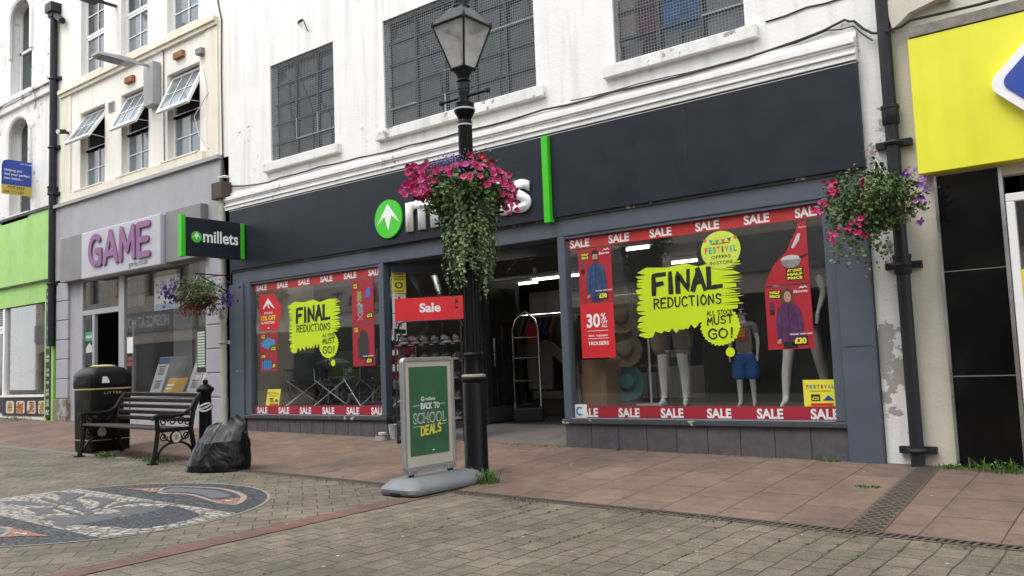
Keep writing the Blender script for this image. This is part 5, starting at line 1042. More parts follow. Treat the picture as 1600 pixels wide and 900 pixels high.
bn.location = (-12.15, -2.1, pav_z(-12.15, -2.1)); bn.rotation_euler = (0, 0, R(0))

# ================================================================== bollard
bo = thing('bollard', 'black cast iron bollard with a domed cap and white tape round it', 'bollard', (-10.86, -1.28, pav_z(-10.86, -1.28)))
c = (-10.86, -1.28, pav_z(-10.86, -1.28))
m = MB(); m.lathe([(.12, 0), (.12, .06), (.095, .09), (.09, .14), (.082, .70), (.088, .72), (.098, .74), (.12, .755), (.125, .775), (.115, .80), (.075, .83), (.045, .85), (.03, .86), (.042, .885), (.03, .91), (0, .92)], c, 22); m.build('post', BLACK, bo, smooth=True)
m = MB(); rr = random.Random(2)
for k in range(3): m.tube([(c[0]+.092*math.cos(t), c[1]+.092*math.sin(t), c[2]+.50+.03*k+.025*math.sin(t*2+k)) for t in [2*math.pi*i/14 for i in range(14)]], .016, 5, closed=True)
m.build('tape', M('white_tape', (.42, .42, .42), .4), bo, smooth=True)

# ================================================================== black rubbish sack
bg_ = thing('rubbish_sack', 'large crumpled black woven sack standing open on the paving beside the bench', 'sack', (0, 0, 0))
m = MB(); rings = []; n = 220
for i in range(90):
    f = i/89; z = .56*f; w = 1-f
    rx = .41*(1-.42*f)*(1 if f < .85 else 1-((f-.85)/.15)**2*.5); ry = .29*(1-.5*f)*(1 if f < .6 else max(.05, 1-((f-.6)/.4)*.85))
    if f < .12: rx *= .93+.6*f; ry *= .93+.6*f
    ring = []
    for k in range(n):
        t = 2*math.pi*k/n; p = Vector((rx*math.cos(t)+.13*f, ry*math.sin(t)+.03*f, z*.93))
        rg = 1-abs(noise.noise(Vector((p.x*4.5+3, p.y*4.5, p.z*3.2)))*2)
        rg2 = 1-abs(noise.noise(Vector((p.x*11+9, p.y*11, p.z*7)))*2)
        wq = Vector((p.x*7+p.z*4, p.y*7-p.z*3, p.z*5)); wq += noise.noise_vector(wq*.6)*.7; c1_ = 1-abs(noise.noise(wq))*2; c2_ = 1-abs(noise.noise(wq*2.3+Vector((4, 7, 1))))*2
        d = 1+.05*(rg-.6)+.040*(c1_-.5)+.020*(c2_-.5)
        d += .06*f*(1-abs(math.sin(3*t+1.5*f+noise.noise(Vector((math.cos(t)*1.3, math.sin(t)*1.3, f*1.5+5)))*1.5)))-.02; p.x *= d; p.y *= d; p.z += f**3*(.045*math.cos(2*t+.4)+.05*math.sin(t+2.2))+.03*f*f*noise.noise(Vector((math.cos(t)*2, math.sin(t)*2, f*3)))
        ring.append(p)
    rings.append(ring)
m.loft(rings)
SACK = M('black_woven_plastic', (.0065, .007, .0085), .36, var=.3, scale=12, spec=.3)
def crumple():
    t = SACK.node_tree; N, L = t.nodes, t.links; tc = N.new('ShaderNodeTexCoord'); n = N.new('ShaderNodeTexNoise'); n.inputs['Scale'].default_value = 5; n.inputs['Detail'].default_value = 3; L.new(tc.outputs['Object'], n.inputs['Vector'])
    a = N.new('ShaderNodeVectorMath'); a.operation = 'MULTIPLY_ADD'; L.new(n.outputs[1], a.inputs[0]); a.inputs[1].default_value = (.22, .22, .22); L.new(tc.outputs['Object'], a.inputs[2])
    n.inputs['Scale'].default_value = 6; n.inputs['Detail'].default_value = 2
    mp = N.new('ShaderNodeMapping'); mp.inputs['Rotation'].default_value = (.3, .2, .6); mp.inputs['Scale'].default_value = (2.2, 2.2, .8); L.new(a.outputs[0], mp.inputs[0])
    v = N.new('ShaderNodeTexNoise'); v.noise_type = 'RIDGED_MULTIFRACTAL'; v.inputs['Scale'].default_value = 3.5; v.inputs['Detail'].default_value = 3; v.inputs['Roughness'].default_value = .35; L.new(mp.outputs[0], v.inputs['Vector'])
    b = N.new('ShaderNodeBump'); b.inputs['Strength'].default_value = .75; b.inputs['Distance'].default_value = .02; L.new(v.outputs[0], b.inputs['Height']); L.new(b.outputs[0], N['Principled BSDF'].inputs['Normal'])
crumple()
m.build('sack_body', SACK, bg_, smooth=True)
m = MB(); m.tube([(-.02, -.315, .02), (.03, -.31, .15), (.09, -.27, .30), (.14, -.22, .42), (.18, -.15, .53)], .006, 5); m.build('seam', BLK, bg_); m = MB(); m.tube([(.36, .0, .42), (.42, -.05, .40), (.43, -.06, .25), (.40, -.02, .13)], .014, 5); m.build('handle', SACK, bg_, smooth=True)
bg_.location = (-8.62, -2.55, road_z(-8.62)+.01); bg_.rotation_euler = (0, 0, R(22))

# ================================================================== pavement sign
ab = thing('pavement_sign', 'silver framed pavement sign with a green back to school poster on a grey base', 'pavement sign', (-5.42, -2.42, road_z(-5.42)))
AX, A0, A1, AZ0, AZ1 = -5.40, -2.79, -2.115, .075, 1.075
gzb = road_z(-5.4)
m = MB(); rb = []
def rring(hx, hy, r, z, n=6):
    o = []
    for cx, cy, a in ((hx-r, hy-r, 0), (-hx+r, hy-r, 90), (-hx+r, -hy+r, 180), (hx-r, -hy+r, 270)):
        for i in range(n+1): t = R(a+90*i/n); o.append(Vector((-5.40+cx+r*math.cos(t), -2.40+cy+r*math.sin(t), z)))
    return o
m.loft([rring(.215, .49, .07, gzb+.012), rring(.228, .505, .08, gzb+.03), rring(.228, .505, .08, gzb+.062), rring(.205, .475, .09, gzb+.095), rring(.195, .465, .09, gzb+.100), rring(.17, .43, .09, gzb+.130), rring(.12, .36, .08, gzb+.145)]); base = m.build('water_base', GREYPL, ab, smooth=True)
m = MB()
for y in (-2.40-.475, ): m.loft([[Vector((-5.40+a, y-.012+.13*b, gzb+.035+.06*b)) for a, b in ((-.10, 0), (.10, 0), (.07, 1), (-.07, 1))], [Vector((-5.40+a, y+.03+.13*b, gzb+.035+.045*b)) for a, b in ((-.10, 0), (.10, 0), (.07, 1), (-.07, 1))]])
m.build('hand_grip', M('grey_plastic_shade', (.17, .19, .21), .5), base, bevel=.01); boxes('moulded_rib', GREYPL, base, (-5.245, -5.225, -2.72, -2.08, gzb+.06, gzb+.105), (-5.21, -5.19, -2.62, -2.18, gzb+.03, gzb+.07), bevel=.008)
bx('slot', VOID, base, -5.46, -5.34, -2.908, -2.88, gzb+.012, gzb+.034)
for y in (-2.70, -2.19):
    m = MB(); pts = [(AX+.022*math.cos(t*.9), y+.022*math.sin(t*.9), gzb+.12+.08*t/40) for t in range(41)]; m.tube(pts, .008, 5); m.lathe([(.016, gzb+.11), (.016, AZ0+.01)], (AX, y, 0), 8); lg = m.build('spring_leg', M('spring_dark', (.03, .03, .03), .5), ab, smooth=True); bx('leg_clamp', STEEL, lg, AX-.03, AX+.03, y-.055, y+.055, AZ0-.03, AZ0+.005, bevel=.005)
def fr_ring(o0, o1, i0, i1, z0, z1, j0, j1, r, ri):
    A, B = rrect(o0, o1, z0, z1, r), rrect(i0, i1, j0, j1, ri); return A, B
def frame_mesh(A, B, x, t):
    m = MB(); n = len(A)
    for k in range(n):
        j = (k+1) % n
        m.face([(x, A[k][0], A[k][1]), (x, A[j][0], A[j][1]), (x, B[j][0], B[j][1]), (x, B[k][0], B[k][1])]); m.face([(x, A[k][0], A[k][1]), (x-t, A[k][0], A[k][1]), (x-t, A[j][0], A[j][1]), (x, A[j][0], A[j][1])]); m.face([(x, B[k][0], B[k][1]), (x, B[j][0], B[j][1]), (x-t, B[j][0], B[j][1]), (x-t, B[k][0], B[k][1])]); m.face([(x-t, A[k][0], A[k][1]), (x-t, B[k][0], B[k][1]), (x-t, B[j][0], B[j][1]), (x-t, A[j][0], A[j][1])])
    return m
A, B = fr_ring(A0, A1, A0+.035, A1-.035, AZ0, AZ1, AZ0+.035, AZ1-.035, .045, .012)
frame_mesh(A, B, AX+.02, .045).build('frame', M('satin_aluminium', (.42, .43, .45), .38, metal=.7, var=.08), ab, bevel=.006)
bx('backing', POSTB, ab, AX-.012, AX+.006, A0+.03, A1-.03, AZ0+.03, AZ1-.03)
pst = bx('poster', BOARD, ab, AX+.0065, AX+.009, A0+.085, A1-.085, AZ0+.125, AZ1-.085)
px_ = AX+.0095; cy = (A0+A1)/2
CH = M('chalk_white', (.62, .66, .62), .7); CHY = M('chalk_yellow', (.62, .56, .06), .7)
text('millets', CH, pst, (px_, cy-.05, .685), Y, Z, h=.032, w=.13, bold=.02, t=.0005); arrow_logo(pst, (px_+.0005, cy-.085, .70), Y, Z, .022, .0005, CH, BOARD)
brush('BACK TO', CH, pst, (px_, cy-.11, .612), Y, Z, .235, .048, .012, taper=.1); 
text('SCHOOL', CH, pst, (px_, cy-.21, .485), Y, Z, h=.095, w=.43, bold=.02, t=.0004); text('SCHOOL', BOARD, pst, (px_+.0007, cy-.205, .489), Y, Z, h=.087, w=.42, bold=-.012, t=.0004)
brush('DEALS', CHY, pst, (px_, cy-.115, .375), Y, Z, .26, .075, .019, slope=.08, taper=.1)
for a, b, z in ((-.215, -.125, .64), (.135, .215, .645), (-.215, -.12, .455), (.13, .215, .46)): m = MB(); m.prism([(cy+a, z), (cy+b, z), (cy+b, z+.004), (cy+a, z+.004)], (px_, 0, 0), Y, Z, .0005); m.build('chalk_line', CH, pst)
m = MB(); m.prism(ell(cy+.04, .235, .016, .006, 8), (px_, 0, 0), Y, Z, .0005); m.build('scuff', CH, pst)

# ================================================================== shoe rack with its sale topper, in the entrance
rk = thing('shoe_rack', 'black wire shoe rack with a red sale topper in the shop entrance', 'rack', (0, 0, 0))
m = MB()
for x in (-.43, .43):
    for y in (-.14, .14): m.tube([(x, y, 0), (x, y, 1.46)], .013, 6)
    m.tube([(x, -.14, 1.46), (x, .14, 1.46)], .013, 6); m.tube([(x, -.16, .02), (x, .16, .02)], .016, 6)
m.tube([(-.43, 0, 1.46), (-.40, 0, 1.54), (-.33, 0, 1.56), (.33, 0, 1.56), (.40, 0, 1.54), (.43, 0, 1.46)], .013, 6); m.build('upright', BLK, rk, smooth=True)
SHZ = (1.24, 1.02, .78, .52, .27)
for z in SHZ:
    m = MB()
    for y in (-.15, -.05, .05): m.tube([(-.43, y, z-.0+.06*(y+.15)), (.43, y, z+.06*(y+.15))], .008, 5)
    m.build('shelf', BLK, rk)
tp = bx('topper', REDB, rk, -.46, .46, -.012, .012, 1.565, 1.865); text('Sale', PAPER, tp, (.01, -.0125, 1.675), X, Z, h=.115, w=.28, bold=.035, t=.001, align='C')
RKP, RKR = (-7.62, -.06, .02), R(31)
rk.location = RKP; rk.rotation_euler = (0, 0, RKR)
def make_shoe(up, sole, accent):
    t = thing('shoe', None, 'shoe'); m = MB(); rings = []
    L_, n = .27, 12
    for i in range(9):
        f = i/8; x = -L_/2+L_*f
        w = .036+.014*math.sin(math.pi*min(1, f*1.15))-(.018*max(0, f-.85)/.15); h = .095-.055*max(0, (f-.35)/.65)**.8 if f > .35 else .095
        rings.append([Vector((x, w*math.cos(2*math.pi*k/n)*(1 if math.sin(2*math.pi*k/n) < 0 else .8), .028+max(0, h*.5+h*.5*math.sin(2*math.pi*k/n)))) for k in range(n)])
    m.loft(rings); m.build('upper', up, t, smooth=True)
    m = MB(); P = [(-.138, -.03), (-.10, -.041), (0, -.043), (.08, -.05), (.13, -.035), (.142, 0), (.13, .035), (.08, .05), (0, .043), (-.10, .041), (-.138, .03)]; m.prism(P, (0, 0, .032), X, Y, .03); m.build('sole', sole, t)
    m = MB(); m.tube([(.02, -.03, .085), (.04, .03, .08)], .006, 5); m.tube([(.05, -.03, .075), (.07, .03, .07)], .006, 5); m.tube([(-.09, -.038, .05), (-.0, -.046, .07), (.06, -.048, .05)], .005, 5); m.build('laces', accent, t); return t
SHM = [(M('shoe_dark_grey', (.03, .03, .033), .7, var=.4, scale=40), M('shoe_sole_grey', (.14, .14, .14), .7), M('lace_grey', (.30, .30, .28), .7)), (M('shoe_black', (.014, .014, .015), .6), M('shoe_sole_dark', (.05, .05, .05), .7), M('lace_pale', (.22, .22, .22), .7)), (M('shoe_brown', (.035, .025, .022), .7, var=.3, scale=40), M('shoe_sole_brown', (.10, .08, .07), .7), M('lace_red', (.25, .04, .04), .7))]
TAGM = M('pink_price_tag', (.62, .14, .17), .5); rr = random.Random(11)
protos = [make_shoe(*s) for s in SHM]; used = set(); cr, sr = math.cos(RKR), math.sin(RKR)
nm = ['top', 'second', 'third', 'fourth', 'lowest']
for j, z in enumerate(SHZ):
    for i in range(6):
        k = (i*2+j+i//3) % 3; p = protos[k]; o = p if k not in used else copy_tree(p); used.add(k)
        lx, ly = -.35+.14*i, -.055
        o.location = (RKP[0]+lx*cr-ly*sr, RKP[1]+lx*sr+ly*cr, RKP[2]+z+.012); o.rotation_euler = (0, R(-3), RKR+R(-88+rr.uniform(-9, 9)+(25 if j == 0 else 0)))
        o['group'] = 'shoes on the sale rack'; o['label'] = '%s trail shoe on the %s shelf of the sale rack' % (('dark grey laced', 'plain black', 'brown red-laced')[k], nm[j])
        if rr.random() < .5:
            w = MB(); w.box(-.02, .02, -.002, .002, -.03, .03); tg = w.build('price_tag', TAGM, o); tg.location = (.10, -.035 if i % 2 else .02, .075); tg.rotation_euler = (R(20), 0, R(80))
# plastic cup and dog bowl by the entrance step
cu = thing('plastic_cup', 'translucent white plastic tub on the pavement beside the entrance', 'tub', (-8.30, -.10, pav_z(-8.3, -.1)))
m = MB(); m.lathe([(.055, .0), (.075, .19), (.078, .195), (.07, .19), (.052, .01)], (-8.30, -.10, pav_z(-8.3, -.1)), 18); m.build('tub_wall', M('milky_plastic', (.42, .43, .44), .35), cu, smooth=True)
bw = thing('dog_bowl', 'low steel bowl holding a white cup beside the plastic tub', 'bowl', (-8.40, -.22, pav_z(-8.4, -.2)))
m = MB(); c = (-8.40, -.22, pav_z(-8.4, -.2)); m.lathe([(.11, 0), (.10, .03), (.085, .07), (.095, .075), (.08, .065), (.07, .03), (.0, .025)], c, 20); m.build('bowl_wall', M('dull_bowl', (.22, .20, .18), .4, metal=.3), bw, smooth=True); m = MB(); m.lathe([(.045, .06), (.055, .10), (.0, .105)], c, 12); m.build('cup', PAPER, bw, smooth=True)

# ================================================================== pipes, cables and fittings on the walls
def pipe(name, label, x, y, segs, mat, brackets, r, hopper=None, cat='drainpipe'):
    t = thing(name, label, cat, (x, y, segs[-1][1])); m = MB()
    for z1, z0 in segs: m.tube([(x, y, z0), (x, y, z1)], r, 12)
    for z1, z0 in segs[1:]: m.lathe([(r*1.0, z1-.12), (r*1.28, z1-.10), (r*1.28, z1+.03), (r*1.4, z1+.035), (r*1.4, z1+.06), (r, z1+.07)], (x, y, 0), 14)
    m.build('pipe', mat, t, smooth=True)
    for z in brackets:
        m = MB(); m.box(x-r*2.6, x+r*2.6, y+r*.3, y+r+.03, z-.03, z+.03); m.tube([(x+r*1.12*math.cos(q*math.pi/6), y-r*1.12*math.sin(q*math.pi/6)+.0, z) for q in range(7)], .022, 6); m.build('bracket', mat, t)
    return t
pipe('drainpipe', 'dark iron drainpipe with brackets on the corner between the white and cream piers', -1.845, -.085, [(9.5, 3.1), (3.1, 1.75), (1.75, -.07)], PIPE, (2.82, 1.72, .10), .058)
pipe('drainpipe', 'tall dark drainpipe between the arched-window building and the cream building', -18.40, -.09, [(8.85, 5.0), (5.0, 1.70)], PIPE, (7.4, 5.9, 4.9, 3.0), .075)
m = MB(); t = thing('rainwater_hopper', 'dark square rainwater hopper head at the top of the left drainpipe', 'hopper', (-18.4, -.09, 8.8)); m.box(-18.55, -18.25, -.22, 0, 8.85, 9.05); m.box(-18.50, -18.30, -.18, 0, 8.75, 8.85); m.tube([(-18.25, -.1, 8.75), (-17.95, -.12, 8.55)], .07, 10); m.build('hopper', PIPE, t)
pipe('waste_pipe', 'thin pale cream pipe between the grey shop and the dark shopfront', -12.215, -.09, [(3.9, 2.0), (2.0, .15)], M('cream_pipe', (.42, .40, .33), .5, var=.2), (2.9, 1.5), .055, cat='pipe')
jb = thing('junction_box', 'small rusty brown box at the top of the pale pipe', 'box', (-12.22, -.1, 3.85)); bx('casing', M('brown_painted_iron', (.055, .032, .028), .6, var=.3, scale=20, bump=.2), jb, -12.37, -12.07, -.20, -.01, 3.86, 4.14, bevel=.01); m = MB(); m.tube([(-12.3, -.1, 4.14), (-12.3, -.1, 4.24), (-12.2, -.06, 4.25), (-12.15, -.02, 4.24)], .025, 6); m.build('elbow', WHITEBAR, jb, smooth=True)
def cable(label, pts, r=.012, mat=CABLE):
    t = thing('cable', label, 'cable', pts[0]); fine = []; rr = random.Random(len(pts))
    for a, b in zip(pts, pts[1:]):
        a, b = Vector(a), Vector(b); n = max(2, int((b-a).length/.25))
        for i in range(n): p = a.lerp(b, i/n); p.z -= .012*math.sin(math.pi*i/n)+rr.uniform(-.004, .004); fine.append(p)
    fine.append(Vector(pts[-1])); m = MB(); m.tube(fine, r, 5); m.build('cable_run', mat, t, smooth=True)
cable('black cable drooping across the white wall just below the sills', [(-12.28, -.03, 4.20), (-12.04, -.03, 4.07), (-11.37, -.03, 3.985), (-10.71, -.03, 3.99), (-9.79, -.03, 4.0), (-8.95, -.03, 3.98), (-7.93, -.05, 3.96), (-7.01, -.05, 3.955), (-5.68, -.05, 3.965), (-4.71, -.05, 3.96), (-3.42, -.05, 3.955), (-2.62, -.03, 4.0), (-2.19, -.03, 4.08), (-2.11, -.03, 4.04), (-1.95, -.06, 3.87), (-1.76, -.16, 3.82), (-1.60, -.18, 3.86), (-.8, -.18, 3.85), (2, -.18, 3.86)], .013)
cable('second thinner cable with loops above the cornice near the right drainpipe', [(-5.3, -.03, 4.0), (-4.39, -.03, 3.985), (-2.95, -.03, 3.97), (-2.35, -.03, 4.02), (-2.12, -.03, 4.0), (-1.95, -.08, 3.80)], .007)
cable('short black cable under the right mesh window', [(-2.95, -.01, 4.28), (-2.54, -.01, 4.31), (-2.18, -.01, 4.30), (-1.9, -.06, 4.5)], .008)
cable('long vertical black cable at the edge of the cream and white walls', [(-12.5, -.02, 9.0), (-12.41, -.02, 7.36), (-12.30, -.02, 6.98), (-12.32, -.02, 5.99), (-12.30, -.02, 4.66), (-12.25, -.02, 4.30), (-12.16, -.02, 4.15)], .012)
cable('thin brown cable between the middle and right cream windows', [(-14.25, -.02, 7.1), (-14.14, -.02, 6.9), (-14.14, -.02, 6.07), (-14.12, -.02, 4.84)], .009)
cable('thin white cable looping beside the right tilted window', [(-12.83, -.03, 6.27), (-12.70, -.03, 5.8), (-13.02, -.10, 5.45), (-12.95, -.05, 5.1), (-12.70, -.03, 4.83)], .008, WHITEBAR)
def fitting(name, label, cat, loc, fn):
    t = thing(name, label, cat, loc); fn(t)
for lb, x, z in (('rusty iron bracket above the middle tilted window', -15.32, 6.66), ('rusty iron bracket above the right tilted window', -13.60, 6.70)):
    fitting('rusty_bracket', lb, 'bracket', (x, -.03, z), lambda t: bx('bar', RUST, t, x-.15, x+.15, -.07, -.001, z-.06, z+.06, bevel=.008))
fitting('air_vent', 'small square louvred vent on the cream wall between two windows', 'vent', (-16.06, -.01, 6.3), lambda t: [bx('plate', SILVER, t, -16.18, -15.94, -.02, .0, 6.20, 6.40)]+[bx('slat', GREYD, t, -16.16, -15.96, -.03, -.021, 6.22+.03*i, 6.235+.03*i) for i in range(6)])
def cam_(t):
    m = MB(); m.tube([(-17.83, 0, 6.12), (-17.83, -.10, 6.12)], .03, 8); m.tube([(-17.83, -.1, 6.14), (-17.80, -.24, 6.10)], .05, 10); m.build('housing', BLK, t, smooth=True); m = MB(); m.tube([(-17.8, -.24, 6.10), (-17.795, -.27, 6.095)], .045, 10); m.build('lens', PAPER, t)
fitting('wall_camera', 'small black camera on the cream wall left of the tilted windows', 'camera', (-17.83, 0, 6.12), cam_)
def insul(z):
    def f(t):
        m = MB(); m.tube([(-10.30, 0, z), (-10.0, -.12, z-.08)], .008, 5); m.tube([(-10.05, 0, z-.2), (-10.0, -.12, z-.08)], .008, 5)
        for k in range(3): m.lathe([(.012, -.02), (.022, 0), (.012, .02)], (-10.22+.08*k, -.03-.035*k, z-.01-.02*k), 6)
        m.build('arm', PIPE, t)
    return f
fitting('wall_bracket', 'small wire bracket with insulators high on the white wall', 'bracket', (-10.1, 0, 6.3), insul(6.36)); fitting('wall_bracket', 'wire bracket at the very top of the white wall above the other', 'bracket', (-10.1, 0, 7.0), insul(7.0))
# modern street light on the cream building
sl_ = thing('street_light', 'flat grey LED street light on an arm from a box on the cream wall', 'street light', (-14.43, -.05, 6.3))
bx('control_box', M('grey_metal_box', (.33, .33, .33), .5, var=.1), sl_, -14.60, -14.26, -.16, -.01, 5.93, 6.74, bevel=.012)
m = MB(); m.tube([(-14.42, -.12, 6.68), (-14.42, -.45, 6.66)], .025, 8); m.build('arm', STEEL, sl_)
m = MB(); m.loft([[Vector((-14.42+a, y, z+b)) for a, b in ((-w, -h), (w, -h), (w, h*.4), (w*.6, h), (-w*.6, h), (-w, h*.4))] for y, w, h, z in ((-.40, .05, .035, 6.66), (-.52, .15, .055, 6.655), (-.75, .16, .05, 6.65), (-1.05, .15, .035, 6.64), (-1.14, .12, .02, 6.635))]); hd = m.build('lamp_head', M('light_grey_casting', (.40, .41, .42), .45), sl_, smooth=True); bx('led_panel', GREYD, hd, -14.53, -14.31, -1.05, -.66, 6.585, 6.6)
fitting('ledge_light', 'slim dark light arm cut off at the top above the middle window', 'street light', (-15.9, -.3, 8.3), lambda t: (bx('head', PIPE, t, -16.05, -15.75, -1.1, -.35, 8.25, 8.32), bx('arm', PIPE, t, -15.93, -15.87, -.36, 0, 8.27, 8.31)))
fitting('alarm_socket', 'small dark stub and block at the top corner of the right tilted window', 'fitting', (-12.9, -.05, 6.65), lambda t: bx('block', GREYD, t, -12.98, -12.80, -.1, 0, 6.52, 6.62))
# ================================================================== planting
def leafmat(name, cols, rough=.5):
    return M(name, cols[0], rough, islands=cols, var=0, spec=.35)
LEAF = leafmat('mixed_green_leaves', [(.030, .062, .014), (.055, .11, .022), (.085, .15, .035), (.038, .075, .02), (.11, .17, .045)])
TRAIL = leafmat('silvery_trailing_leaves', [(.075, .125, .045), (.13, .20, .075), (.20, .28, .115), (.10, .165, .06), (.26, .34, .165), (.05, .09, .03)])
PINK = leafmat('pink_petals', [(.50, .015, .13), (.60, .05, .21), (.36, .010, .09), (.64, .11, .28), (.55, .03, .16)])
REDF = leafmat('red_petals', [(.45, .01, .02), (.55, .02, .04), (.36, .01, .03)])
PURP = leafmat('violet_petals', [(.06, .02, .22), (.10, .03, .30), (.04, .015, .16)])
LILAC = leafmat('lilac_petals', [(.33, .12, .50), (.42, .18, .58), (.28, .09, .42)])
BLUEF = leafmat('pale_blue_flowers', [(.16, .13, .42), (.22, .19, .50), (.12, .10, .34)])
YELF = leafmat('yellow_small_flowers', [(.50, .34, .03), (.42, .16, .02), (.55, .42, .08)])
MAROON = leafmat('maroon_foliage', [(.13, .012, .014), (.20, .02, .018), (.09, .01, .014)])
STEMM = M('plant_stem', (.05, .06, .025), .7)
EYE = M('flower_throat', (.16, .004, .04), .5, var=0)
def rv(rr): 
    while True:
        v = Vector((rr.uniform(-1, 1), rr.uniform(-1, 1), rr.uniform(-1, 1)))
        if .05 < v.length < 1: return v.normalized()
def leaf(m, p, n, s, rr, ratio=1.0, fold=.25):
    n = n.normalized(); a = n.cross(rv(rr))
    if a.length < 1e-3: a = n.cross(X)
    a.normalize(); b = n.cross(a); s *= rr.uniform(.7, 1.25); w = s*.5*ratio; f = n*s*fold*.5
    V = m.bm.verts.new
    c0, c1 = V(p-a*s*.5), V(p+a*s*.5); l0, l1 = V(p+b*w-a*s*.18+f), V(p+b*w*.8+a*s*.25+f); r0, r1 = V(p-b*w-a*s*.18+f), V(p-b*w*.8+a*s*.25+f)
    m.bm.faces.new((c0, c1, l1, l0)); m.bm.faces.new((c1, c0, r0, r1))
def flower(m, p, n, s, rr, petals=5, me=None):
    n = n.normalized(); a = n.cross(rv(rr)).normalized(); b = n.cross(a); V = m.bm.verts.new
    c = V(p-n*s*.38); k = petals*2; ring = []
    for i in range(k):
        t = 2*math.pi*i/k; r = s*(.52 if i % 2 else .43)*rr.uniform(.9, 1.08); ring.append(V(p+(a*math.cos(t)+b*math.sin(t))*r+n*s*rr.uniform(-.05, .05)))
    for i in range(k): m.bm.faces.new((c, ring[i], ring[(i+1) % k]))
    if me is not None:
        q = p-n*s*.13; me.face([q+(a*math.cos(t)+b*math.sin(t))*s*.10 for t in [2*math.pi*i/6 for i in range(6)]])
def plantmass(rr, c, rad, n, s, m, low=-.35, hollow=.55, ratio=.8, up=.5):
    "leaf clumps spread through a flattened dome"
    cl = []
    for _ in range(max(6, n//14)):
        d = rv(rr)
        if d.z < low: d.z = -d.z*.4
        k = rr.uniform(hollow, 1.05); cl.append((Vector((c[0]+d.x*rad[0]*k, c[1]+d.y*rad[1]*k, c[2]+d.z*rad[2]*k)), d, rr.uniform(.05, .10)))
    for i in range(n):
        q, d, sp = cl[i % len(cl)]; p = q+rv(rr)*sp*rr.uniform(.2, 1.3); leaf(m, p, (d*.6+rv(rr)*.8+Z*up), s, rr, ratio)
# --- big planter round the lamp post
rr = random.Random(21)
pl = thing('hanging_planter', 'large planter of bright pink petunias with trailing silvery leaves round the lamp post', 'flower planter', (LX, LY, 2.3))
BSK = M('dark_basket', (.03, .03, .025), .8)
for s in (-1, 1):
    m = MB(); pr = [(.0, 2.38), (.08, 2.39), (.12, 2.44), (.15, 2.52), (.155, 2.58), (.13, 2.58)]; m.lathe(pr, (LX+s*.17, LY, 0), 16); m.build('basket', BSK, pl, smooth=True)
m = MB(); m.tube([(LX-.45, LY, 2.45), (LX+.45, LY, 2.45)], .012, 6); m.tube([(LX-.1, LY, 2.45), (LX-.1, LY, 2.30), (LX+.1, LY, 2.30), (LX+.1, LY, 2.45)], .012, 6); m.build('clamp', BLACK, pl)
m = MB(); C0 = (LX, LY, 2.66); plantmass(rr, C0, (.45, .41, .28), 4000, .042, m, low=-.5, ratio=.75); m.build('foliage', LEAF, pl, weld=False)
m = MB(); st = MB()
view = math.atan2(-8.1-LY, -LX)                                     # direction towards the street side
for i in range(330):
    t = rr.uniform(0, 2*math.pi); dd = abs((t-view+math.pi) % (2*math.pi)-math.pi)
    if dd < .22 and rr.random() < .75: continue
    r0 = rr.uniform(.14, .325); r1 = r0*rr.uniform(.55, .92); ztop = rr.uniform(2.52, 2.80); L_ = rr.choice((.35, .5, .6, .7, .8, .85))*rr.uniform(.8, 1.12)
    if rr.random() < .05: L_ *= 1.25
    ph = rr.uniform(0, 6); k = int(L_/.024); pts = []
    for j in range(k):
        f = j/k; r = r0+(r1-r0)*min(1, f*1.3)+.02*math.sin(f*9+ph); tt = t+.10*math.sin(f*5+ph); z = ztop-L_*f
        p = Vector((LX+r*math.cos(tt)+.005, LY+r*math.sin(tt)*.95+.0, z)); pts.append(p)
        leaf(m, p+rv(rr)*.022, Vector((math.cos(tt), math.sin(tt), .55))+rv(rr)*.6, .036*(1-.25*f), rr, .95, .2)
    if len(pts) > 2: st.tube(pts[::3]+[pts[-1]], .002, 3)
m.build('trailing_leaves', TRAIL, pl, weld=False); st.build('trailing_stems', STEMM, pl, weld=False)
rtv = Vector((.787, .616, 0)); tov = Vector((-LX, -8.1-LY, 0)).normalized()
def flowers(parent, name, mat, spots, s, rr, eyes=True, petals=5):
    m, me = MB(), MB()
    for p, d in spots: flower(m, p, d, s*rr.uniform(.8, 1.15), rr, petals, me if eyes else None)
    fl = m.build(name, mat, parent, weld=False)
    if eyes: me.build('flower_throat', EYE, fl, weld=False)
sp = []
for i in range(230):                                                # a skirt of petunias, heaviest to the left
    d = rv(rr); d.z = abs(d.z)*.9-.05; a = d.x*rtv.x+d.y*rtv.y
    p = Vector((LX+d.x*.50, LY+d.y*.47, 2.70+d.z*.34))
    if d.dot(tov) > .1 and d.z < .62 and abs(a) < .75 and rr.random() < .72: continue
    sp.append((p, d+tov*.5))
for i in range(58): u = rr.gauss(0, .09); sp.append((Vector((LX, LY, 0))+rtv*(-.46+rr.gauss(0, .095))+tov*rr.uniform(-.12, .30)+Z*(2.83+rr.gauss(0, .09)), tov+rv(rr)*.6))
for i in range(22): sp.append((Vector((LX, LY, 0))+rtv*(.41+rr.gauss(0, .04))+tov*rr.uniform(-.1, .25)+Z*(2.62+rr.gauss(0, .085)), tov+rv(rr)*.6))
for i in range(8): sp.append((Vector((LX, LY, 0))+rtv*(-.42+rr.gauss(0, .08))+tov*rr.uniform(.0, .25)+Z*(2.72+rr.gauss(0, .05)), tov+rv(rr)*.6))
flowers(pl, 'pink_flowers', PINK, sp, .068, rr)
flowers(pl, 'red_flowers', REDF, [(Vector((LX, LY, 0))+rtv*rr.uniform(-.05, .30)+tov*rr.uniform(-.2, .2)+Z*rr.uniform(2.97, 3.08), rv(rr)+Z*.4+tov) for _ in range(14)], .085, rr, False)
m = MB()
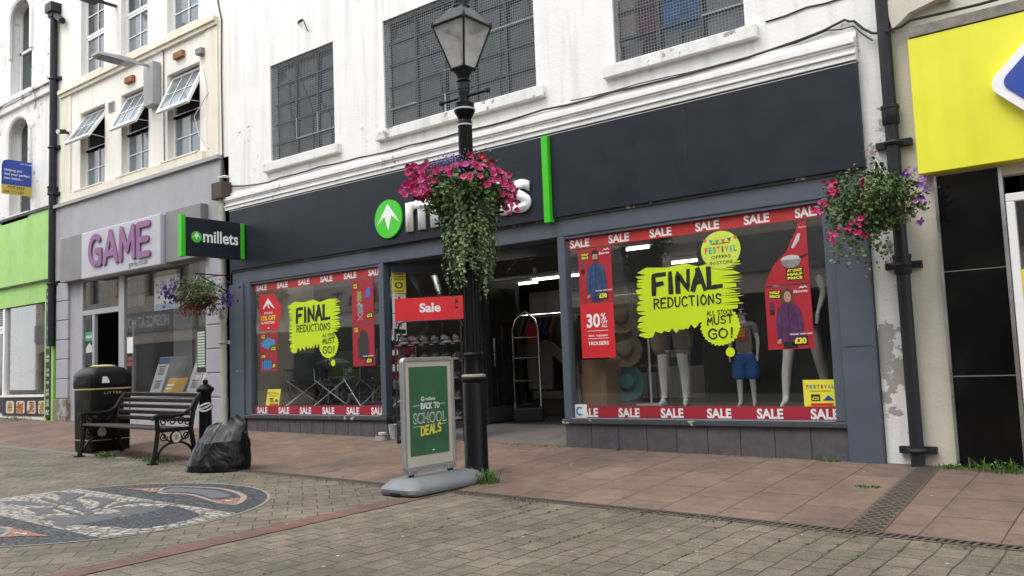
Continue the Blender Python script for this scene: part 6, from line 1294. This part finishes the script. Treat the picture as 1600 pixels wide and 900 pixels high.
for i in range(420): p = Vector((LX, LY, 0))+rtv*rr.gauss(-.12, .15)+tov*rr.uniform(-.1, .3)+Z*rr.gauss(2.98, .055); leaf(m, p, rv(rr), .016, rr, 1.0)
m.build('blue_flowers', BLUEF, pl, weld=False)
m = MB()
for i in range(26): p = Vector((LX, LY, 2.75)); d = rv(rr); d.z = abs(d.z); e = p+Vector((d.x*.6, d.y*.55, d.z*.42)); m.tube([p, p.lerp(e, .6)+Z*.04, e], .003, 3)
for q, d in sp:
    if rr.random() < .6: s = Vector((LX, LY, 2.66)); m.tube([s.lerp(q, .35), s.lerp(q, .75)+Z*.02, q-d.normalized()*.02], .0022, 3)
m.build('stems', STEMM, pl, weld=False)
# --- hanging baskets on wall brackets
def basket(name, label, c, wall_pt, seed, fn):
    rr = random.Random(seed); t = thing(name, label, 'hanging basket', c); c = Vector(c)
    m = MB(); m.lathe([(.02, -.20), (.11, -.17), (.18, -.08), (.20, .0), (.185, .0), (.16, -.06)], c, 18); m.build('bowl', M('basket_liner', (.05, .042, .03), .9, var=.3), t, smooth=True)
    w = Vector(wall_pt); top = Vector((c.x, c.y, w.z))
    m = MB(); m.tube([w, top-Vector((0, .06, 0))], .011, 6); m.tube([w-Z*.34, w-Z*.34+(top-w)*.15+Z*.08, top-Vector((0, -.02, .02))], .010, 6); m.tube([w+Z*.06, w-Z*.38], .016, 6); m.build('bracket', BLACK, t)
    m = MB()
    for k in range(3): a = 2*math.pi*k/3+.4; m.tube([c+Vector((.19*math.cos(a), .19*math.sin(a), 0)), top], .004, 4)
    m.build('chain', STEEL, t); fn(t, c, rr); return t
def left_fill(t, c, rr):
    m = MB(); plantmass(rr, c+Z*.08, (.40, .40, .24), 1900, .036, m, low=-.8, ratio=.6); m.build('foliage', LEAF, t, weld=False)
    m = MB()
    for i in range(520):
        a = rr.uniform(0, 6.28); p = c+Vector((.27*math.cos(a), .27*math.sin(a), 0))*rr.uniform(.7, 1.1)+Z*rr.uniform(-.28, .10); leaf(m, p, rv(rr), .03, rr, .8)
    m.build('maroon_leaves', MAROON, t, weld=False)
    flowers(t, 'yellow_flowers', YELF, [((c+rv(rr)*.36*rr.uniform(.7, 1.1))+Z*.0, rv(rr)+Z*.3) for _ in range(170)], .026, rr, False)
    l = Vector((.787, .616, 0)); V_ = []
    for i in range(50): V_.append((c-l*(.42+rr.gauss(0, .08))+Z*rr.gauss(.13, .11)+rv(rr)*.08, rv(rr)-Y*.8))
    for i in range(26): V_.append((c+l*(.47+rr.gauss(0, .07))+Z*rr.gauss(-.02, .08)+rv(rr)*.06, rv(rr)-Y*.8))
    flowers(t, 'violet_flowers', PURP, V_, .066, rr, False)
    flowers(t, 'lilac_flowers', LILAC, [(c-l*(.44+rr.gauss(0, .06))+Z*rr.gauss(.17, .05), rv(rr)-Y*.6) for _ in range(10)], .05, rr, False)
    m = MB()
    for i in range(24):
        e = c+l*rr.uniform(-.45, .6)+Z*rr.uniform(-.36, -.1)-Y*rr.uniform(0, .2); s = c+rv(rr)*.15; m.tube([s, s.lerp(e, .6)+Z*.07, e], .003, 3)
        for k in range(7): leaf(m, s.lerp(e, .4+.1*k)+rv(rr)*.03, rv(rr), .028, rr, .6)
    m.build('trailing_stems', leafmat('dark_trailing', [(.03, .045, .015), (.05, .03, .03), (.04, .07, .02)]), t, weld=False)
basket('hanging_basket', 'hanging basket of violet and yellow flowers with maroon leaves by the projecting sign', (-12.08, -.62, 2.20), (-12.05, -.04, 2.58), 31, left_fill)
def right_fill(t, c, rr):
    l = Vector((.787, .616, 0)); m = MB(); plantmass(rr, c+Z*.04-l*.05, (.40, .36, .27), 2900, .037, m, low=-.9, ratio=.7); m.build('foliage', LEAF, t, weld=False)
    m = MB()
    for i in range(46):
        x = -.40+rr.uniform(0, .5); L_ = rr.uniform(.2, .55); s = c+l*x-Y*rr.uniform(0, .25)+Z*rr.uniform(-.1, .05); k = int(L_/.026)
        for j in range(k): leaf(m, s-Z*L_*j/k+rv(rr)*.028+l*.03*math.sin(j*.5), rv(rr)-Y*.6+Z*.4, .033, rr, .9)
    m.build('trailing_leaves', leafmat('green_trailing', [(.06, .10, .035), (.10, .16, .06), (.15, .21, .10), (.05, .085, .03)]), t, weld=False)
    cl = [(-.30, .12), (-.40, .02), (-.22, -.20), (-.33, -.26), (-.05, .16), (-.46, -.05), (-.28, .17), (-.08, -.13), (-.12, -.24)]; sp = []
    for a, b in cl:
        for k in range(8): sp.append((c+l*(a+rr.gauss(0, .028))-Y*(.24+rr.uniform(-.05, .08))+Z*(b+rr.gauss(0, .024)), rv(rr)-Y*1.2))
    flowers(t, 'pink_flowers', PINK, sp, .046, rr, False)
    flowers(t, 'red_flowers', REDF, [(c+rv(rr)*.33*rr.uniform(.6, 1.05)+Z*.05, rv(rr)) for _ in range(45)], .022, rr, False)
    sp = []
    for a, b in ((.30, .26), (.42, .18), (.41, .02), (.46, .14), (.36, -.14), (.38, .05)):
        for k in range(5): sp.append((c+l*(a+rr.gauss(0, .028))-Y*(.1+rr.uniform(0, .12))+Z*(b+rr.gauss(0, .026)), rv(rr)-Y))
    flowers(t, 'lilac_flowers', LILAC, sp, .048, rr, False)
    flowers(t, 'orange_flowers', leafmat('orange_flower', [(.5, .12, .03), (.6, .18, .04)]), [(c+rv(rr)*.36+Z*.15, rv(rr)) for _ in range(22)], .026, rr, False)
    m = MB()
    for i in range(30):
        d = rv(rr); d.z = abs(d.z)*.8; e = c+Vector((d.x*.5, d.y*.4, .04+d.z*.42)); s = c; m.tube([s, e], .003, 3)
        for k in range(6): leaf(m, s.lerp(e, .55+.08*k)+rv(rr)*.02, rv(rr), .026, rr, .6)
    m.build('stems', LEAF, t, weld=False)
basket('hanging_basket', 'hanging basket of pink and lilac flowers on a bracket beside the drainpipe', (-1.90, -.50, 2.20), (-1.97, -.01, 2.62), 43, right_fill)

# --- weeds and grass tufts
GRS = leafmat('grass_blades', [(.05, .13, .018), (.08, .18, .03), (.11, .22, .05), (.06, .11, .03)])
def tuft(label, c, r, n, h, seed, broad=0, flat_=.5):
    rr = random.Random(seed); t = thing('weed_tuft', label, 'weeds', c, 'weeds in the paving'); c = Vector(c); m = MB()
    for i in range(n):
        a, q = rr.uniform(0, 6.28), r*math.sqrt(rr.random()); p = c+Vector((q*math.cos(a)*1.5, q*math.sin(a)*.7, 0)); p.z = pav_z(p.x, min(0, p.y)) if p.y > YD else road_z(p.x); d = Vector((math.cos(a), math.sin(a), 0))*flat_*rr.random()+rv(rr)*.35; hh = h*rr.uniform(.4, 1.1); w = rr.uniform(.003, .006)
        s = Vector((-d.y, d.x, 0)).normalized()*w; e = p+Z*hh*.6+d*hh*.5; f = p+Z*hh*.75+d*hh*1.2; V = m.bm.verts.new
        a0, a1, b0, b1, c0 = V(p-s), V(p+s), V(e-s*.8), V(e+s*.8), V(f); m.bm.faces.new((a0, a1, b1, b0)); m.bm.faces.new((b0, b1, c0))
    for i in range(broad):
        a, q = rr.uniform(0, 6.28), r*rr.random(); p = c+Vector((q*math.cos(a)*1.5, q*math.sin(a)*.6, 0)); p.z = pav_z(p.x, min(0, p.y)) if p.y > YD else road_z(p.x); leaf(m, p+Z*rr.uniform(.01, h*.8), Z+rv(rr)*.6, .035, rr, .6)
    return m.build('blades', GRS, t, weld=False)
tuft('bright grass tuft growing at the foot of the lamp post', (-5.20, -1.98, pav_z(-5.2, -1.98)), .14, 260, .13, 1)
tuft('leafy weeds along the foot of the black tiled panel', (-1.20, -.10, pav_z(-1.2, -.1)), .17, 150, .10, 2, 60, .9)
tuft('small weeds at the foot of the cream pier beside the drain cover', (-1.58, -.12, pav_z(-1.58, -.12)), .09, 60, .05, 3, 20)
tuft('low weeds under the near end of the park bench', (-10.1, -2.42, road_z(-10.1)), .20, 150, .07, 4, 40)
tuft('low weeds under the far end of the park bench', (-11.35, -2.45, road_z(-11.3)), .16, 150, .08, 5, 40)
tuft('thin weeds along the base of the green shop', (-20.1, -.12, pav_z(-20, -.1)), .45, 160, .08, 6, 50)
tuft('moss patch on the slab beside the tread-plate drain', (-2.0, -1.05, pav_z(-2, -1.05)), .07, 120, .02, 7)
tuft('small weed where the stall riser meets the pavement', (-2.62, -.06, pav_z(-2.6, 0)), .06, 50, .05, 8)
rr = random.Random(77)                                               # moss growing along the paving joints
m = MB()
for i in range(2600):
    if i % 3 == 0: x = rr.uniform(-7, -.3); y = YD-.16+rr.gauss(0, .05)
    elif i % 3 == 1: x = -.165*rr.randint(4, 26)-.03; y = rr.uniform(-4.0, YD-.15)
    else: x = rr.uniform(-8, 0); y = -.05+rr.gauss(0, .03)
    if i % 3 == 1 and noise.noise(Vector((x*3, y*1.5, 0))) < .05: continue
    if i % 3 != 1 and noise.noise(Vector((x*2, 7, 0))) < .0: continue
    p = Vector((x+rr.gauss(0, .006), y, pav_z(x, min(y, 0)) if y > YD else road_z(x))); leaf(m, p+Z*.004, Z+rv(rr)*.8, .016, rr, .6)
for i in range(900):
    x, y = -10.75+rr.gauss(0, .55), -2.30+rr.gauss(0, .13)
    if noise.noise(Vector((x*2.5, y*4, 3))) < -.05: continue
    p = Vector((x, y, pav_z(x, y) if y > YD else road_z(x))); leaf(m, p+Z*.004, Z+rv(rr)*.8, .018, rr, .6)
tag(m.build('joint_moss', leafmat('moss', [(.05, .085, .02), (.08, .12, .03), (.06, .07, .025)]), weld=False), 'green moss along the joints of the paving', 'moss', kind='stuff')
m = MB()
for i in range(90):
    x = rr.uniform(-9, -.5); y = rr.uniform(-5.2, -.15); zz = (pav_z(x, y) if y > YD else road_z(x))+.004; a = rr.uniform(0, 3.1); s = rr.uniform(.004, .012); u = Vector((math.cos(a), math.sin(a), 0)); v = Vector((-u.y, u.x, 0)); p = Vector((x, y, zz)); m.face([p-u*s-v*s*.4, p+u*s-v*s*.3, p+u*s*.7+v*s*.5+Z*.006, p-u*s*.8+v*s*.4])
for i in range(260):
    k = i % 3
    if k == 0: x, y = rr.uniform(-19, -.5), -.04-abs(rr.gauss(0, .03))
    elif k == 1: x, y = rr.uniform(-12, -.3), YD+.03+abs(rr.gauss(0, .05))
    else: x, y = rr.uniform(-12, -.5), rr.uniform(-4, -.2)
    s = rr.uniform(.004, .012); a = rr.uniform(0, 3); u = Vector((math.cos(a), math.sin(a), 0)); v = Vector((-u.y, u.x, 0)); p = Vector((x, y, (pav_z(x, y) if y > YD else road_z(x))+.004)); m.face([p-u*s, p-v*s*.4, p+u*s+Z*.004, p+v*s*.5])
tag(m.build('paper_litter', M('litter_scraps', (.45, .44, .41), .8, islands=[(.5, .49, .46), (.16, .11, .06), (.06, .045, .03), (.10, .07, .04)]), weld=False), 'tiny scraps of litter and dry leaf scattered over the paving', 'litter', kind='stuff')
# ================================================================== inside the outdoor shop's windows
def skin_mesh(name, verts, edges, mat, parent, sub=2, smooth=True):
    "verts: (x, y, z, rx[, ry])"
    me = bpy.data.meshes.new(name); me.from_pydata([v[:3] for v in verts], edges, []); o = bpy.data.objects.new(name, me); COL.objects.link(o)
    sk = o.modifiers.new('skin', 'SKIN'); sk.use_smooth_shade = True; sk.branch_smoothing = .6
    for d, v in zip(me.skin_vertices[0].data, verts): d.radius = (v[3], v[4] if len(v) > 4 else v[3])
    me.skin_vertices[0].data[0].use_root = True
    sb = o.modifiers.new('sub', 'SUBSURF'); sb.levels = sub; sb.render_levels = sub
    bpy.context.view_layer.update(); dg = bpy.context.evaluated_depsgraph_get(); nm = bpy.data.meshes.new_from_object(o.evaluated_get(dg))
    bpy.data.objects.remove(o); bpy.data.meshes.remove(me); nm.materials.clear(); nm.materials.append(mat)
    for p in nm.polygons: p.use_smooth = True
    q = bpy.data.objects.new(name, nm); COL.objects.link(q); q.parent = parent; return q
def mannequin(label, loc, H, rot, child=False, stride=0, arms=((.0, .0), (.0, .0))):
    t = thing('mannequin', label, 'mannequin', (0, 0, 0)); k = H/1.8; hk = 1.28 if child else 1.0
    V, E = [], []
    def v(x, y, z, r, r2=None): V.append((x*k, y*k, z*k, r*k, (r2 or r)*k)); return len(V)-1
    def chain(*ids):
        for a, b in zip(ids, ids[1:]): E.append((a, b))
    pel = v(0, 0, .96, .15, .10); wa = v(0, 0, 1.12, .125, .088); ch = v(0, .0, 1.32, .155, .105); up = v(0, 0, 1.45, .10, .075); nk = v(0, 0, 1.53, .05); hb = v(0, -.012, 1.60, .068*hk, .078*hk); hm = v(0, -.01, 1.68, .076*hk, .092*hk); ht = v(0, .0, 1.76, .052*hk, .064*hk)
    chain(pel, wa, ch, up, nk, hb, hm, ht)
    jaw = v(0, -.065*hk, 1.60, .032*hk); chain(hb, jaw); ns = v(0, -.108*hk, 1.665, .012*hk); chain(hm, ns)
    for s in (-1, 1):
        st_ = stride*s
        hp = v(s*.095, 0, .90, .092); kn = v(s*(.11+.03*abs(stride)), -.02+st_*.10, .50, .058); cf = v(s*(.118+.05*abs(stride)), .015+st_*.16, .34, .055); an = v(s*(.12+.06*abs(stride)), .02+st_*.22, .085, .036); ft = v(s*(.13+.06*abs(stride)), -.06+st_*.22, .03, .036, .028); to = v(s*(.14+.06*abs(stride)), -.15+st_*.22, .022, .032, .02)
        chain(pel, hp, kn, cf, an, ft, to)
        f, o = arms[0 if s < 0 else 1]
        sh = v(s*.185, 0, 1.43, .058); el = v(s*(.235+.05*o), .02-.10*f, 1.16, .040); wr = v(s*(.25-.10*f+.05*o), -.05-.22*f, .95+.10*f, .026); pm = v(s*(.255-.14*f+.05*o), -.07-.28*f, .885+.11*f, .030, .017)
        chain(up, sh, el, wr, pm)
        for i in range(4): b = (i-1.5)*.016; f1 = v(s*(.255-.15*f+.05*o)+b*.5, -.075-.30*f-b, .835+.10*f, .0095); f2 = v(s*(.25-.16*f+.05*o)+b*.5, -.085-.32*f-b, .79-.008*abs(i-1)+.10*f, .008); chain(pm, f1, f2)
        th = v(s*(.235-.12*f+.05*o), -.105-.27*f, .86+.11*f, .010); th2 = v(s*(.235-.12*f+.05*o), -.12-.29*f, .825+.11*f, .009); chain(pm, th, th2)
    body = skin_mesh('body', V, E, SKIN, t)
    def garment(name, mat, vs_, es): return skin_mesh(name, [(a*k, b*k, c*k, r*k, q*k) for a, b, c, r, q in vs_], es, mat, t)
    return t, k, garment, hk
def finish(t, loc, rot): t.location = loc; t.rotation_euler = (0, 0, R(rot))
def shades(t, k, hk, z=1.685):
    m = MB()
    for s in (-1, 1): m.prism([(a*k*hk, (z-.0)*k+b*k*hk) for a, b in ell(s*.036, 0, .033, .021, 12)], (0, -.094*k*hk, 0), X, Z, .012)
    m.box(-.08*k*hk, .08*k*hk, -.092*k*hk, -.084*k*hk, z*k+.006*k, z*k+.016*k); m.box(.076*k*hk, .084*k*hk, -.09*k*hk, .02*k, z*k+.002, z*k+.014*k); m.box(-.084*k*hk, -.076*k*hk, -.09*k*hk, .02*k, z*k+.002, z*k+.014*k); m.build('sunglasses', BLK, t)
KHAKI = M('khaki_cloth', (.15, .122, .09), .9, var=.15, scale=12, bump=.2, bscale=30); GTEE = M('grey_tee', (.25, .255, .25), .9, var=.1, bump=.15, bscale=30); BSH = M('blue_swim_shorts', (.015, .11, .40), .7, var=.15, scale=10, bump=.15, bscale=25)
SHIRT = M('dark_tee', (.03, .035, .03), .9)
def shorts(g, mat, zt, zb, w=.0, flare=1.0):
    return g('shorts', mat, [(0, 0, zt, .165+w, .118+w), (0, 0, zt-.11, .172+w, .125+w), (-.105, 0, zt-.20, .108+w, .115+w), (-.125, 0, zb, .108*flare+w, .112*flare+w), (.105, 0, zt-.20, .108+w, .115+w), (.125, 0, zb, .108*flare+w, .112*flare+w)], [(0, 1), (1, 2), (2, 3), (1, 4), (4, 5)])
def tee(g, mat, zb=.97):
    return g('shirt', mat, [(0, 0, zb, .168, .125), (0, 0, 1.12, .158, .115), (0, 0, 1.33, .178, .125), (0, 0, 1.46, .115, .09), (-.19, 0, 1.43, .075, .075), (-.225, .01, 1.26, .062, .062), (.19, 0, 1.43, .075, .075), (.225, .01, 1.26, .062, .062)], [(0, 1), (1, 2), (2, 3), (3, 4), (4, 5), (3, 6), (6, 7)])
PZ = .44
t, k, g, hk = mannequin('', None, 1.84, 0, arms=((.9, .2), (.5, 0)))
t['label'] = 'tall white mannequin in khaki shorts, cap and sunglasses behind the right window'
tee(g, SHIRT); sh = shorts(g, KHAKI, 1.04, .53); shades(t, k, hk)
m = MB(); m.box(.16*k, .225*k, -.07*k, .05*k, .64*k, .78*k); m.box(-.225*k, -.16*k, -.07*k, .05*k, .64*k, .78*k); m.build('cargo_pocket', KHAKI, sh, bevel=.01)
m = MB(); m.lathe([(.088*k, 1.70*k), (.094*k, 1.75*k), (.08*k, 1.80*k), (.045*k, 1.825*k), (0, 1.83*k)], (0, 0, 0), 16, sy=1.15); m.prism([(a*k, b*k) for a, b in ell(0, -.11, .07, .06, 14)], (0, 0, 1.715*k), X, Y, .01); m.build('cap', M('dark_cap', (.025, .022, .02), .9), t)
m = MB(); m.box(-.165*k, -.10*k, -.135*k, -.13*k, .84*k, .97*k); m.build('price_tag', YEL, t)
for s in (-1, 1): m = MB(); m.lathe([(.045*k, .055*k), (.05*k, .075*k), (.04*k, .09*k)], (s*.12*k, .01, 0), 12); m.build('sandal', BLK, t)
finish(t, (-4.47, .55, PZ), 14)
t, k, g, hk = mannequin('', None, 1.07, 0, child=True, arms=((.1, .1), (.15, .15)))
t['label'] = 'child-size white mannequin in a grey tee and blue shorts behind the right window'
ts = tee(g, GTEE, .88); shorts(g, BSH, .99, .45, .02, 1.08); shades(t, k, hk)
m = MB(); m.box(-.10*k, .08*k, -.155*k, -.145*k, 1.17*k, 1.40*k); tg = m.build('price_tag', REDB, t); 
for i, s in enumerate(('AT LEAST', 'HALF', 'PRICE')): text(s, YEL, tg, (-.01*k, -.157*k, (1.34-.055*i)*k), X, Z, h=.022, w=.085, bold=.04, align='C', t=.0004)
m = MB(); m.lathe([(.078*k*hk, 1.735*k), (.08*k*hk, 1.765*k), (.07*k*hk, 1.83*k), (0, 1.85*k)], (0, 0, 0), 16, sy=1.1); m.build('hair_cap', BLK, t)
finish(t, (-3.60, .50, PZ), 12)
t, k, g, hk = mannequin('', None, 1.78, 0, stride=.85, arms=((.2, .2), (.5, .3)))
t['label'] = 'white mannequin striding bare-legged behind the woman poster in the right window'
shorts(g, SHIRT, 1.04, .80); tee(g, M('purple_tee', (.08, .02, .08), .9)); finish(t, (-3.02, .62, PZ), 10)
# sun hats on a stand
HATT = M('straw_hat', (.20, .145, .085), .9, var=.2, scale=25, bump=.3, bscale=80); HATB = M('teal_hat', (.035, .14, .16), .9, var=.15, bump=.2)
hs = thing('hat_stand', 'thin white pole stand holding the sun hats in the right window', 'stand', (-5.02, .70, PZ)); m = MB(); m.tube([(-4.86, .72, PZ), (-4.86, .72, 2.0)], .012, 6); m.tube([(-4.86, .72, 1.75), (-5.3, .72, 1.75)], .01, 6); m.build('pole', UPVC, hs); bx('foot', UPVC, hs, -5.0, -4.72, .6, .84, PZ, PZ+.02)
for lb, z, x, mt in (('tan sun hat, topmost of the three on the stand', 1.48, -5.10, HATT), ('tan wide straw hat, middle of the three on the stand', 1.09, -5.06, HATT), ('pale teal sun hat, lowest of the three on the stand', .70, -5.05, HATB)):
    h = thing('sun_hat', lb, 'hat', (0, 0, 0), 'sun hats'); m = MB(); pr = [(0, .115), (.05, .112), (.085, .09), (.10, .0), (.15, -.012), (.205, .004), (.20, -.008), (.10, -.012)]; m.lathe(pr, (0, 0, 0), 22, sy=1.05)
    for v_ in m.bm.verts: v_.co.z += .014*math.sin(3*math.atan2(v_.co.y, v_.co.x)) if Vector(v_.co[:2]).length > .14 else 0
    b_ = m.build('hat_body', mt, h, smooth=True); m = MB(); m.lathe([(.102, .0), (.103, .024)], (0, 0, 0), 20); m.build('band', M('hat_band', (.06, .045, .03), .8), b_); h.location = (x-.03, .56, z); h.rotation_euler = (R(72), R(8), R(24))
cb = thing('cardboard_box', 'tall plain brown cardboard box under the 30% poster', 'box', (-5.14, .42, PZ)); m = MB(); m.box(-5.44, -5.12, .16, .50, PZ, .99); m.build('carton', M('cardboard', (.17, .105, .055), .85, var=.12, scale=6), cb, bevel=.006); bx('tape', M('brown_tape', (.2, .13, .07), .4), cb, -5.44, -5.12, .30, .36, .985, .992)
# folding camp chairs in the left window
def camp_chair(label, loc, rot, col, high=False):
    t = thing('camp_chair', label, 'camping chair', (0, 0, 0), 'folding camp chairs in the window'); m = MB(); w, d, sh_ = .27, .24, .40
    for s in (-1, 1): m.tube([(s*w, -d, 0), (s*w, d, sh_+.0)], .010, 6); m.tube([(s*w, d, 0), (s*w, -d, sh_)], .010, 6); m.tube([(s*w, d, 0), (s*w, d+.10, .86)], .010, 6); m.tube([(s*w, -d, sh_), (s*w, -d, .58)], .010, 6)
    for y in (-d, d): m.tube([(-w, y, 0), (w, y, sh_)], .010, 6); m.tube([(w, y, 0), (-w, y, sh_)], .010, 6)
    m.build('folding_frame', STEEL, t); n = 8
    def sheet(name, f, mt):
        m = MB()
        for i in range(n):
            for j in range(n): m.face([f(a/n, b/n) for a, b in ((i, j), (i+1, j), (i+1, j+1), (i, j+1))])
        o = m.build(name, mt, t, smooth=True); q = o.modifiers.new('thick', 'SOLIDIFY'); q.thickness = .012; return o
    sag = lambda a: .10*math.sin(math.pi*a)
    sheet('seat', lambda a, b: Vector((-w+2*w*a, -d+2*d*b, sh_-sag(a)*.9-.02*math.sin(math.pi*b))), col); sheet('backrest', lambda a, b: Vector((-w+2*w*a, d+.02+.10*b+.07*math.sin(math.pi*a), sh_-.06+.50*b)), col)
    for s in (-1, 1): sheet('armrest', lambda a, b: Vector((s*w-.035+.07*a, -d+(2*d+.04)*b, .58-.02*math.sin(math.pi*b))), BLK)
    t.location = loc; t.rotation_euler = (0, 0, R(rot)); return t
CR = M('red_chair_fabric', (.30, .012, .025), .75, var=.12); CB = M('black_chair_fabric', (.018, .02, .022), .8); CG = M('green_chair_fabric', (.045, .085, .02), .8); CT = M('teal_chair_fabric', (.010, .028, .042), .8)
camp_chair('red folding camp chair by the entrance side of the left window', (-8.88, .72, PZ), 62, CR); camp_chair('green and black folding camp chair behind the left paint splash', (-10.55, .85, PZ), 25, CG); camp_chair('black folding camp chair in the middle of the left window', (-9.75, .75, PZ), -15, CB); camp_chair('teal folding camp chair at the far left of the left window', (-11.25, .8, PZ), 40, CT)
# inside the entrance: chrome rack trolley, T-shirt, clothes rails, wall of goods
tr = thing('chrome_trolley', 'tall chrome ladder-like display trolley with a pointed arch just inside the door', 'trolley', (-7.45, 2.0, .13)); c = Vector((-7.55, 1.90, 0)); a = Vector((.80, .60, 0)); m = MB()
W_ = .19
m.tube([c-a*W_+Z*.30, c-a*W_+Z*1.48, c-a*W_*.75+Z*1.62, c+Z*1.74, c+a*W_*.75+Z*1.62, c+a*W_+Z*1.48, c+a*W_+Z*.30], .017, 8)
for z in (.72, 1.06, 1.36): m.tube([c-a*W_+Z*z, c+a*W_+Z*z], .014, 6)
m.build('ladder_frame', CHROME, tr, smooth=True); m = MB(); m.obox(c-a*.22+Z*.23, c+a*.22+Z*.23, .36, .20); m.build('base', BLK, tr, bevel=.02)
m = MB(); m.box(c.x-.09, c.x+.09, 2.05, 2.06, 1.28, 1.56); tcard = m.build('red_card', M('dim_red_card', (.35, .02, .02), .6), tr)
hsn = thing('hanging_shirt', 'pale T-shirt hanging behind the chrome trolley', 'T-shirt', (-7.5, 2.5, .5)); m = MB(); m.prism([(-.22, .42), (-.24, .95), (-.42, .80), (-.47, .93), (-.25, 1.12), (-.1, 1.16), (0, 1.12), (.1, 1.16), (.25, 1.12), (.47, .93), (.42, .80), (.24, .95), (.22, .42)], (-7.72, 2.45, .15), X, Z, .05); m.build('cloth', M('pale_cotton', (.16, .155, .145), .9), hsn)
def rail(label, x, y, n, seed, h=1.35):
    rr = random.Random(seed); t = thing('clothes_rail', label, 'clothes rail', (x, y, .13), 'clothes rails in the shop'); m = MB(); w = .75
    for s in (-1, 1): m.tube([(x+s*w, y, .13), (x+s*w, y, h)], .015, 6); m.tube([(x+s*w, y-.25, .14), (x+s*w, y+.25, .14)], .015, 6)
    m.tube([(x-w, y, h), (x+w, y, h)], .015, 6); m.build('rail_frame', CHROME, t)
    for i in range(n):
        xx = x-w+.08+(2*w-.16)*i/(n-1); m = MB(); m.loft([[Vector((xx+a, y+b, z)) for a, b in ((-.03, -.2), (.03, -.2), (.03, .2), (-.03, .2))] for z in (h-.85, h-.3)]+[[Vector((xx+a, y+b, h-.04)) for a, b in ((-.015, -.06), (.015, -.06), (.015, .06), (-.015, .06))]]); c_ = [rr.choice((.015, .03, .06, .1))*rr.uniform(.5, 1.4) for _ in range(3)]; m.build('garment', M('garment_cloth', c_, .9), t, bevel=.01)
rail('clothes rail of dark jackets left of centre inside the shop', -8.6, 3.6, 9, 3); rail('clothes rail of dark coats at the back of the entrance view', -7.4, 4.2, 9, 4, 1.6); rail('clothes rail with pale trousers seen through the right window', -5.4, 3.0, 8, 5, 1.7); rail('clothes rail deep in the shop behind the others', -9.6, 5.5, 9, 6, 1.7); rail('clothes rail of dark coats right of the chrome trolley', -6.9, 3.4, 12, 8, 1.75); rail('tall clothes rail of dark coats left of the chrome trolley', -8.3, 3.0, 12, 10, 1.75)
gw = thing('goods_wall', 'dim wall shelf of packaged goods inside the shop by the door', 'shelf', (-6.55, 2.6, .13)); bx('cabinet', M('dim_cabinet', (.09, .09, .09), .6), gw, -6.75, -6.2, 2.5, 2.9, .13, .75); bx('back_panel', DARKW, gw, -6.75, -6.2, 2.86, 2.9, .75, 1.75); m = MB(); rr = random.Random(9)
for i in range(7):
    for j in range(8): m.box(-6.72+.075*i, -6.66+.075*i, 2.80, 2.86, .80+.115*j, .80+.115*j+rr.uniform(.05, .09))
m.build('package', M('goods_mix', (.1, .1, .1), .5, islands=[(.03, .03, .04), (.12, .12, .12), (.20, .19, .18), (.10, .03, .02), (.05, .08, .06)]), gw, weld=False)
rr = random.Random(15); sg = thing('hanging_sign', 'dim red and white sign hanging inside the shop behind the right window', 'sign', (-6.2, 3.2, 2.0)); bx('panel', M('dim_red_sign', (.25, .02, .02), .6), sg, -6.3, -5.75, 3.2, 3.22, 1.95, 2.3); flat('swirl', ell(-6.1, 2.12, .09, .07, 16), PAPER, sg, 3.195, .002)
wt = thing('pale_trousers', 'pale trousers hanging high behind the right window', 'trousers', (-5.55, 1.9, 1.3)); m = MB(); m.prism([(-.16, 0), (-.05, 0), (0, .55), (.05, 0), (.16, 0), (.14, .72), (-.13, .72)], (-5.60, 1.9, 1.28), X, Z, .03); m.build('cloth', M('pale_trouser_cloth', (.26, .25, .22), .9), wt)
